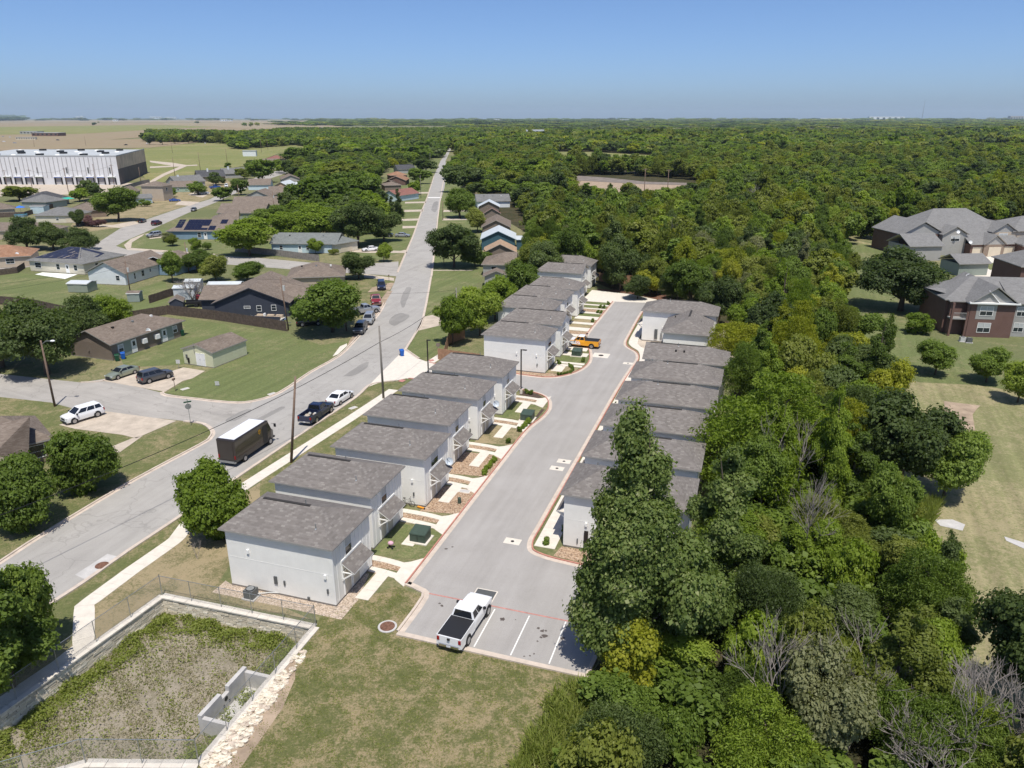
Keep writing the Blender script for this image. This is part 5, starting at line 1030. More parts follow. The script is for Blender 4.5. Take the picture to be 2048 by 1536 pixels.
pole('b', 'brown wooden pole standing beside the delivery van', (582, 925), 10.0, .16, 'pole_wood', lean=(1.4, .2))
pole('c', 'tall grey wooden pole beside the sidewalk', (767, 797), 10.2, .17, 'pole_grey')
pole('d', 'wooden lamp pole beside the parked dark car', (693, 662), 7.6, .14, 'pole_wood', lamp=(1.5, -.3, 7.4, .4), lean=(-.2, 0))
pole('e', 'wooden pole in front of the bright green trees', (917, 678), 9.0, .14, 'pole_grey', lean=(-.2, 0))
pole('f', 'wooden pole with a transformer by the dark fence', (577, 660), 9.6, .14, 'pole_wood', trans=1, lean=(-.5, 0))
pole('g', 'wooden pole with a transformer by the white gabled house', (262, 592), 7.6, .13, 'pole_wood', trans=1, arms=0)
pole('h', 'wooden pole behind the bare tree', (378, 545), 7.5, .13, 'pole_wood', trans=1)
pole('i', 'slim lamp pole beside the dark round tree', (888, 533), 8.6, .11, 'pole_grey', lamp=(-2.2, -.3, 8.4, .3))
pole('j', 'dark pole at the right kerb of the long street', (886, 440), 6.8, .13, 'pole_wood')
pole('k', 'slim pole at the far left kerb of the long street', (842, 396), 10.5, .12, 'pole_grey')
pole('l', 'pole in the distance beside the long street', (861, 340), 12, .12, 'pole_grey')
pole('m', 'pole with a transformer behind the green house', (550, 437), 10, .14, 'pole_wood', trans=1)
pole('n', 'pole with a transformer among the roofs', (581, 420), 9, .14, 'pole_grey', trans=1)
pole('o', 'pole over the taupe roofs', (480, 412), 9, .16, 'pole_wood', trans=1)
for k, (x, y, h, arm) in enumerate(((137, 384, 12, 1), (67, 388, 12, 1), (17, 384, 11, 1), (194, 378, 13, 0), (229, 374, 12, 1), (350, 352, 12, 0), (401, 342, 13, 0), (455, 330, 13, 0), (345, 306, 14, 0), (282, 366, 9, 0), (69, 294, 14, 0), (172, 292, 13, 0), (20, 252, 14, 0), (36, 252, 14, 0), (112, 251, 14, 0), (147, 251, 14, 0), (397, 287, 20, 0), (523, 305, 14, 0), (536, 300, 13, 0))):
    pole('w%d' % k, ['cross armed pole in front of the loading docks', 'second cross armed pole before the docks', 'cross armed pole nearest the left edge', 'bare pole before the right hand docks', 'cross armed pole at the warehouse corner', 'pole by the pale track', 'pole behind the grey roofs', 'pole at the edge of the green field', 'pole far out in the green field', 'pale pole before the dark warehouse side', 'pole behind the warehouse roof, left', 'pole behind the warehouse roof, right', 'first thin pole in the tan field', 'second thin pole in the tan field', 'third thin pole in the tan field', 'fourth thin pole in the tan field', 'pale tall mast by the machinery yard', 'pole right of the white trailer', 'second pole right of the white trailer'][k], (x, y), h, .17, 'pole_wood', arms=arm, seg=6)
for k, (x, y) in enumerate(((1288, 392), (1334, 395))): pole('q%d' % k, ['dark pole at the edge of the earth clearing, left', 'dark pole at the edge of the earth clearing, right'][k], (x, y), 13, .2, 'pole_wood', arms=1, seg=6)
def lamp_post(label, p, h, arm):
    t = thing('lamp_post', label, 'lamp post', (p.x, p.y, 0), SA); MB().cyl((0, 0, 0), .22, .6, 14).build('footing', M['concrete'], t); MB().box(-.075, .075, -.075, .075, .6, h).build('shaft', M['dark_metal'], t)
    MB().box(0, arm, -.05, .05, h-.12, h-.02).box(arm*.4, arm+.25, -.17, .17, h-.1, h-.02).build('lamp_head', M['dark_metal'], t)
lamp_post('slim dark lamp post at the entrance corner bed', G(1042, 787), 6.4, .55)
lamp_post('slim dark lamp post by the sidewalk behind the townhouses', G(857, 752), 5.6, .3)
def wire(label, a, b, sag, r=.02, name='power_line'):
    a, b = Vector(a), Vector(b); pts = [a.lerp(b, i/16)-Vector((0, 0, sag*4*(i/16)*(1-i/16))) for i in range(17)]
    o = a.copy(); tag(MB().tube([p-o for p in pts], r, 5).build(name, M['wire'], None, o), label, 'cable', 'overhead cables'); 
offp = G(-150, 1300); OFF = Vector((offp.x-3, offp.y-2, 7.5))
dn = lambda k, z=.3: TOPS[k]-Vector((0, 0, z))
wire('thick dark cable hanging over the street from the tall grey pole', dn('c', 2.2), OFF, 1.6, .032)
wire('cable from the tall grey pole to the pole by the bright green trees', dn('c', 2.2), dn('e', .5), .7, .028)
wire('thin cable crossing the street to the lamp pole', dn('e', .4), dn('d', .3), .5, .016)
wire('cable from the transformer pole towards the lamp pole', dn('f', .4), dn('d', .4), .5, .018)
wire('cable over the back lawns between the transformer poles', dn('g', .4), dn('f', .4), .8, .018)
wire('cable from the white gabled house towards the left edge', dn('g', .3), G(-200, 585, 7), 1.0, .018)
wire('second cable from the white gabled house towards the left edge', dn('g', 1.2), G(-200, 600, 6), 1.0, .018)
wire('cable running left from the leaning lamp pole', dn('a', .2), G(-60, 790, 7), .6, .016)
wire('pale cable between the warehouse poles', dn('w0', .6), dn('w1', .6), 1.5, .03)
wire('cable from the warehouse poles towards the corner', dn('w0', .6), dn('w4', .6), 1.8, .03)
# ================================================================ small street and garden furniture
def cart(label, p, m, rz=0.0):
    t = thing('wheeled_bin', label, 'bin', p, rz, 'wheeled bins'); b = MB(); b.hexa([(-.24, -.27, .08), (.24, -.27, .08), (.24, .27, .08), (-.24, .27, .08), (-.32, -.36, .98), (.32, -.36, .98), (.32, .36, .98), (-.32, .36, .98)]); b.build('body', M[m], t)
    MB().hexa([(-.34, -.38, .985), (.34, -.38, .985), (.34, .4, .985), (-.34, .4, .985), (-.3, -.33, 1.07), (.3, -.33, 1.07), (.32, .36, 1.1), (-.32, .36, 1.1)]).build('lid', M[m], t)
    for x in (-.28, .28): MB().tube([(x-.04, .3, .14), (x+.04, .3, .14)], .14, 12).build('wheel', M['rubber'], t)
    MB().tube([(-.26, .42, 1.0), (.26, .42, 1.0)], .025, 6).build('handle', M[m], t)
cart('bright blue wheeled bin at the estate entrance', G(804, 712), 'bin_blue', .4)
cart('dark green wheeled bin at the end of the duplex', G(235, 722), 'bin_green', .5); cart('blue wheeled bin next to the green one by the duplex', G(247, 718), 'bin_blue', .5)
cart('dark green wheeled bin by the far corner of the duplex', G(364, 672), 'bin_green', 1.0)
def util_box(label, p, rz, w_=1.5, d_=1.35, h=1.05):
    t = thing('utility_box', label, 'transformer', p, rz, 'green pad mounted transformers'); MB().box(-.95, .95, -.9, .9, 0, .1).build('pad', M['concrete'], t)
    MB().hexa([(-w_/2, -d_/2, .1), (w_/2, -d_/2, .1), (w_/2, d_/2, .1), (-w_/2, d_/2, .1), (-w_/2, -d_/2, h*.8), (w_/2, -d_/2, h*.8), (w_/2, d_/2, h*1.0), (-w_/2, d_/2, h*1.0)]).build('tank', M['green_box'], t)
    MB().hexa([(-w_/2-.04, -d_/2-.04, h*.8), (w_/2+.04, -d_/2-.04, h*.8), (w_/2+.04, d_/2+.04, h*1.0), (-w_/2-.04, d_/2+.04, h*1.0), (-w_/2, -d_/2, h*.8+.1), (w_/2, -d_/2, h*.8+.1), (w_/2, d_/2, h+.1), (-w_/2, d_/2, h+.1)]).build('lid', M['green_box'], t)
    MB().box(-.02, .02, -d_/2-.03, -d_/2-.002, .2, h*.75).build('door_seam', M['black_plastic'], t)
for q, lb in (((841, 1079), 'green utility box on a pad, nearest the camera'), ((1055, 839), 'green utility box beside the shrub hedge'), ((1154, 711), 'green utility box next to the yellow truck')):
    util_box(lb, G(*q), SA)
def ac_unit(label, p, rz, m='ac_grey'):
    t = thing('condenser', label, 'air conditioner', p, rz, 'condensers on the ground'); MB().box(-.55, .55, -.5, .5, 0, .1).build('pad', M['concrete_grey'], t); MB().box(-.42, .42, -.4, .4, .1, .82).build('case', M[m], t)
    MB().cyl((0, 0, .822), .36, .04, 20).build('fan_ring', M['black_plastic'], t); MB().cyl((0, 0, .863), .3, .012, 20).build('fan_grille', M['steel'], t)
ac_unit('grey condenser on the ground behind the pond fence', G(503, 1195), SA); 
p = G(503, 1195); tag(MB().tube([p+Vector((.5, .1, .3)), p+Vector((1.3, .5, .12)), p+Vector((2.2, .4, .15)), p+Vector((2.9, .55, 1.0))], .05, 6).build('refrigerant_line', M['insulator']), 'insulated pipe from the condenser to the wall', 'pipe')
ac_unit('pale condenser at the brick apartment wall, left', G(1924, 683), -.2, 'insulator'); ac_unit('dark condenser at the brick apartment wall, right', G(1937, 685), -.2)
def sign(label, p, h, kind, rz=0.0):
    t = thing('street_sign', label, 'sign', p, rz); MB().tube([(0, 0, 0), (0, 0, h)], .035, 6).build('post', M['pole_wood' if kind == 'mail' else 'steel'], t)
    if kind == 'stop':
        n = 8; pts = [(.38*math.cos(R(22.5+45*k)), 0, h-.75+.38*math.sin(R(22.5+45*k))) for k in range(n)]
        MB().poly([(x, -.045, z) for x, y, z in pts]).poly([(x, -.06, z) for x, y, z in reversed(pts)]).build('stop_plate', M['steel'], t)
        MB().box(-.45, .45, -.02, .02, h-.25, h-.08).build('name_plate', M['bin_green'], t); MB().box(-.02, .02, -.45, .45, h-.05, h+.12).build('name_plate', M['bin_green'], t)
    elif kind == 'mail':
        MB().box(-.12, .12, -.3, .25, h, h+.26).build('mailbox', M['pole_wood'], t)
    else: MB().box(-.3, .3, -.03, .0, h-.5, h+.1).build('plate', M['w_brown'] if kind == 'brown' else M['insulator'], t)
sign('stop sign seen from behind with street name plates at the corner', G(382, 851), 3.3, 'stop', .5)
sign('small post with a mailbox at the cracked parking area', G(351, 783), 1.7, 'mail'); sign('small pale yard sign in front of the shed', G(358, 737), 1.3, 'plate')
sign('small grey yard sign on the corner lawn', G(435, 772), .6, 'plate'); sign('brown sign on a post beside the cedar fence', G(877, 716), 2.4, 'brown')
sign('white mailbox on a post beside the dark minivan', G(778, 562), 1.2, 'mail')
for q, lb in (((45, 786), ''),): pass
for (x, y), lb in (((544, 788), 'flat pale utility lid in the corner lawn'), ((706, 816), 'flat pale utility lid in the street verge'), ((370, 778), 'small white lid at the lawn edge')):
    p = G(x, y); t = thing('utility_vault', lb, 'utility vault', (p.x, p.y, 0), .9); MB().box(-.55, .55, -.35, .35, 0, .05).build('frame', M['concrete'], t); MB().box(-.45, .45, -.26, .26, .05, .06).build('lid', M['concrete_grey'], t)
p = G(845, 997); t = thing('valve_box', 'pale flat valve box in the gravel by the bicycle townhouse', 'valve box', S(2.6, 21.0), SA); MB().box(-.6, .6, -.35, .35, 0, .05).build('frame', M['concrete'], t); MB().box(-.5, .5, -.27, .27, .05, .06).build('lid', M['concrete_grey'], t)
t = thing('pedestal', 'small dark green pedestal in the brown gravel', 'pedestal', G(919, 1006), SA); MB().cyl((0, 0, 0), .2, .55, 12, .17).build('body', M['green_box'], t); MB().ball((0, 0, .55), .17, 10, 5, (1, 1, .5)).build('cap', M['green_box'], t)
# bicycle
t = thing('bicycle', 'dark bicycle leaning on the white townhouse wall', 'bicycle', G(814, 1013)+Vector((0, .05, 0)), SA+.05)
for x in (-.52, .52):
    mb = MB(); n = 20
    mb.tube([(x+.31*math.cos(2*math.pi*k/n), 0, .33+.31*math.sin(2*math.pi*k/n)) for k in range(n+1)], .022, 6, cap=False); wv = mb.build('wheel', M['rubber'], t)
    sp = MB(); [sp.tube([(x, 0, .33), (x+.3*math.cos(R(a)), 0, .33+.3*math.sin(R(a)))], .004, 3) for a in range(0, 360, 45)]; sp.build('spokes', M['steel'], wv)
MB().tube([(-.52, 0, .33), (-.05, 0, .3), (.35, 0, .75), (-.2, 0, .7), (-.05, 0, .3)], .02, 6).tube([(-.52, 0, .33), (-.2, 0, .7)], .015, 6).tube([(.52, 0, .33), (.33, 0, .95)], .02, 6).build('frame', M['dark_metal'], t)
MB().tube([(-.2, 0, .68), (-.23, 0, .85)], .015, 6).box(-.36, -.12, -.06, .06, .85, .9).build('saddle', M['black_plastic'], t); MB().tube([(.33, -.28, 1.0), (.35, 0, .95), (.33, .28, 1.0)], .016, 6).build('handlebar', M['dark_metal'], t)
t = thing('scooter', 'orange toy scooter lying on the gravel', 'scooter', G(842, 1017), SA-.2); MB().box(-.4, .35, -.08, .08, .1, .16).build('deck', M['teal_cloth'], t) if False else MB().box(-.4, .35, -.09, .09, .08, .17).build('deck', pm('orange plastic', (.75, .28, .02), .5), t)
for x in (-.4, .4): MB().tube([(x, -.03, .08), (x, .03, .08)], .08, 10).build('wheel', M['rubber'], t)
MB().tube([(.38, 0, .12), (.5, .1, .55)], .016, 6).tube([(.4, .1, .5), (.6, .12, .6)], .014, 6).build('stem', M['dark_metal'], t)
t = thing('stroller', 'pink and white toy stroller by the second townhouse door', 'stroller', S(.25, 9.0), SA); MB().ball((0, 0, .5), .28, 10, 6, (1, .8, .7)).build('hood', pm('pink cloth', (.6, .36, .44), .8), t)
for x, y in ((-.22, -.18), (.22, -.18), (-.22, .18), (.22, .18)): MB().tube([(x, y-.02, .1), (x, y+.02, .1)], .1, 10).build('wheel', M['rubber'], t)
MB().tube([(-.25, 0, .2), (.3, 0, .55), (.45, 0, .9)], .018, 6).build('handle', M['dark_metal'], t)
# pool parasols
for k, (x, y) in enumerate(((18, 431), (42, 426))):
    p = G(x, y); t = thing('parasol', ['blue parasol nearest the left edge', 'second blue parasol, by the pool'][k], 'parasol', (p.x, p.y, 0), 0, 'blue pool parasols'); mb = MB(); n = 8
    for i in range(n):
        a0, a1 = 2*math.pi*i/n, 2*math.pi*(i+1)/n; mb.tri((1.9*math.cos(a0), 1.9*math.sin(a0), 2.2), (1.9*math.cos(a1), 1.9*math.sin(a1), 2.2), (0, 0, 2.95))
    mb.build('canopy', M['umbrella'], t); MB().cyl((0, 0, 0), .04, 2.9, 8).build('pole', M['steel'], t)
p = G(42, 433); t = thing('paddling_pool', 'turquoise pool under the parasols', 'pool', (p.x, p.y, 0)); MB().cyl((0, 0, 0), 2.3, .9, 24).build('wall', M['w_blue'], t); MB().cyl((0, 0, .902), 2.2, .01, 24).build('water', pm('pool water', (.03, .35, .5), .1), t)
# back yard sheds, trailers and boat
def tin_shed(label, px_, w_, d_, h, a, m='metal_shed', rm='roof_white', name='tin_shed'):
    p = G(*px_); t = thing(name, label, 'shed', (p.x, p.y, 0), a); walls_mb(0, w_, 0, d_, .1, h).build('wall', M[m], t); roof_mb(-.15, w_+.15, -.15, d_+.15, h+.05, .35, 0, 0).build('roof', [M[rm], M['white_trim'], M['soffit']], t); wbox(on_wall((0, 0, 0), (1, 0, 0), (0, -1, 0)), w_*.3, w_*.7, .1, h-.2, .002, .04).build('door', M[m], t); return t
tin_shed('silver corrugated trailer shed behind the navy shed', (349, 601), 4.2, 2.8, 2.6, .12); tin_shed('long white metal storage container in the back yard', (418, 592), 6.8, 2.6, 2.5, .05); tin_shed('second pale shed behind the silver one', (372, 585), 3.2, 2.4, 2.4, .1)
tin_shed('small white roofed lean-to on the back lawn', (137, 585), 4.6, 3.4, 2.0, -.1, 'w_sage'); tin_shed('tiny garden shed beside the transformer pole', (256, 605), 2.4, 2.0, 1.9, .1, 'w_greygreen', 'roof_taupe'); tin_shed('small pale blue shed behind the parasols', (63, 428), 5.2, 4, 3.0, 0, 'w_paleblue', 'roof_grey')
p = G(540, 648); t = thing('boat', 'pontoon boat with tan seats on a trailer behind the fence', 'boat', (p.x, p.y, 0), R(-8))
for y in (-.75, .75): MB().tube([(-3.0, y, .75), (2.6, y, .75), (3.1, y, .95)], [.32, .32, .1], 10).build('pontoon', M['chrome'], t)
MB().box(-2.9, 2.7, -1.15, 1.15, 1.05, 1.15).build('deck', M['insulator'], t)
for y in (-1.15, 1.09): MB().box(-2.8, 2.6, y, y+.06, 1.15, 1.75).build('side_panel', M['w_navy'], t)
for x0, x1 in ((-2.6, -1.2), (-.6, .7), (1.1, 2.4)): MB().box(x0, x1, -.95, -.3, 1.15, 1.6).box(x0, x1, .35, .95, 1.15, 1.65).build('seat', pm('tan vinyl', (.5, .39, .28), .6), t)
MB().box(-1.0, -.75, -.2, .35, 1.15, 2.0).build('console', M['white_trim'], t)
for x in (-.4, .4): 
    for y in (-1.0, 1.0): MB().tube([(x, y-.1, .3), (x, y+.1, .3)], .3, 14).build('wheel', M['rubber'], t)
MB().bar((-2.8, 0, .42), (4.2, 0, .42), .1).build('trailer_beam', M['steel'], t)
p = G(482, 643)
for k in range(2):
    q = p+Vector((k*1.7, .3*k, 0)); t = thing('quad_bike', ['dark quad bike beside the boat, left', 'dark quad bike beside the boat, right'][k], 'quad bike', (q.x, q.y, 0), .5+k*.4, 'quad bikes behind the fence'); MB().hexa([(-.8, -.35, .45), (.8, -.35, .45), (.8, .35, .45), (-.8, .35, .45), (-.7, -.25, .8), (.5, -.25, .85), (.5, .25, .85), (-.7, .25, .8)]).build('body', M['black_plastic'], t); MB().box(-.6, .1, -.15, .15, .85, .98).build('saddle', M['rubber'], t); MB().tube([(.4, -.4, 1.1), (.35, 0, .95), (.4, .4, 1.1)], .02, 6).build('handlebar', M['steel'], t)
    for x in (-.6, .6):
        for y in (-.5, .5): MB().tube([(x, y-.12, .28), (x, y+.12, .28)], .28, 12).build('wheel', M['rubber'], t)
p = G(400, 612); t = thing('flatbed_trailer', 'black tandem flatbed trailer beside the navy house', 'trailer', (p.x, p.y, 0), .18); MB().box(-2.8, 2.8, -1.0, 1.0, .6, .75).build('bed', M['black_plastic'], t); MB().bar((2.8, 0, .6), (4.2, 0, .5), .1).build('tongue', M['black_plastic'], t)
for x in (-.5, .45):
    for y in (-1.1, 1.1): MB().tube([(x, y-.1, .36), (x, y+.1, .36)], .36, 14).build('wheel', M['rubber'], t)
for y in (-1.05, 1.0): MB().box(-2.8, 2.8, y, y+.05, .75, 1.1).build('side_rail', M['black_plastic'], t)
# radio mast on the skyline
p = G(1843, 243); t = thing('radio_mast', 'thin lattice radio mast on the right skyline', 'mast', (p.x, p.y, 0)); hM = 36+p.y*.0212; r_ = 2.2
for k in range(3): MB().tube([(r_*math.cos(k*2.09), r_*math.sin(k*2.09), 0), (.3*math.cos(k*2.09), .3*math.sin(k*2.09), hM)], .8, 5).build('leg', M['steel'], t)
for z in range(8): MB().tube([(r_*math.cos(k*2.09)*(1-z/9), r_*math.sin(k*2.09)*(1-z/9), hM*z/8.5) for k in range(4)], .35, 4).build('brace', M['steel'], t)
# ================================================================ vehicles
def loft(mb, rings, m=0, caps=True):
    i0 = len(mb.v); n = len(rings[0])
    for r_ in rings: mb.v += [tuple(p) for p in r_]
    for k in range(len(rings)-1):
        for j in range(n):
            a = i0+k*n+j; b = i0+k*n+(j+1) % n; mb.f.append((a, b, b+n, a+n)); mb.m.append(m)
    if caps:
        mb.f.append(tuple(i0+j for j in reversed(range(n)))); mb.m.append(m); mb.f.append(tuple(i0+(len(rings)-1)*n+j for j in range(n))); mb.m.append(m)
KINDS = dict(   # length, width, belt stations (x, top z, half width), cabin (base front, base rear, roof front, roof rear, roof z, base z), wheel x, wheel r, clearance
    sedan=dict(W=1.82, st=[(2.40, .62, .62), (2.30, .74, .78), (1.9, .84, .86), (1.0, .95, .91), (.2, .98, .91), (-1.2, 1.0, .91), (-1.8, 1.02, .9), (-2.2, .99, .84), (-2.42, .86, .7)], cab=(1.15, -1.85, .35, -1.0, 1.45, .95), wx=(1.45, -1.38), wr=.33, zb=.22),
    suv=dict(W=1.92, st=[(2.36, .8, .7), (2.28, .98, .84), (1.95, 1.06, .92), (1.15, 1.13, .96), (.2, 1.12, .95), (-1.4, 1.14, .95), (-2.1, 1.15, .93), (-2.38, 1.0, .84)], cab=(1.3, -2.3, .45, -2.0, 1.78, 1.1), wx=(1.45, -1.4), wr=.39, zb=.28),
    van=dict(W=1.95, st=[(2.5, .7, .7), (2.4, .92, .85), (1.9, 1.05, .94), (1.2, 1.12, .97), (-2.2, 1.14, .97), (-2.5, 1.0, .88)], cab=(1.7, -2.42, .75, -2.15, 1.78, 1.08), wx=(1.5, -1.5), wr=.35, zb=.24),
    pickup=dict(W=2.03, st=[(2.95, .85, .8), (2.86, 1.08, .92), (2.4, 1.2, .98), (1.3, 1.27, 1.0), (.6, 1.3, 1.01), (-.55, 1.3, 1.01)], cab=(1.25, -.58, .62, -.42, 1.93, 1.25), wx=(1.95, -1.75), wr=.42, zb=.42, bed=(-.55, -2.92)),
)
def car(kind, label, p, hd, paint, cat='car', group='parked vehicles', name=None, cover=None, roofm=None, glass='car_glass', load=False, detail=True, body2=None):
    K = KINDS[kind]; t = thing(name or {'sedan': 'sedan', 'suv': 'sports_utility_car', 'van': 'minivan', 'pickup': 'pickup_truck'}[kind], label, cat, (p.x, p.y, .02), hd, group)
    zb = K['zb']; mb = MB(); rings = []
    for x, zt, hw in K['st']:
        zm = zb+(zt-zb)*.5
        half = [(hw*.86, zb), (hw*.97, zb+.08), (hw, zm), (hw*.985, zt-.16), (hw*.93, zt-.04), (hw*.72, zt)]
        rings.append([(x, -y, z) for y, z in half] + [(x, y, z) for y, z in reversed(half)])
    loft(mb, rings)
    if 'bed' in K:
        b0, b1 = K['bed']; hw = 1.0; zt = 1.29; fl = .82
        mb.box(b1, b0, -hw*.86, hw*.86, zb, fl)
        for s in (-1, 1):
            a, b = (hw*s, hw*.84*s); y0, y1 = min(a, b), max(a, b); mb.hexa([(b1, y0, zb+.06), (b0, y0, zb+.06), (b0, y1, zb+.06), (b1, y1, zb+.06), (b1, y0+.03, zt), (b0, y0+.03, zt), (b0, y1-.03, zt), (b1, y1-.03, zt)])
        mb.box(b1-.02, b1+.1, -hw*.84, hw*.84, zb+.2, zt-.01)
    body = mb.build('body', paint, t, smooth=True)
    try:
        me = body.data; me.set_sharp_from_angle(angle=R(32))
    except Exception: pass
    bf, br, rf, rr, zr, z0 = K['cab']; hb = K['W']/2*.93; hr = K['W']/2*.72
    cb = [(bf, -hb, z0), (bf, hb, z0), (br, hb, z0), (br, -hb, z0)]; ct = [(rf, -hr, zr-.05), (rf, hr, zr-.05), (rr, hr, zr-.05), (rr, -hr, zr-.05)]
    c = MB(); 
    for i in range(4): c.quad(cb[(i+1) % 4], cb[i], ct[i], ct[(i+1) % 4])
    c.build('cabin', paint, t)
    rfm = MB(); ins = [(x+(.12 if x < 0 else -.12)*(1 if abs(x-rf) > .001 or x > 0 else 1), y*.86, zr) for x, y, z in ct]
    for i in range(4): rfm.quad(ct[(i+1) % 4], ct[i], ins[i], ins[(i+1) % 4])
    rfm.quad(ins[0], ins[3], ins[2], ins[1]) if False else rfm.quad(ins[0], ins[1], ins[2], ins[3]); ro = rfm.build('roof', roofm or paint, t)
    def pane(nm, A, B, C, D, u0, u1, v0, v1):      # A,B bottom corners, C,D top corners; proud of the cabin
        A, B, C, D = map(Vector, (A, B, C, D)); q = lambda u, v: (A.lerp(B, u)).lerp(D.lerp(C, u), v)
        n = (B-A).cross(D-A).normalized(); ce = Vector(((bf+br)/2, 0, z0)); n = n if n.dot(q(.5, .5)-ce) > 0 else -n
        MB().quad(*[q(u, v)+n*.008 for u, v in ((u0, v0), (u1, v0), (u1, v1), (u0, v1))]).build(nm, M[glass], t)
    pane('windscreen', cb[0], cb[1], ct[1], ct[0], .06, .94, .08, .94); pane('rear_window', cb[2], cb[3], ct[3], ct[2], .08, .92, .15, .92)
    for s, (i, j) in ((-1, (3, 0)), (1, (2, 1))):
        A, B, C, D = cb[i], cb[j], ct[j], ct[i]
        for u0, u1 in ((.05, .48), (.52, .93)) if kind in ('sedan', 'pickup') else ((.04, .28), (.31, .6), (.63, .93)): pane('side_window', A, B, C, D, u0, u1, .16, .9)
    for x in K['wx']:
        for s in (-1, 1):
            yo = K['W']/2*s; r_ = K['wr']; w_ = MB().tube([(x, yo-.24*s, r_), (x, yo+.012*s, r_)], r_, 18).build('wheel', M['rubber'], t); MB().tube([(x, yo-.02*s, r_), (x, yo+.018*s, r_)], r_*.62, 14).build('rim', M['alloy'], w_)
            MB().tube([(x, yo-.03*s, r_+.03), (x, yo-.012*s, r_+.03)], r_*1.16, 18).build('wheel_arch', M['black_plastic'], t)
    xf, xr = K['st'][0][0], (K['bed'][1]-.03 if 'bed' in K else K['st'][-1][0]); zf = K['st'][1][1]-.16; zrr = 1.05 if 'bed' in K else K['st'][-1][1]-.12; hf = K['st'][1][2]; hbk = .9 if 'bed' in K else K['st'][-1][2]
    for s in (-1, 1):
        MB().box(xf-.22, xf-.03, min(s*hf*.55, s*hf*.99), max(s*hf*.55, s*hf*.99), zf-.02, zf+.1).build('headlight', M['light_clear'], t)
        ylo, yhi = sorted((s*hbk*.82, s*(hbk*1.04))); MB().box(xr-.02, xr+.14, ylo, yhi, zrr-.16, zrr+.14).build('tail_light', M['light_red'], t)
        ylo, yhi = sorted((s*(K['W']/2-.02), s*(K['W']/2+.18))); MB().box(bf-.32, bf-.16, ylo, yhi, z0+.02, z0+.2).build('wing_mirror', M['black_plastic'], t)
    MB().box(xf-.06, xf+.03, -hf*.5, hf*.5, zf-.2, zf+.02).build('grille', M['black_plastic'], t); MB().box(xf-.1, xf+.06, -hf*.85, hf*.85, zb+.04, zb+.2).build('front_bumper', M['black_plastic' if kind != 'pickup' else 'chrome'], t)
    MB().box(xr-.08, xr+.08, -hbk*.85, hbk*.85, zb+.04, zb+.22).build('rear_bumper', M['chrome'] if kind == 'pickup' else M['black_plastic'], t); MB().box(xr-.1, xr-.081, -.16, .16, zb+.24 if kind != 'pickup' else zb+.08, zb+.38 if kind != 'pickup' else zb+.2).build('number_plate', M['plate'], t)
    if cover: MB().hexa([(K['bed'][1]+.06, -.93, 1.292), (K['bed'][0]-.02, -.93, 1.292), (K['bed'][0]-.02, .93, 1.292), (K['bed'][1]+.06, .93, 1.292), (K['bed'][1]+.1, -.88, 1.335), (K['bed'][0]-.05, -.88, 1.335), (K['bed'][0]-.05, .88, 1.335), (K['bed'][1]+.1, .88, 1.335)]).build('bed_cover', cover, t)
    elif 'bed' in K: MB().box(K['bed'][1]+.12, K['bed'][0]-.02, -.82, .82, .821, .835).build('bed_liner', M['black_plastic'], t)
    if load:
        for k in range(9): MB().ball((random.uniform(-2.5, -.9), random.uniform(-.6, .6), 1.0), random.uniform(.12, .24), 6, 4, (1.2, 1, .7), 0, .3).build('cargo', M['insulator' if k % 2 else 'concrete_old'], t)
    return t
PW = paint_mat('white paint', (.78, .78, .79)); PK = paint_mat('black paint', (.008, .009, .012)); PN = paint_mat('midnight blue paint', (.012, .018, .05)); PG = paint_mat('grey metallic paint', (.1, .1, .105), .5); PS = paint_mat('silver paint', (.42, .43, .44), .5)
PGr = paint_mat('pale green paint', (.3, .33, .25), .4); PR = paint_mat('red paint', (.22, .015, .018)); PB = paint_mat('blue paint', (.02, .07, .28)); PM_ = paint_mat('maroon paint', (.07, .015, .025)); PY = paint_mat('amber paint', (.75, .33, .015)); PBr = paint_mat('dark brown paint', (.024, .017, .013), rough=.4)
def hd(a, b): v = G(*b)-G(*a); return math.atan2(v.y, v.x)
def mid(a, b): return (G(*a)+G(*b))/2
# nearest pickup in the parking bays
rw_, fw_ = G(937, 1291), G(976, 1232); hdg = math.atan2((fw_-rw_).y, (fw_-rw_).x); lft = Vector((-math.sin(hdg), math.cos(hdg), 0)); fw = Vector((math.cos(hdg), math.sin(hdg), 0))
t = car('pickup', 'white crew cab pickup with a black bed cover in the parking bay', (rw_+fw_)/2+lft*.98-fw*.08, hdg, PW, cover=M['black_plastic'])
MB().tube([(-1.75, 0, 0), (1, 0, 0)], .01, 4) ; MB().box(-3.05, -2.945, -.1, .1, 1.08, 1.2).build('tailgate_badge', M['black_plastic'], t)
car('pickup', 'dark blue black pickup with a loaded bed at the kerb', mid((600, 850), (660, 822))+Vector((.2, .1, 0)), hd((590, 868), (650, 825)), PN, load=True)
car('sedan', 'white sedan parked ahead of the dark pickup', G(681, 802), hd((655, 818), (712, 782)), PW)
car('suv', 'white sports utility car on the wide concrete driveway', G(167, 838), hd((205, 824), (125, 848)), PW)
car('sedan', 'pale green sedan in front of the shed', G(246, 752), hd((272, 742), (218, 760)), PGr)
car('suv', 'grey sports utility car parked beside the green sedan', G(312, 760), hd((282, 768), (342, 752)), PG)
car('suv', 'dark sports utility car under the lamp pole, nose to the camera', G(721, 664), hd((735, 640), (708, 675)), PG)
car('suv', 'dark blue car behind the one under the lamp pole', G(738, 645), hd((745, 630), (730, 655)), PS)
car('pickup', 'silver pickup half hidden by the round tree', G(730, 627), hd((715, 628), (755, 622)), PS)
car('pickup', 'red pickup on the dirt shoulder', G(752, 607), hd((750, 596), (755, 618)), PR)
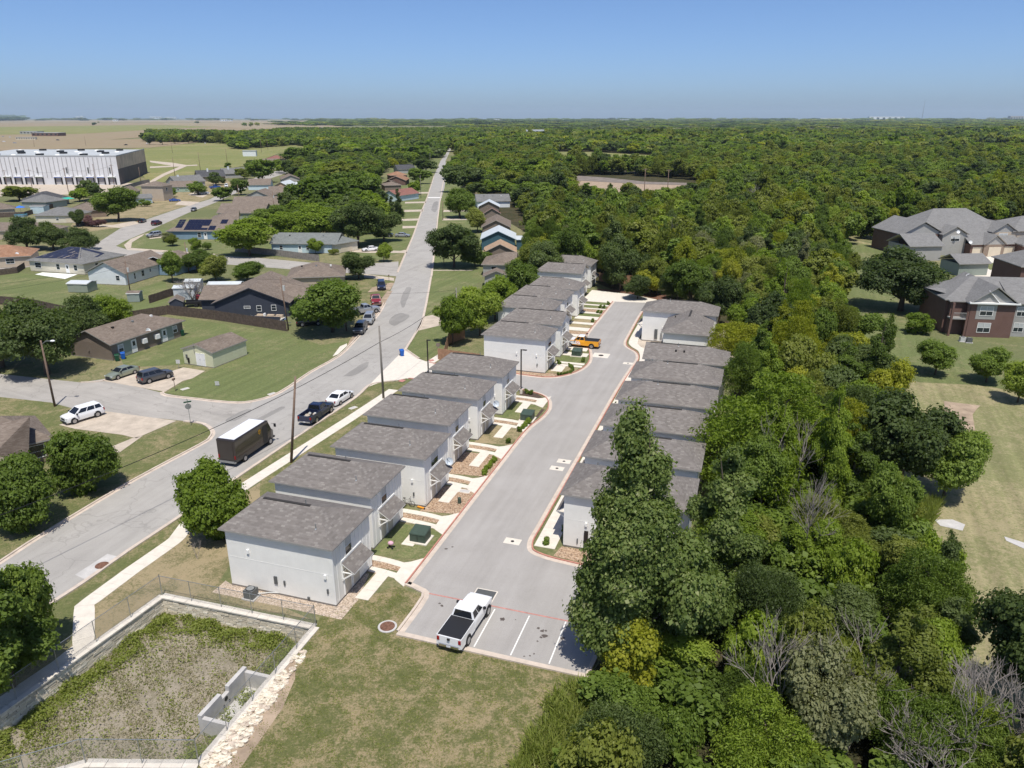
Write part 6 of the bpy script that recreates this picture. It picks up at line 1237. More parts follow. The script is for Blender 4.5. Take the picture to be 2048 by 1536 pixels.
car('van', 'dark blue minivan facing the camera on the dirt pull-in', G(763, 577), hd((762, 570), (764, 585)), PN)
car('sedan', 'white car on the driveway of the grey roofed house', G(741, 502), hd((755, 501), (727, 503)), PW)
car('sedan', 'silver car under the big trees by the long street', G(805, 474), hd((795, 474), (818, 474)), PS); car('pickup', 'dark pickup in the tree shade by the long street', G(768, 474), hd((760, 474), (780, 474)), PK)
car('suv', 'silver car by the blue solar house', G(309, 474), hd((330, 470), (295, 475)), PS); car('suv', 'dark red car parked beside the solar house', G(314, 450), hd((305, 452), (325, 447)), PM_); car('sedan', 'dark car parked under the big street tree', G(285, 445), hd((276, 448), (297, 440)), PK)
car('sedan', 'dark grey car driving up the back street', G(388, 422), hd((395, 418), (380, 426)), PG); car('sedan', 'blue car in front of the two storey house', G(350, 403), hd((340, 403), (365, 402)), PB); car('pickup', 'white pickup under the clipped street tree', G(406, 389), hd((400, 389), (418, 389)), PW)
car('pickup', 'bright blue pickup by the grey roofs', G(430, 377), hd((425, 377), (440, 376)), PB); car('van', 'white van beside the blue pickup', G(453, 374), hd((453, 372), (452, 378)), PW); car('van', 'maroon van on the lawn by the long street', G(809, 385), hd((800, 385), (818, 385)), PM_)
car('sedan', 'white car far up the back street', G(629, 326), hd((635, 324), (622, 328)), PW); car('sedan', 'dark car in shade beside the small dark tree', G(168, 451), hd((162, 451), (176, 450)), PK); car('sedan', 'white car in the forecourt of the apartments', G(2008, 504), hd((1998, 504), (2020, 503)), PW)
car('sedan', 'red car beside the white storage container', G(417, 597), hd((408, 598), (428, 596)), PR); car('suv', 'dark car hidden below the round tree', G(620, 650), hd((600, 651), (640, 648)), PK)
# vehicles out by the fields
for k, (x, y, pnt, kd) in enumerate(((116, 281, PN, 'van'), (30, 287, PS, 'van'), (8, 284, PW, 'van'), (252, 291, PK, 'pickup'), (295, 288, PW, 'pickup'), (410, 287.5, PW, 'van'), (20, 275, PW, 'van'), (6, 274, PS, 'sedan'))):
    car(kd, ['dark lorry standing in the tan field', 'grey lorry at the left edge of the tan field', 'white lorry at the left edge of the tan field', 'dark pickup at the edge of the green field', 'white truck by the far hedge', 'white truck in the machinery yard', 'white car by the grey brick wing', 'silver car by the grey brick wing'][k], G(x, y), .1+k*.4, pnt, group='vehicles out by the fields')
# amber and white works pickup
h = hd((1168, 697), (1100, 683)); t = car('pickup', 'amber and white works pickup parked across the far row', S(2.6, 75.2), SA+math.pi, PY, cover=M['black_plastic'], roofm=PW)
sd = lambda x, z, d=.0: Vector((x, (1.022+d), z))
MB().quad((2.3, 1.016, .62), (.1, 1.016, .62), (.35, 1.016, 1.2), (2.3, 1.016, 1.13)).build('white_wrap', PW, t); MB().quad((2.3, -1.016, .62), (.1, -1.016, .62), (.35, -1.016, 1.2), (2.3, -1.016, 1.13)[::1]).build('white_wrap', PW, t)
MB().quad((2.75, -.9, 1.2), (2.75, .9, 1.2), (1.25, .9, 1.285), (1.25, -.9, 1.285)).build('white_bonnet', PW, t)
grm = pm('grey print', (.2, .22, .25), .5); orm = pm('orange print', (.8, .2, .02), .5)
for k, (a, b) in enumerate(((1.95, 1.75), (1.68, 1.5), (1.44, 1.2), (1.14, .98))): MB().box(b, a, 1.018, 1.024, .93, 1.02 + (.06 if k in (0, 3) else 0)).build('lettering', grm, t)
rg = MB(); n = 14
for k in range(n):
    a0, a1 = 2*math.pi*k/n, 2*math.pi*(k+1)/n; c = (.6, .95); rg.quad(*[(c[0]+r_*math.cos(a), 1.021, c[1]+r_*math.sin(a)) for r_, a in ((.13, a0), (.24 if k % 2 else .2, a0), (.24 if k % 2 else .2, a1), (.13, a1))])
rg.build('emblem', orm, t); MB().tube([(-.7, -.4, 1.35), (-.7, -.4, 2.1)], .03, 6).box(-.85, -.55, -.55, -.25, 2.1, 2.2).build('roof_rack', M['black_plastic'], t)
# brown delivery van
t = thing('delivery_van', 'dark brown delivery van with a white roof and a gold shield', 'van', mid((440, 930), (552, 893))+Vector((-.2, 1.0, .02)), hd((497, 941), (548, 905)), 'parked vehicles')
W2 = 1.15
b = MB(); b.box(-3.9, 2.1, -W2, W2, .55, 3.05); b.build('cargo_box', PBr, t)
MB().hexa([(-3.95, -W2-.03, 3.051), (2.35, -W2-.03, 3.051), (2.35, W2+.03, 3.051), (-3.95, W2+.03, 3.051), (-3.85, -W2+.1, 3.16), (2.1, -W2+.1, 3.16), (2.1, W2-.1, 3.16), (-3.85, W2-.1, 3.16)]).build('roof_rim', PBr, t)
MB().box(-3.7, 2.0, -W2+.14, W2-.14, 3.15, 3.18).build('roof', PW, t)
n_ = MB(); hw = W2-.04
rings = [[(x, -h_, .5), (x, -h_, z), (x, h_, z), (x, h_, .5)] for x, z, h_ in ((2.1, 1.75, hw), (2.75, 1.7, hw), (3.25, 1.6, hw*.9), (3.5, 1.35, hw*.8))]; loft(n_, rings); n_.build('bonnet', PBr, t)
cabm = MB(); cabm.hexa([(2.1, -hw, 1.7), (2.95, -hw, 1.7), (2.95, hw, 1.7), (2.1, hw, 1.7), (2.1, -hw, 3.04), (2.3, -hw, 3.04), (2.3, hw, 3.04), (2.1, hw, 3.04)]); cabm.build('cab', PBr, t)
MB().quad((2.965, -hw*.9, 1.76), (2.965, hw*.9, 1.76), (2.34, hw*.9, 2.95), (2.34, -hw*.9, 2.95)).build('windscreen', glass_mat('tinted glass', (.05, .09, .07)), t)
for s in (-1, 1):
    MB().quad((2.12, s*(hw+.004), 1.78), (2.82, s*(hw+.004), 1.78), (2.36, s*(hw+.004), 2.7), (2.12, s*(hw+.004), 2.7)).build('side_window', M['car_glass'], t)
    MB().box(1.15, 2.05, min(s*(W2+.003), s*(W2+.02)), max(s*(W2+.003), s*(W2+.02)), .6, 2.75).build('door_opening', M['black_plastic'], t)
    for z in (1.0, 1.62): MB().box(-3.9, 1.1, min(s*W2, s*(W2+.03)), max(s*W2, s*(W2+.03)), z, z+.05).build('rub_rail', PBr, t)
    MB().box(-3.9, -2.2, min(s*W2, s*(W2+.012)), max(s*W2, s*(W2+.012)), .57, .95).build('lower_panel', PK, t)
    sh = [(0, .38), (.2, .44), (.4, .38), (.42, .05), (.2, -.2), (-.02, .05)]; c0 = .35; zc = 2.2
    pts = [(c0+x*1.15, s*(W2+.008), zc+z*1.0) for x, z in sh]; MB().poly(pts if s < 0 else pts[::-1]).poly(pts[::-1] if s < 0 else pts).build('shield', pm('gold print', (.62, .34, .03), .5), t)
    cu = bpy.data.curves.new('lettering', 'FONT'); cu.body = 'ups'; cu.size = .3; cu.align_x = 'CENTER'; tmp = bpy.data.objects.new('lettering', cu); COL.objects.link(tmp)
    dg = bpy.context.evaluated_depsgraph_get(); me = bpy.data.meshes.new_from_object(tmp.evaluated_get(dg)); bpy.data.objects.remove(tmp); me.materials.clear(); me.materials.append(PBr)
    o = ob('lettering', me, t, (c0+.23, s*(W2+.014), zc+.07)); o.rotation_euler = (R(90), 0, 0 if s < 0 else math.pi)
    MB().tube([(2.9, s*W2, 2.5), (3.3, s*(W2+.25), 2.3)], .02, 5).box(3.22, 3.32, min(s*(W2+.1), s*(W2+.35)), max(s*(W2+.1), s*(W2+.35)), 1.95, 2.35).build('wing_mirror', M['black_plastic'], t)
    for x in (2.45, -2.4): 
        w_ = MB().tube([(x, s*(W2-.3), .42), (x, s*(W2+.015), .42)], .42, 20).build('wheel', M['rubber'], t); MB().tube([(x, s*(W2-.02), .42), (x, s*(W2+.03), .42)], .25, 14).build('rim', M['alloy'], w_)
    MB().box(3.42, 3.52, min(s*.55, s*.85), max(s*.55, s*.85), .95, 1.2).build('headlight', M['light_clear'], t); MB().box(-3.95, -3.9, min(s*.95, s*1.1), max(s*.95, s*1.1), .9, 1.3).build('tail_light', M['light_red'], t)
MB().box(-3.93, -3.9, -.85, .85, .75, 2.8).build('rear_door', PBr, t); MB().box(-4.1, -3.9, -1.1, 1.1, .45, .6).build('rear_bumper', M['steel'], t); MB().box(3.4, 3.62, -1.0, 1.0, .5, .68).build('front_bumper', M['black_plastic'], t); MB().box(3.45, 3.53, -.5, .5, .8, 1.3).build('grille', M['black_plastic'], t)
MB().box(-3.7, 3.2, -.9, .9, .4, .56).build('chassis', M['black_plastic'], t)
# ================================================================ vegetation
def leaf_mesh(name, P, N, size, asp, var, fold=.12, rs=None):
    r_ = rs or rng; n = len(P); N = N/np.linalg.norm(N, axis=1, keepdims=True)
    a = r_.normal(size=(n, 3)); U = np.cross(N, a); U /= np.linalg.norm(U, axis=1, keepdims=True)+1e-9; V = np.cross(N, U)
    su = (size*.5)[:, None]; sv = (size*asp*.5)[:, None]
    vtx = np.stack([P-U*su-N*su*fold*2, P-V*sv+N*su*fold, P+U*su-N*su*fold*2, P+V*sv+N*su*fold], 1).reshape(-1, 3)
    me = bpy.data.meshes.new(name); me.vertices.add(4*n); me.vertices.foreach_set('co', vtx.astype(np.float32).ravel())
    me.loops.add(4*n); me.loops.foreach_set('vertex_index', np.arange(4*n, dtype=np.int32)); me.polygons.add(n)
    me.polygons.foreach_set('loop_start', np.arange(0, 4*n, 4, dtype=np.int32)); me.polygons.foreach_set('loop_total', np.full(n, 4, np.int32))
    at = me.attributes.new('var', 'FLOAT', 'FACE'); at.data.foreach_set('value', np.clip(var, 0, 1).astype(np.float32)); me.update(calc_edges=True); return me
SHAPE = dict(round=(4.0, 8.5, 1.2, 17), oak=(5.2, 8.2, .9, 24), tall=(3.6, 13.0, 1.2, 22), shrub=(2.2, 3.2, .05, 9), bush=(3.6, 5.5, .05, 24), wispy=(4.2, 7.5, 1.0, 18), cone=(2.3, 7.0, .2, 16), hero=(5.6, 17.5, 1.6, 62))
def crown(shape, n, size, seed, asp=.75, name='crown', per=55):
    """lobes along the limbs -> twig clumps on the lobes -> leaves around the clumps"""
    r_ = np.random.default_rng(seed); Rr, H, cb, K = SHAPE[shape]
    u = r_.normal(size=(K, 3)); u /= np.linalg.norm(u, axis=1, keepdims=True); u *= (r_.random((K, 1))**.35)
    zc, hz = (cb+H)/2, (H-cb)/2; rad = r_.uniform(.22, .46, K)*Rr
    if shape in ('tall', 'hero', 'cone'):
        tt = np.linspace(.04, .95, K); z = cb+(H-cb)*tt
        pr = Rr*{'tall': np.minimum(1, .7+tt*1.2)*(1-tt**2.2)*.92+.08, 'hero': np.minimum(1, .85+tt)*(1-tt**1.25)*1.0+.07, 'cone': (1-tt)*.95+.05}[shape]
        th = r_.uniform(0, 2*np.pi, K); q = pr*(.58 if shape == 'hero' else .72)*r_.random(K)**.4; C = np.stack([q*np.cos(th), q*np.sin(th), z], 1); rad = np.clip(pr*r_.uniform(.3, .52, K), Rr*.11, Rr*.3)
    elif shape == 'oak':
        C = np.stack([u[:, 0]*Rr*.68, u[:, 1]*Rr*.68, cb+hz*.5+np.abs(u[:, 2])*hz*1.0-.15*np.hypot(u[:, 0], u[:, 1])], 1); rad *= .85
    else: C = np.stack([u[:, 0]*Rr*.68, u[:, 1]*Rr*.68, zc+u[:, 2]*hz*.7], 1)
    nc = max(8, n//per); m = nc*4; k = r_.choice(K, m, p=rad**2/np.sum(rad**2))
    d = r_.normal(size=(m, 3)); d[:, 2] += .3; d /= np.linalg.norm(d, axis=1, keepdims=True)
    Q = C[k]+d*(rad[k]*r_.uniform(.62, 1.02, m))[:, None]*np.array([1, 1, .85])
    dist = np.linalg.norm(Q[:, None, :]-C[None], axis=2)/rad[None]; dist[np.arange(m), k] = 9
    keep = (dist.min(1) > .72) | (r_.random(m) < .1); Q, d, k = Q[keep][:nc], d[keep][:nc], k[keep][:nc]; nc = len(Q)
    j = r_.integers(0, nc, n); cs = r_.uniform(.055, .1, nc)*Rr*(4.0/Rr)**.5*(1.7 if per < 20 else 1.25 if per < 40 else 1.0)
    off = np.clip(r_.normal(size=(n, 3)), -1.6, 1.6)*np.array([1, 1, .7]); P = Q[j]+off*cs[j][:, None]; D = d[j]*.7+off*.35
    if shape == 'wispy':
        P[:, 2] -= .45*(np.hypot(P[:, 0], P[:, 1])/Rr)**2+.5*np.abs(off[:, 2])*cs[j]; N = .4*D+.3*np.array([0, 0, 1])+.6*r_.normal(size=(n, 3))
    else: N = .65*D+.4*np.array([0, 0, 1])+.38*r_.normal(size=(n, 3))
    P[:, 2] = np.maximum(P[:, 2], .06)
    br = r_.random(K); bc = r_.random(nc); var = .5+.26*(br[k[j]]-.5)+.4*(bc[j]-.5)+.5*(r_.random(n)-.5)
    return leaf_mesh(name, P, N, size*np.clip(r_.lognormal(0, .38, n), .4, 2.1), asp, var, rs=r_), C, rad
def trunk(shape, C, seed, pale=False):
    r_ = random.Random(seed); Rr, H, cb, K = SHAPE[shape]; mb = MB(); tr = {'oak': .34, 'hero': .36, 'tall': .26, 'shrub': .07, 'cone': .14}.get(shape, .2)
    top = Vector((r_.uniform(-.3, .3), r_.uniform(-.3, .3), cb+(H-cb)*(.5 if shape == 'hero' else .7 if shape in ('tall', 'cone') else .38)))
    p0 = Vector((0, 0, -.15)); mb.tube([p0, p0.lerp(top, .45)+Vector((r_.uniform(-.2, .2), r_.uniform(-.2, .2), 0)), top], [tr, tr*.75, tr*.35], 7)
    for c in sorted(C.tolist(), key=lambda c: r_.random())[:12 if shape != 'hero' else 26]:
        c = Vector(c); s = p0.lerp(top, min(.95, max(.25, (c.z-1.0)/max(top.z, .1)*.7))); mb.tube([s, s.lerp(c, .5)+Vector((0, 0, .25)), c], [tr*.38, tr*.25, tr*.08], 5, cap=False)
    return mb.mesh('trunk', M['bark_pale' if pale else 'bark'], True)
PROTO = {}
def proto(shape, lod, v):
    key = (shape, lod, v)
    if key not in PROTO:
        n, s = {'hi': (27000, .215), 'mid': (4800, .48), 'low': (520, 1.4), 'hero': (120000, .205)}[lod]
        if shape == 'wispy': n, s, asp = int(n*1.25), s*.85, .38
        elif shape == 'shrub': n, s, asp = int(n*.32), s*.75, .75
        elif shape == 'tall': n, s, asp = int(n*1.3), s*.95, .8
        elif shape == 'cone': n, s, asp = int(n*.6), s*.75, .7
        else: asp = .75
        sd = sum(map(ord, shape))*7+v*131
        me, C, rad = crown(shape, n, s, sd, asp, per={'hi': 55, 'hero': 75, 'mid': 28, 'low': 10}[lod]); me.materials.append(LEAF['elm']); PROTO[key] = (me, trunk(shape, C, sd))
    return PROTO[key]
def leafy(o, color): o.material_slots[0].link = 'OBJECT'; o.material_slots[0].material = LEAF[color]
TREES = []
def tree(label, base, Rm, Hm, shape='round', color='elm', lod='hi', v=0, group=None, name='tree', rz=None, cat='tree', tip=0.0):
    me, tm = proto(shape, lod, v); R0, H0 = SHAPE[shape][:2]; t = thing(name, label, cat, (base[0], base[1], 0), random.uniform(0, 6.28) if rz is None else rz, group)
    c = ob('crown', me, t); ax = random.uniform(.86, 1.14); c.scale = (Rm/R0*ax, Rm/R0/ax, Hm/H0); c.rotation_euler = (random.uniform(-.07, .07), random.uniform(-.07, .07), 0); leafy(c, color); k = ob('trunk', tm, t); k.scale = (Rm/R0, Rm/R0, Hm/H0); TREES.append((t, c)); return t
def ptree(label, bx, by, Rpx, top, shape='round', color='elm', lod='hi', v=0, **kw):
    """survey by base pixel, half width in px and top row"""
    b = G(bx, by); mpp = 1.0/((by-HZ)*math.cos(PITCH)/CAMH); Rm = Rpx*mpp
    lo, hi = .5, 40.0
    for _ in range(30):
        m_ = (lo+hi)/2
        if PX((b.x, b.y, m_))[1] > top: lo = m_
        else: hi = m_
    return tree(label, b, Rm, lo, shape, color, lod, v, **kw)
# the tall cottonwood in the foreground and its neighbours
ptree('tall cottonwood with glints painted into its leaves in front of the right hand townhouses', 1280, 1325, 140, 808, 'hero', 'cotton', 'hero', 1, group=None, name='cottonwood_tree', rz=.4)
ptree('smaller cottonwood leaning out behind the tall one', 1425, 1180, 88, 885, 'tall', 'cotton', 'hi', 1, name='cottonwood_tree')
ptree('lower bushy cottonwood at the foot of the tall one', 1375, 1330, 105, 1050, 'round', 'cotton', 'hi', 2, name='cottonwood_tree')
ptree('wide feathery willow leaning over the right hand roofs', 1505, 985, 150, 745, 'wispy', 'fresh', 'hi', 0, name='willow_tree')
ptree('second feathery willow behind the first', 1600, 930, 100, 745, 'wispy', 'olive', 'hi', 1, name='willow_tree')
ptree('dark spreading tree at the edge of the meadow', 1800, 985, 92, 770, 'round', 'oak', 'hi', 1)
ptree('slim tree standing free in the meadow with its shadow below', 1888, 992, 70, 835, 'round', 'elm', 'hi', 2)
ptree('dark narrow tree at the meadow edge, lower', 1875, 1235, 45, 1062, 'tall', 'oak', 'hi', 0)
ptree('dark tree at the lower right corner', 2045, 1440, 110, 1185, 'round', 'oak', 'hi', 0)
ptree('broad dark evergreen oak in front of the apartments', 1800, 622, 98, 488, 'oak', 'oak', 'hi', 0, name='oak_tree')
ptree('round clipped bush at the apartment corner', 1838, 668, 30, 628, 'shrub', 'fresh', 'hi', 0, name='bush', cat='bush')
for k, (x, y, r_, tp, c) in enumerate(((1870, 750, 42, 675, 'elm'), (1972, 765, 44, 690, 'elm'), (2035, 805, 40, 705, 'fresh'), (1690, 575, 20, 500, 'olive'), (1740, 790, 60, 690, 'oak'), (1700, 700, 55, 600, 'elm'))):
    ptree(['small tree on the apartment lawn, left', 'small tree on the apartment lawn, middle', 'small bright tree on the apartment lawn, right', 'slim olive tree at the top of the meadow', 'dark tree at the wood edge left of the small lawn trees', 'green tree at the wood edge below the dark oak'][k], x, y, r_, tp, 'round', c, 'hi', k % 3)
# neighbourhood trees
NB = [
 ('big dark live oak over the side street, middle', 95, 748, 95, 585, 'oak', 'oak'), ('big dark live oak at the left edge', 5, 735, 75, 605, 'oak', 'oak'), ('dark live oak behind the duplex', 175, 700, 62, 583, 'oak', 'oak'), ('light green tree behind the duplex roof', 232, 668, 42, 580, 'round', 'fresh'), ('olive shrub tree at the duplex corner', 150, 690, 40, 610, 'round', 'olive'),
 ('crape myrtle shrub tree on the corner lawn', 168, 985, 68, 866, 'bush', 'elm'), ('crape myrtle shrub tree at the left edge of the corner lawn', 45, 1060, 75, 925, 'bush', 'elm'), ('large dense shrub tree beside the sidewalk', 438, 1072, 76, 938, 'bush', 'fresh'), ('tall leafy tree in the lower left corner', 25, 1375, 105, 1050, 'tall', 'elm'), ('bushy tree under the lower left tall one', 62, 1330, 75, 1150, 'bush', 'elm'), ('lowest leafy tree at the left edge', -40, 1440, 95, 1250, 'round', 'elm'),
 ('round dense tree beside the navy house', 665, 664, 80, 538, 'round', 'elm'), ('small dark tree behind the bare one', 495, 563, 34, 520, 'round', 'elm'), ('green tree left of the bare one', 345, 565, 28, 495, 'round', 'elm'), ('green tree right of the bare one', 432, 562, 30, 500, 'round', 'olive'), ('tree behind the bare one', 395, 545, 30, 498, 'round', 'elm'),
 ('large bright tree left of the sage roofed house', 500, 512, 62, 428, 'round', 'fresh'), ('tree behind the sage roofed house, left', 585, 478, 42, 415, 'round', 'fresh'), ('big bright tree behind the sage roofed house', 640, 484, 55, 405, 'round', 'fresh'), ('tall dark tree beside the long street lawns', 715, 494, 58, 392, 'round', 'oak'), ('dark tree over the silver car', 768, 484, 40, 405, 'round', 'oak'), ('green tree in the middle of the back gardens', 655, 430, 60, 345, 'round', 'elm'), ('green tree among the back gardens, right', 715, 405, 50, 335, 'round', 'elm'), ('green tree behind the gabled houses', 610, 420, 38, 350, 'round', 'elm'), ('lighter tree behind the red roof', 680, 380, 45, 318, 'round', 'olive'), ('tree beside the power pole', 545, 460, 34, 405, 'round', 'elm'),
 ('forked tree on the street corner', 718, 558, 36, 496, 'round', 'oak'), ('small round tree with yellow leaves at the corner', 768, 524, 17, 484, 'round', 'fresh'), ('small upright tree in front of the white house', 632, 508, 16, 474, 'round', 'fresh'), ('bronze shrub by the garage wing', 668, 510, 10, 494, 'shrub', 'olive'),
 ('dark round tree right of the street', 908, 535, 58, 440, 'round', 'oak'), ('dark shrub at the foot of the round tree', 950, 533, 30, 490, 'shrub', 'elm'), ('wide tree over the right hand driveway', 920, 436, 40, 370, 'oak', 'elm'), ('bronze green tree beside the right hand driveway', 955, 465, 24, 412, 'round', 'olive'), ('dark big tree right of the long street', 930, 385, 42, 322, 'round', 'oak'), ('dark pointed evergreen on the lawn', 797, 434, 17, 378, 'cone', 'oak'), ('second dark evergreen on the lawn', 783, 430, 14, 392, 'cone', 'oak'), ('lollipop tree on the long street lawn', 831, 390, 16, 358, 'round', 'fresh'), ('tree over the terracotta houses', 840, 368, 22, 332, 'round', 'elm'), ('dark tree by the far kerb', 852, 345, 22, 315, 'round', 'oak'),
 ('large street tree in front of the brick house', 237, 443, 48, 368, 'round', 'elm'), ('yellow green tree before the loading docks', 160, 403, 22, 373, 'round', 'fresh'), ('dark tree before the loading docks', 186, 400, 26, 358, 'round', 'oak'), ('olive tree at the left of the docks', 40, 402, 38, 368, 'round', 'olive'), ('small dark tree on the lawn', 155, 453, 16, 413, 'round', 'oak'), ('pink crape myrtle beside the small dark tree', 197, 454, 15, 434, 'shrub', 'pink'), ('paler pink crape myrtle left of the other', 180, 453, 12, 431, 'shrub', 'pink'), ('dark live oak left of the back street', 55, 500, 42, 428, 'oak', 'oak'), ('live oak in the middle of the front yard trio', 107, 500, 38, 438, 'oak', 'oak'), ('live oak nearest the back street', 160, 503, 42, 452, 'oak', 'oak'),
 ('clipped round street tree over the white pickup', 396, 390, 23, 360, 'oak', 'elm'), ('dark clipped tree by the grey roofs', 432, 370, 20, 343, 'oak', 'oak'), ('small tree before the taupe roofs', 446, 402, 22, 370, 'round', 'elm'), ('round tree behind the white van', 482, 390, 20, 352, 'round', 'elm'), ('dark tree behind the chimneys', 510, 352, 22, 318, 'round', 'oak'), ('tall tree at the field edge', 525, 365, 30, 312, 'round', 'elm'), ('tree over the far back street', 592, 328, 28, 290, 'round', 'elm'), ('olive tree by the chimneys', 490, 358, 20, 335, 'round', 'olive'), ('shrub in front of the blue house, left', 392, 500, 13, 476, 'shrub', 'fresh'), ('shrub in front of the blue house, right', 415, 500, 10, 480, 'shrub', 'elm'), ('flowering shrub by the silver car', 340, 483, 18, 466, 'shrub', 'grey'), ('tree by the blue house', 346, 492, 16, 468, 'round', 'olive'), ('small green tree at the two storey house', 340, 395, 14, 374, 'round', 'elm'), ('shrub at the two storey house', 290, 413, 12, 396, 'shrub', 'elm'),
 ('bright green tree behind the estate, left', 905, 690, 42, 580, 'round', 'fresh'), ('bright yellow green tree behind the estate', 960, 672, 46, 556, 'round', 'fresh'), ('bright tree at the edge of the estate', 990, 640, 45, 540, 'round', 'fresh'), ('dark tree behind the far row', 1040, 610, 45, 510, 'round', 'elm'), ('dark tree behind the far row, right', 1090, 575, 42, 470, 'round', 'oak'), ('olive tree behind the far row', 1060, 560, 40, 470, 'round', 'olive'), ('dense tree beside the last townhouse', 1130, 560, 40, 440, 'round', 'elm'),
 ('dark tree closing the end of the drive', 1240, 582, 42, 470, 'round', 'oak'), ('tall tree at the end of the drive', 1225, 575, 38, 430, 'tall', 'oak'), ('yellow tree at the end of the drive', 1300, 590, 32, 530, 'round', 'yellow'), ('dark tree right of the turnaround', 1275, 598, 30, 540, 'round', 'oak'), ('tree above the far right hand roof', 1380, 620, 45, 510, 'round', 'elm'), ('tree right of the far right hand roof', 1435, 655, 45, 540, 'round', 'oak'), ('feathery yellow green tree beside the right hand roofs', 1475, 740, 60, 630, 'wispy', 'yellow'), ('dark tree behind the right hand roofs', 1530, 720, 55, 580, 'round', 'oak'),
]
for k, (lb, x, y, r_, tp, sh, c) in enumerate(NB):
    ptree(lb, x, y, r_, tp, sh, c, 'hi' if y > 430 else 'mid', k % (3 if sh in ('round',) else 2), group='garden and street trees', cat='shrub' if sh == 'shrub' else 'tree', name='shrub' if sh == 'shrub' else 'tree')
# bare and dead trees
def bare(seed, H, spread, n0=5, depth=4):
    r_ = random.Random(seed); mb = MB()
    def grow(p, d, L, rad, dep):
        q = p+d*L; m_ = p.lerp(q, .5)+Vector((r_.uniform(-1, 1), r_.uniform(-1, 1), r_.uniform(-.3, .6)))*L*.07; mb.tube([p, m_, q], [rad, rad*.8, rad*.6], 4 if dep < 3 else 6, cap=False)
        if dep == 0: return
        for _ in range(r_.choice((2, 3, 3, 4))):
            e = (d+Vector((r_.uniform(-1, 1), r_.uniform(-1, 1), r_.uniform(-.25, .7)))*spread).normalized(); grow(q.lerp(p, r_.uniform(0, .35)), e, L*r_.uniform(.55, .85), rad*.6, dep-1)
    for _ in range(n0): grow(Vector((0, 0, -.1)), Vector((r_.uniform(-.5, .5), r_.uniform(-.5, .5), 1)).normalized(), H*.32, .07, depth)
    return mb.mesh('branches', M['bark_pale'])
BARE = [bare(3, 6, .8, 6, 4), bare(5, 9, .55, 3, 4), bare(9, 8, .7, 2, 4)]
for k, (lb, x, y, m_, s, sz) in enumerate((('bare grey tree in the back yard above the silver shed', 385, 600, 0, 1.35, 1.0), ('dead pale tree standing in the wood right of the willow', 1560, 1040, 1, 1.25, 1.35), ('dead branching tree in the lower wood', 1545, 1470, 2, .95, 1.25), ('dead bare tree at the bottom right', 1905, 1530, 2, 1.0, 1.15), ('second dead tree at the bottom right', 1985, 1500, 0, 1.2, 1.3), ('bare broken tree in the wood, middle right', 1600, 1150, 2, 1.0, 1.35), ('dead thin tree at the lower edge of the wood', 1690, 1510, 1, 1.1, 1.1), ('bare leaning tree below the meadow', 1760, 1460, 0, .9, 1.0), ('bare twiggy tree in the lower right corner', 1840, 1570, 0, 1.2, 1.1), ('bare pale snag behind the estate wood', 1330, 520, 1, 1.3, 1.5), ('bare twiggy snag near the earth clearing', 1500, 430, 2, 1.6, 1.7), ('bare sapling on the strip by the sidewalk', 395, 1118, 1, .22, .22))):
    b = G(x, y); t = thing('bare_tree', lb, 'tree', (b.x, b.y, 0), k*1.3, 'leafless trees'); o = ob('branches', BARE[m_], t); o.scale = (s, s, sz)
# ---------------------------------------------------------------- the wood: 200 nearest as trees, the rest as one mass
def inpoly(P, poly):
    x, y = P[:, 0], P[:, 1]; ins = np.zeros(len(P), bool); n = len(poly)
    for i in range(n):
        x0, y0 = poly[i][0], poly[i][1]; x1, y1 = poly[(i+1) % n][0], poly[(i+1) % n][1]
        c = ((y0 > y) != (y1 > y)) & (x < (x1-x0)*(y-y0)/(y1-y0+1e-12)+x0); ins ^= c
    return ins
wood = pxs([(1290, 1345), (1215, 1372), (1140, 1490), (1080, 1700), (2300, 1700), (1990, 1470), (1890, 1300), (1830, 1110), (1785, 930), (1795, 850), (1720, 770), (1680, 660), (1668, 520), (1700, 495), (1770, 470), (2100, 455), (3200, 470), (3200, 258), (912, 258), (910, 286), (915, 305), (925, 330), (1010, 400), (1060, 440), (1065, 470), (1060, 530), (1120, 545), (1200, 560), (1260, 590), (1345, 612), (1420, 680), (1500, 780), (1470, 900), (1440, 1010), (1400, 1150), (1330, 1200), (1290, 1300)])
west = pxs([(470, 300), (600, 290), (640, 312), (560, 345), (620, 380), (720, 375), (780, 340), (880, 315), (899, 294), (905, 284), (912, 258), (912, 249), (700, 250), (600, 262), (480, 272), (300, 268), (290, 284), (460, 287)])
holes = [pxs([(1140, 352), (1260, 350), (1400, 362), (1408, 398), (1330, 408), (1270, 404), (1225, 412), (1180, 402), (1140, 400)]), pxs([(1105, 302), (1180, 304), (1310, 310), (1305, 338), (1240, 345), (1200, 334), (1120, 342)]), pxs([(1930, 292), (2010, 288), (2060, 300), (1990, 310), (1930, 306)]), pxs([(1560, 270), (1640, 270), (1640, 276), (1560, 276)]), pxs([(1735, 530), (2020, 520), (2200, 530), (2200, 440), (1990, 448), (1760, 450)]), pxs([(1040, 268), (1095, 268), (1095, 276), (1040, 276)]), pxs([(1450, 285), (1510, 285), (1510, 296), (1450, 296)])]
pts = []
def grid(y0, y1, s, poly, xlim=1.0, prob=1.0):
    ys = np.arange(y0, y1, s*.88); out = []
    for i, y in enumerate(ys):
        hw = y*.78*xlim+40; xs = np.arange(-hw, hw, s)+(s/2 if i % 2 else 0); out.append(np.stack([xs, np.full(len(xs), y)], 1))
    P = np.concatenate(out); P = P+rng.uniform(-.36, .36, P.shape)*s; k = inpoly(P, poly)
    for h in holes: k &= ~inpoly(P, h)
    k &= rng.random(len(P)) < prob; return P[k]
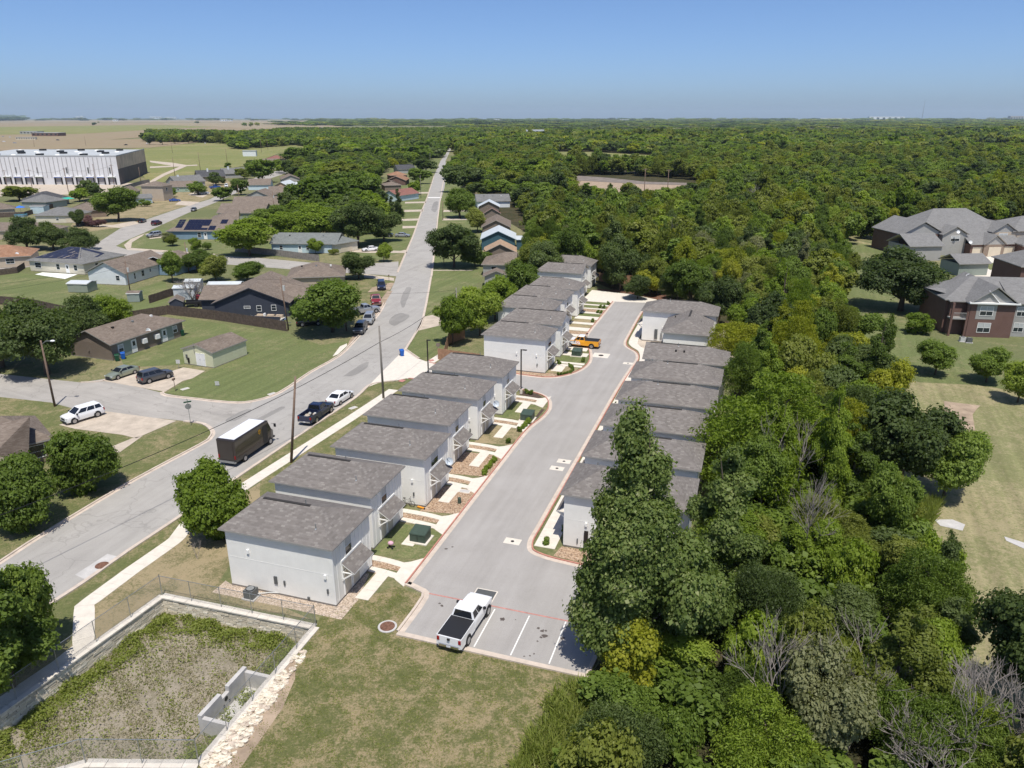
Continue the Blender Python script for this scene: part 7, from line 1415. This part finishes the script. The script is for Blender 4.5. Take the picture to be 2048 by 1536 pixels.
W1 = grid(25, 130, 4.7, wood); W2 = grid(130, 330, 5.6, wood); W3 = grid(330, 800, 8.0, wood); W4 = grid(800, 2050, 13.0, wood)
E2 = grid(200, 700, 9.0, west, prob=.75); E3 = grid(700, 2200, 13.0, west)
gard = pxs([(575, 432), (612, 470), (700, 470), (775, 470), (772, 425), (712, 412), (706, 392), (760, 388), (752, 366), (770, 340), (790, 333), (800, 322), (700, 322), (655, 330), (655, 350), (615, 372)]); E4 = grid(150, 600, 8.0, gard, prob=.85); gar2 = pxs([(905, 330), (960, 330), (1010, 390), (950, 395), (925, 362), (900, 360)]); E4 = np.concatenate([E4, grid(200, 700, 9.0, gar2, prob=.8)])
near = np.concatenate([W1, W2]); sx = np.array([invS(Vector((p[0], p[1], 0))) for p in near])
ok = ~((sx[:, 0] > -14) & (sx[:, 0] < 27.5) & (sx[:, 1] > 8) & (sx[:, 1] < 108)); ok &= ~((sx[:, 0] > -14) & (sx[:, 0] < 4) & (sx[:, 1] >= 108) & (sx[:, 1] < 132)); near = near[ok]
dist = np.hypot(near[:, 0], near[:, 1]); hgt = np.clip(rng.normal(8.6, 1.7, len(near)), 5, 12.5)
hgt = np.where(near[:, 1] < 62, rng.uniform(3.2, 9.0, len(near)), hgt)
spx = FPX/np.hypot(dist, 36-hgt/2)*hgt; vis = np.array([(-150 < PX((p[0], p[1], 5))[0] < 2200) and PX((p[0], p[1], h))[1] < 1560 for p, h in zip(near, hgt)])
order = np.argsort(-spx*vis); NI = 205; ind = order[:NI]; rest = order[NI:]
zone = lambda p: ('at the lower right' if p[1] < 55 else 'between the townhouses and the meadow' if p[1] < 95 else 'left of the brick apartments' if p[1] < 160 else 'behind the estate')
cols = [('elm', 'mid green'), ('oak', 'dark green'), ('olive', 'olive green'), ('fresh', 'fresh green'), ('yellow', 'yellow green'), ('grey', 'grey green')]
cw = np.array([.28, .15, .25, .2, .07, .05]); cw2 = np.array([.32, .13, .26, .2, .05, .04])
MARKS = [(G(1262, 1335), 'the tall cottonwood'), (G(1505, 985), 'the feathery willow'), (G(1560, 1040), 'the dead pale tree'), (G(1540, 1460), 'the dead branching tree'), (G(1905, 1520), 'the dead trees at bottom right'), (G(1888, 992), 'the free standing meadow tree'), (G(1875, 1235), 'the narrow meadow edge tree'), (G(1800, 622), 'the broad evergreen oak'), (G(1690, 575), 'the slim olive tree'), (G(1475, 740), 'the yellow feathery tree'), (G(1240, 582), 'the end of the drive'), (G(1380, 620), 'the far right hand roof'), (S(20, 35), 'the right hand townhouse roofs'), (G(1800, 985), 'the dark spreading tree'), (G(1130, 1450), 'the tall pale grass'), (G(1800, 500), 'the far apartment block'), (G(1270, 380), 'the earth clearing'), (G(1090, 575), 'the far row of townhouses'), (G(1760, 1450), 'the bare leaning tree'), (G(1600, 1150), 'the bare broken tree')]
used_labels = set()
def wood_label(look, p, h):
    q = Vector((p[0], p[1], 0)); size = 'short' if h < 5.5 else 'tall' if h > 9.3 else 'middling'
    near_ = sorted(MARKS, key=lambda m: (m[0]-q).length)
    for extra in ('', size+' '):
        for m, nm in near_[:7]:
            d = q-m; L = d.length
            if abs(d.x) > abs(d.y): rel = 'right of' if d.x > 0 else 'left of'
            else: rel = 'behind' if d.y > 0 else 'in front of'
            lb = '%s%s tree %s %s %s' % (extra, look, 'just' if L < 7 else 'a little way' if L < 16 else 'well', rel, nm)
            if lb not in used_labels: used_labels.add(lb); return lb
    return lb
for i in ind:
    p = near[i]; c = rng.choice(6, p=cw if p[1] > 60 else cw2); sh = ['round', 'round', 'wispy', 'tall', 'round', 'wispy'][rng.integers(6)]
    if p[1] < 62 and rng.random() < .3: sh = 'shrub'
    h = hgt[i]*(1.15 if sh == 'tall' else .75 if sh == 'shrub' else 1); Rm = {'round': 3.2, 'wispy': 3.4, 'tall': 2.6, 'shrub': 2.6}[sh]*rng.uniform(.75, 1.2)*(.86 if p[1] < 62 else 1)
    lb = wood_label(('narrow' if sh == 'tall' else 'feathery' if sh == 'wispy' else 'low' if sh == 'shrub' else 'rounded')+' '+cols[c][1], p, h)
    tree(lb, p, Rm, h, sh, cols[c][0], 'hi', int(rng.integers(4 if sh == 'round' else 3 if sh == 'wispy' else 2)), group='trees of the wood')
# stand-alone trees out in the fields (also the patterns of the far wood)
FT = {}
for k, (x, y, r_, tp, sh, c, lod) in enumerate(((188, 251, 5, 244, 'round', 'oak', 'low'), (197, 246, 2, 243, 'round', 'olive', 'low'), (395, 247, 5, 242, 'round', 'elm', 'low'), (490, 253, 6, 244, 'round', 'fresh', 'low'), (502, 254, 7, 243, 'oak', 'olive', 'low'), (515, 252, 6, 244, 'round', 'yellow', 'low'),
    (300, 290, 12, 268, 'round', 'oak', 'mid'), (325, 290, 13, 266, 'round', 'elm', 'mid'), (350, 288, 13, 264, 'oak', 'olive', 'mid'), (378, 288, 12, 262, 'round', 'olive', 'mid'), (416, 286, 14, 258, 'round', 'oak', 'mid'), (440, 288, 13, 260, 'wispy', 'olive', 'mid'), (465, 288, 12, 260, 'tall', 'elm', 'mid'), (455, 335, 9, 326, 'shrub', 'elm', 'mid'), (1079, 305, 13, 289, 'round', 'magenta', 'mid'), (440, 288, 10, 266, 'wispy', 'yellow', 'mid'), (480, 289, 12, 262, 'round', 'fresh', 'mid'))):
    t = ptree(['lone dark tree in the tan field', 'small tree right of the lone dark one', 'lone tree on the far stubble field', 'first tree of the far field hedge', 'second tree of the far field hedge', 'third tree of the far field hedge', 'dark tree at the left end of the field hedge', 'green tree second in the field hedge', 'broad olive tree in the field hedge', 'olive tree behind the pale mast', 'dark tree right of the pale mast', 'feathery tree in the field hedge', 'narrow tree in the field hedge', 'low shrub at the edge of the green field', 'magenta flowering tree in the wood', 'yellow green tree in the field hedge', 'fresh green tree at the right end of the field hedge'][k], x, y, r_, tp, sh, c, lod, 0, group='trees out in the fields' if c != 'magenta' else None, cat='tree')
    FT[(sh, c, lod)] = t.children[0] if t.children[0].name.startswith('crown') else t.children[1]
MIDS = [FT[k] for k in (('round', 'oak', 'mid'), ('round', 'elm', 'mid'), ('round', 'olive', 'mid'), ('wispy', 'olive', 'mid'), ('tall', 'elm', 'mid'), ('wispy', 'yellow', 'mid'), ('round', 'fresh', 'mid'), ('shrub', 'elm', 'mid'))]
LOWS = [FT[k] for k in (('round', 'oak', 'low'), ('round', 'elm', 'low'), ('round', 'olive', 'low'), ('round', 'fresh', 'low'), ('oak', 'olive', 'low'), ('round', 'yellow', 'low'))]
def scatter(name, label, cat, sets):
    """one mass of instanced crowns; sets = [(positions (n,3), scale (n,3), rotation, [crown objects])]"""
    P = np.concatenate([s[0] for s in sets]); Sc = np.concatenate([s[1] for s in sets]); Ro = np.concatenate([s[2] for s in sets]); Id = np.concatenate([s[3] for s in sets]); Gp = np.concatenate([np.full(len(s[0]), i) for i, s in enumerate(sets)])
    me = bpy.data.meshes.new(name); me.vertices.add(len(P)); me.vertices.foreach_set('co', P.astype(np.float32).ravel())
    for nm, ty, dat in (('sc', 'FLOAT_VECTOR', Sc), ('ro', 'FLOAT', Ro), ('ix', 'INT', Id), ('gp', 'INT', Gp)):
        a = me.attributes.new(nm, ty, 'POINT'); a.data.foreach_set('vector' if ty == 'FLOAT_VECTOR' else 'value', (dat.astype(np.float32) if ty != 'INT' else dat.astype(np.int32)).ravel())
    o = ob(name, me); tag(o, label, cat, kind='stuff')
    ng = bpy.data.node_groups.new(name, 'GeometryNodeTree'); ng.interface.new_socket('Geometry', in_out='INPUT', socket_type='NodeSocketGeometry'); ng.interface.new_socket('Geometry', in_out='OUTPUT', socket_type='NodeSocketGeometry')
    N_ = ng.nodes; Lk = ng.links; gi = N_.new('NodeGroupInput'); go = N_.new('NodeGroupOutput'); jn = N_.new('GeometryNodeJoinGeometry')
    def attr(nm, ty):
        a = N_.new('GeometryNodeInputNamedAttribute'); a.data_type = ty; a.inputs['Name'].default_value = nm; return a.outputs['Attribute']
    sc, ro_, ix, gp = attr('sc', 'FLOAT_VECTOR'), attr('ro', 'FLOAT'), attr('ix', 'INT'), attr('gp', 'INT')
    cx = N_.new('ShaderNodeCombineXYZ'); Lk.new(ro_, cx.inputs[2])
    for i, s in enumerate(sets):
        for j, src in enumerate(s[4]):
            oi = N_.new('GeometryNodeObjectInfo'); oi.transform_space = 'ORIGINAL'; oi.inputs['Object'].default_value = src; oi.inputs['As Instance'].default_value = True
            ip = N_.new('GeometryNodeInstanceOnPoints'); cm = N_.new('FunctionNodeCompare'); cm.data_type = 'INT'; cm.operation = 'EQUAL'; Lk.new(ix, cm.inputs[2]); cm.inputs[3].default_value = j
            c2 = N_.new('FunctionNodeCompare'); c2.data_type = 'INT'; c2.operation = 'EQUAL'; Lk.new(gp, c2.inputs[2]); c2.inputs[3].default_value = i
            an = N_.new('FunctionNodeBooleanMath'); an.operation = 'AND'; Lk.new(cm.outputs[0], an.inputs[0]); Lk.new(c2.outputs[0], an.inputs[1])
            Lk.new(gi.outputs[0], ip.inputs['Points']); Lk.new(an.outputs[0], ip.inputs['Selection']); Lk.new(oi.outputs['Geometry'], ip.inputs['Instance']); Lk.new(cx.outputs[0], ip.inputs['Rotation']); Lk.new(sc, ip.inputs['Scale']); Lk.new(ip.outputs[0], jn.inputs[0])
    Lk.new(jn.outputs[0], go.inputs[0]); md = o.modifiers.new('scatter', 'NODES'); md.node_group = ng; return o
def zset(P, h, wide, objs, w_, drop=0.0):
    n = len(P); i = rng.choice(len(objs), n, p=np.array(w_)/np.sum(w_)); Pz = np.column_stack([P, np.full(n, 0.0)-drop])
    R0 = np.array([o.data['R0'] for o in objs])[i]; H0 = np.array([o.data['H0'] for o in objs])[i]
    return (Pz, np.column_stack([wide/R0, wide/R0, h/H0]), rng.uniform(0, 6.28, n), i, objs)
for o in MIDS+LOWS:
    for (sh, lod, v), (me, tm) in PROTO.items():
        if me == o.data: o.data['R0'], o.data['H0'] = SHAPE[sh][:2]
def field(P, wl, ph):
    return (np.sin(P[:, 0]/wl*1.9+ph)*np.sin(P[:, 1]/wl*1.3+ph*2.1)+.7*np.sin(P[:, 0]/wl*.7-P[:, 1]/wl*1.1+ph*.7)+.5*np.sin(P[:, 0]/wl*3.1+P[:, 1]/wl*2.3))/2.2
def pzset(P, h0, h1, w0, w1, objs, wA, wB, wl):
    """like zset, with height, thickness and species drifting from place to place"""
    f1, f2 = field(P, wl, .4), field(P, wl*.6, 2.0); k = ~((field(P, wl*.45, 4.2) > .62) & (rng.random(len(P)) < .75)); P, f1, f2 = P[k], f1[k], f2[k]
    hh = rng.uniform(h0, h1, len(P))*np.clip(1+.45*f1, .5, 1.5)*np.where(rng.random(len(P)) < .06, 1.35, 1); A = rng.random(len(P)) < np.clip(.5+.9*f2, .04, .96); s1 = zset(P, hh, rng.uniform(w0, w1, len(P))*np.clip(1+.25*f1, .7, 1.3), objs, wA); iB = rng.choice(len(objs), len(P), p=np.array(wB)/np.sum(wB)); idx = np.where(A, s1[3], iB)
    R0 = np.array([o.data['R0'] for o in objs])[idx]; H0 = np.array([o.data['H0'] for o in objs])[idx]; wd = rng.uniform(w0, w1, len(P))*np.clip(1+.25*f1, .7, 1.3)
    return (s1[0], np.column_stack([wd/R0*rng.uniform(.8, 1.2, len(P)), wd/R0, hh/H0]), s1[2], idx, objs)
wm = [.15, .2, .2, .14, .08, .1, .13, 0]; wl = [.2, .24, .22, .12, .12, .1]
Rn = near[rest]; hr = hgt[rest]
U1 = grid(24, 175, 3.3, wood); su = np.array([invS(Vector((p[0], p[1], 0))) for p in U1]); U1 = U1[~((su[:, 0] > -14) & (su[:, 0] < 27) & (su[:, 1] > 9) & (su[:, 1] < 132))]
Z = lambda P, a, b: rng.uniform(a, b, len(P))
scatter('woodland', 'dense mass of mixed green trees running to the horizon', 'woodland', [
    pzset(Rn, 5.5, 11, 2.6, 4.4, MIDS[:7], [.22, .32, .1, .05, .13, .03, .15], [.03, .14, .32, .27, .03, .1, .11], 40), pzset(W3, 6, 12.5, 3.6, 6.6, MIDS[:7], [.28, .36, .12, .04, .1, .02, .08], [.05, .16, .34, .24, .03, .08, .1], 90), zset(E2, Z(E2, 5.5, 10.5), Z(E2, 4, 6.4), MIDS[:7], [.3, .3, .12, .04, .05, .01, .18]), zset(E4, Z(E4, 6, 10.5), Z(E4, 3.6, 5.8), MIDS[:7], [.26, .3, .08, .02, .04, .02, .28]),
    pzset(W4, 6, 14, 5.5, 10.5, LOWS, [.4, .38, .1, .06, .06, 0], [.08, .2, .3, .15, .2, .07], 220), zset(E3, Z(E3, 7, 15), Z(E3, 6.5, 10), LOWS, [.35, .35, .12, .08, .08, .02]), zset(U1, Z(U1, 1.3, 3.2), Z(U1, 1.5, 2.4), MIDS[7:], [1])])
# far belts of trees along the skyline
def belt(px0, px1, py0, py1, n):
    P = []
    while len(P) < n:
        x, y = random.uniform(px0, px1), random.uniform(py0, py1); q = G(x, y); P.append((q.x, q.y))
    return np.array(P)
def band(px0, px1, py0, py1, step, prob=1.0):
    out = []; y = G(1024, py1).y; yend = G(1024, py0).y
    while y < yend:
        x0, x1 = (px0-1024)/FPX*y*1.06, (px1-1024)/FPX*y*1.06; s = step*y/3000; xs = np.arange(x0, x1, s); k = rng.random(len(xs)) < prob; out.append(np.stack([xs[k]+rng.uniform(-.4, .4, k.sum())*s, np.full(k.sum(), y)+rng.uniform(-.4, .4, k.sum())*s*2], 1)); y *= 1.055
    return np.concatenate(out)
B1 = band(930, 2250, 240.2, 258, 62); B2 = band(680, 930, 240.5, 252, 62, .85); B3 = band(-250, 152, 238.6, 242.5, 90, .95); B4 = band(185, 700, 238.8, 241.5, 120, .45); B5 = belt(540, 700, 245, 252, 40); B6 = belt(905, 972, 246, 252, 70)
fw_ = lambda P: np.hypot(P[:, 0], P[:, 1])
scatter('treeline', 'dark belts of trees along the far skyline', 'woodland', [zset(B, np.clip(fw_(B)*.0026, 8, 34)*rng.uniform(.45, 1.35, len(B)), np.clip(fw_(B)*.011, 10, 90)*rng.uniform(.7, 1.3, len(B)), LOWS, wl) for B in (B1, B2, B4, B5)] + [zset(B3, fw_(B3)*rng.uniform(.003, .0052, len(B3)), fw_(B3)*.011*rng.uniform(.7, 1.3, len(B3)), LOWS, [.6, .3, .1, 0, 0, 0])] + [zset(B6, Z(B6, 16, 27), Z(B6, 10, 16), LOWS, [.6, .4, 0, 0, 0, 0])])
# ---------------------------------------------------------------- small shrubs of the front gardens
ORD = 'first second third fourth fifth sixth seventh eighth ninth tenth eleventh'.split()
SHm = crown('shrub', 1600, .34, 77, per=25)[0]; SHm.materials.append(LEAF['fresh'])
def shrub(label, p, r_, c='elm', group='garden shrubs', h=None):
    o = ob('shrub', SHm, None, (p.x, p.y, 0), random.uniform(0, 6)); o.scale = (r_/2.2, r_/2.2, (h or r_*1.5)/3.2); leafy(o, c); tag(o, label, 'shrub', group)
for k in range(7): shrub(ORD[k]+' shrub, counted away from the camera, in the dark mulch row', S(3.1+.08*(k % 2), 25.2+k*.58), .42, 'fresh', 'shrubs in the dark mulch row')
for k in range(6): shrub(ORD[k]+' shrub of the hedge by the second utility box, counted away', S(3.5, 38.6+k*.8), .46, 'fresh', 'hedge by the second utility box')
for k in range(11): 
    a = R(-75+k*13.5); shrub(ORD[k]+' shrub along the curved kerb of the entrance corner bed', S(1.7+2.2*math.cos(a)*.95+.3, 61.6+2.6*math.sin(a)+.3), .36, 'elm', 'ring of shrubs on the curved corner')
for x, y, lb in ((.2, 50.6, 'round shrub left of the lamp post bed'), (1.1, 50.4, 'round shrub right of the lamp post bed'), (3.2, 33.8, 'single dark shrub in the dry grass bed'), (3.3, 37.4, 'tiny shrub at the end of the dry grass bed'), (1.2, 64.6, 'leafy shrub beside the white side wall door'), (4.6, 67.2, 'shrub beside the third utility box'), (.2, 102.6, 'clipped shrub by the far green beds, left'), (.9, 102.4, 'clipped shrub by the far green beds, right'), (.6, 98.4, 'small shrub in the far gravel strip, left'), (1.2, 98.2, 'small shrub in the far gravel strip, right'), (1.0, 106.0, 'last shrub at the end of the drive'), (.9, 91.5, 'shrub in the second dry bed'), (13.2, 13.9, 'small shrub at the kerb of the right hand row'), (14.2, 16.5, 'leafy shrub against the right hand wall'), (14.2, 18.2, 'second leafy shrub against the right hand wall'), (-2.2, 79.5, 'low plant in the dirt bed'), (-1.2, 80.5, 'second low plant in the dirt bed')):
    shrub(lb, S(x, y), .48, 'elm')
# ---------------------------------------------------------------- weeds in the pond, tall grass at the wood edge
def blades(name, label, P, hgt_, wid, color, lean=.35, cat='weeds'):
    n = len(P); d = np.column_stack([rng.normal(0, lean, (n, 2)), np.ones(n)]); d /= np.linalg.norm(d, axis=1, keepdims=True)
    a = rng.uniform(0, 6.28, n); U = np.column_stack([np.cos(a), np.sin(a), np.zeros(n)]); b = P; m_ = b+d*(hgt_*.55)[:, None]; tp = b+d*hgt_[:, None]+np.column_stack([rng.normal(0, .12, (n, 2))*hgt_[:, None], np.zeros(n)])
    w2 = (wid*.5)[:, None]; vtx = np.stack([b-U*w2*.4, m_-U*w2, tp, m_+U*w2], 1).reshape(-1, 3)
    me = bpy.data.meshes.new(name); me.vertices.add(4*n); me.vertices.foreach_set('co', vtx.astype(np.float32).ravel()); me.loops.add(4*n); me.loops.foreach_set('vertex_index', np.arange(4*n, dtype=np.int32)); me.polygons.add(n); me.polygons.foreach_set('loop_start', np.arange(0, 4*n, 4, dtype=np.int32)); me.polygons.foreach_set('loop_total', np.full(n, 4, np.int32))
    at = me.attributes.new('var', 'FLOAT', 'FACE'); at.data.foreach_set('value', np.clip(rng.normal(.5, .25, n), 0, 1).astype(np.float32)); me.update(calc_edges=True); me.materials.append(LEAF[color]); tag(ob(name, me), label, cat, kind='stuff')
def fill(poly, n, z=0.0):
    poly = [(p[0], p[1]) for p in poly]; a = np.array(poly); lo, hi = a.min(0), a.max(0); out = np.zeros((0, 2))
    while len(out) < n:
        q = rng.uniform(lo, hi, (n*2, 2)); out = np.concatenate([out, q[inpoly(q, poly)]])
    return np.column_stack([out[:n], np.full(n, z)])
def clump(P, scale=.5, keep=.5):
    c = np.sin(P[:, 0]*scale*2.1+1.3)*np.sin(P[:, 1]*scale*1.7+.4)+.6*np.sin(P[:, 0]*scale*4.7+P[:, 1]*scale*3.9)+rng.normal(0, .45, len(P)); return P[c > np.quantile(c, 1-keep)]
pin = [p.copy() for p in POND]
q = fill(pin, 90000, PD)
def edge_d(P, a, b):
    a, b = np.array(a[:2]), np.array(b[:2]); d = b-a; t = np.clip(((P[:, :2]-a)@d)/(d@d), 0, 1); return np.linalg.norm(P[:, :2]-(a+t[:, None]*d), axis=1)
dm = np.minimum.reduce([edge_d(q, POND[i], POND[j]) for i, j in ((0, 1), (6, 0), (1, 2))])
dl = np.minimum(edge_d(q, POND[5], POND[6]), 9)
gk = rng.random(len(q)) < np.clip(np.exp(-((dm-.7)/1.25)**2)*.98+.006+.3*np.exp(-dl/3.5), 0, 1); gr = q[gk]; gd = dm[gk]; gr = clump(gr, .8, .8)[:30000]
gr[:, 2] += rng.uniform(.02, .75, len(gr))*(.55+.45*np.sin(gr[:, 0]*1.7+.5)*np.sin(gr[:, 1]*1.9)); wm_ = leaf_mesh('pond_weeds', gr, np.column_stack([rng.normal(0, .6, (len(gr), 2)), np.ones(len(gr))]), rng.uniform(.1, .24, len(gr)), .5, rng.normal(.5, .24, len(gr))); wm_.materials.append(LEAF['weed']); tag(ob('pond_weeds', wm_), 'lush green weeds along the pond walls', 'weeds', kind='stuff')
br = clump(fill(pin, 26000, PD), .55, .6); blades('dry_weeds', 'grey brown dry stalks over the pond bed', br, rng.uniform(.06, .28, len(br)), rng.uniform(.03, .09, len(br)), 'straw', 1.0)
ol = clump(fill(pin, 20000, PD), .4, .3); blades('low_weeds', 'low olive weeds over the pond bed', ol, rng.uniform(.06, .2, len(ol)), rng.uniform(.05, .12, len(ol)), 'olive', 1.2)
tg = clump(fill(pxs([(1085, 1420), (1120, 1375), (1195, 1368), (1215, 1420), (1180, 1520), (1060, 1620), (1000, 1600)]), 16000), .9, .6); blades('tall_grass', 'tall pale grass at the edge of the wood', tg, rng.uniform(.25, 1.1, len(tg)), rng.uniform(.04, .1, len(tg)), 'weed', .75, 'grass')
fg = clump(fill(pxs([(640, 1240), (690, 1215), (800, 1175), (840, 1195), (797, 1262), (1165, 1352), (1090, 1480), (1030, 1560), (420, 1560), (600, 1310)]), 40000), .9, .5); blades('lawn_tufts', 'small green tufts in the patchy foreground lawn', fg, rng.uniform(.04, .1, len(fg)), rng.uniform(.03, .07, len(fg)), 'weed', .7, 'grass')
mk = fill(pxs([(1790, 1040), (1830, 1010), (1880, 1010), (1860, 1060), (1800, 1075)]), 3500); blades('reeds', 'pale green reeds below the free standing meadow tree', mk, rng.uniform(.5, 1.7, len(mk)), rng.uniform(.05, .12, len(mk)), 'weed', .3, 'grass')

# ================================================================ the air
hm = bpy.data.materials.new('summer haze'); hm.use_nodes = True; hn = hm.node_tree; hn.nodes.remove(hn.nodes['Principled BSDF'])
pv = hn.nodes.new('ShaderNodeVolumePrincipled'); pv.inputs['Color'].default_value = (.7, .86, 1, 1); pv.inputs['Density'].default_value = 3.6e-5; pv.inputs['Anisotropy'].default_value = 0.0
hn.links.new(pv.outputs[0], hn.nodes['Material Output'].inputs['Volume'])
tag(MB().box(-BIG-200, BIG+200, -600, BIG+200, PD-1.5, 330).build('haze', hm), 'thin summer haze over the plain', 'haze', kind='stuff')
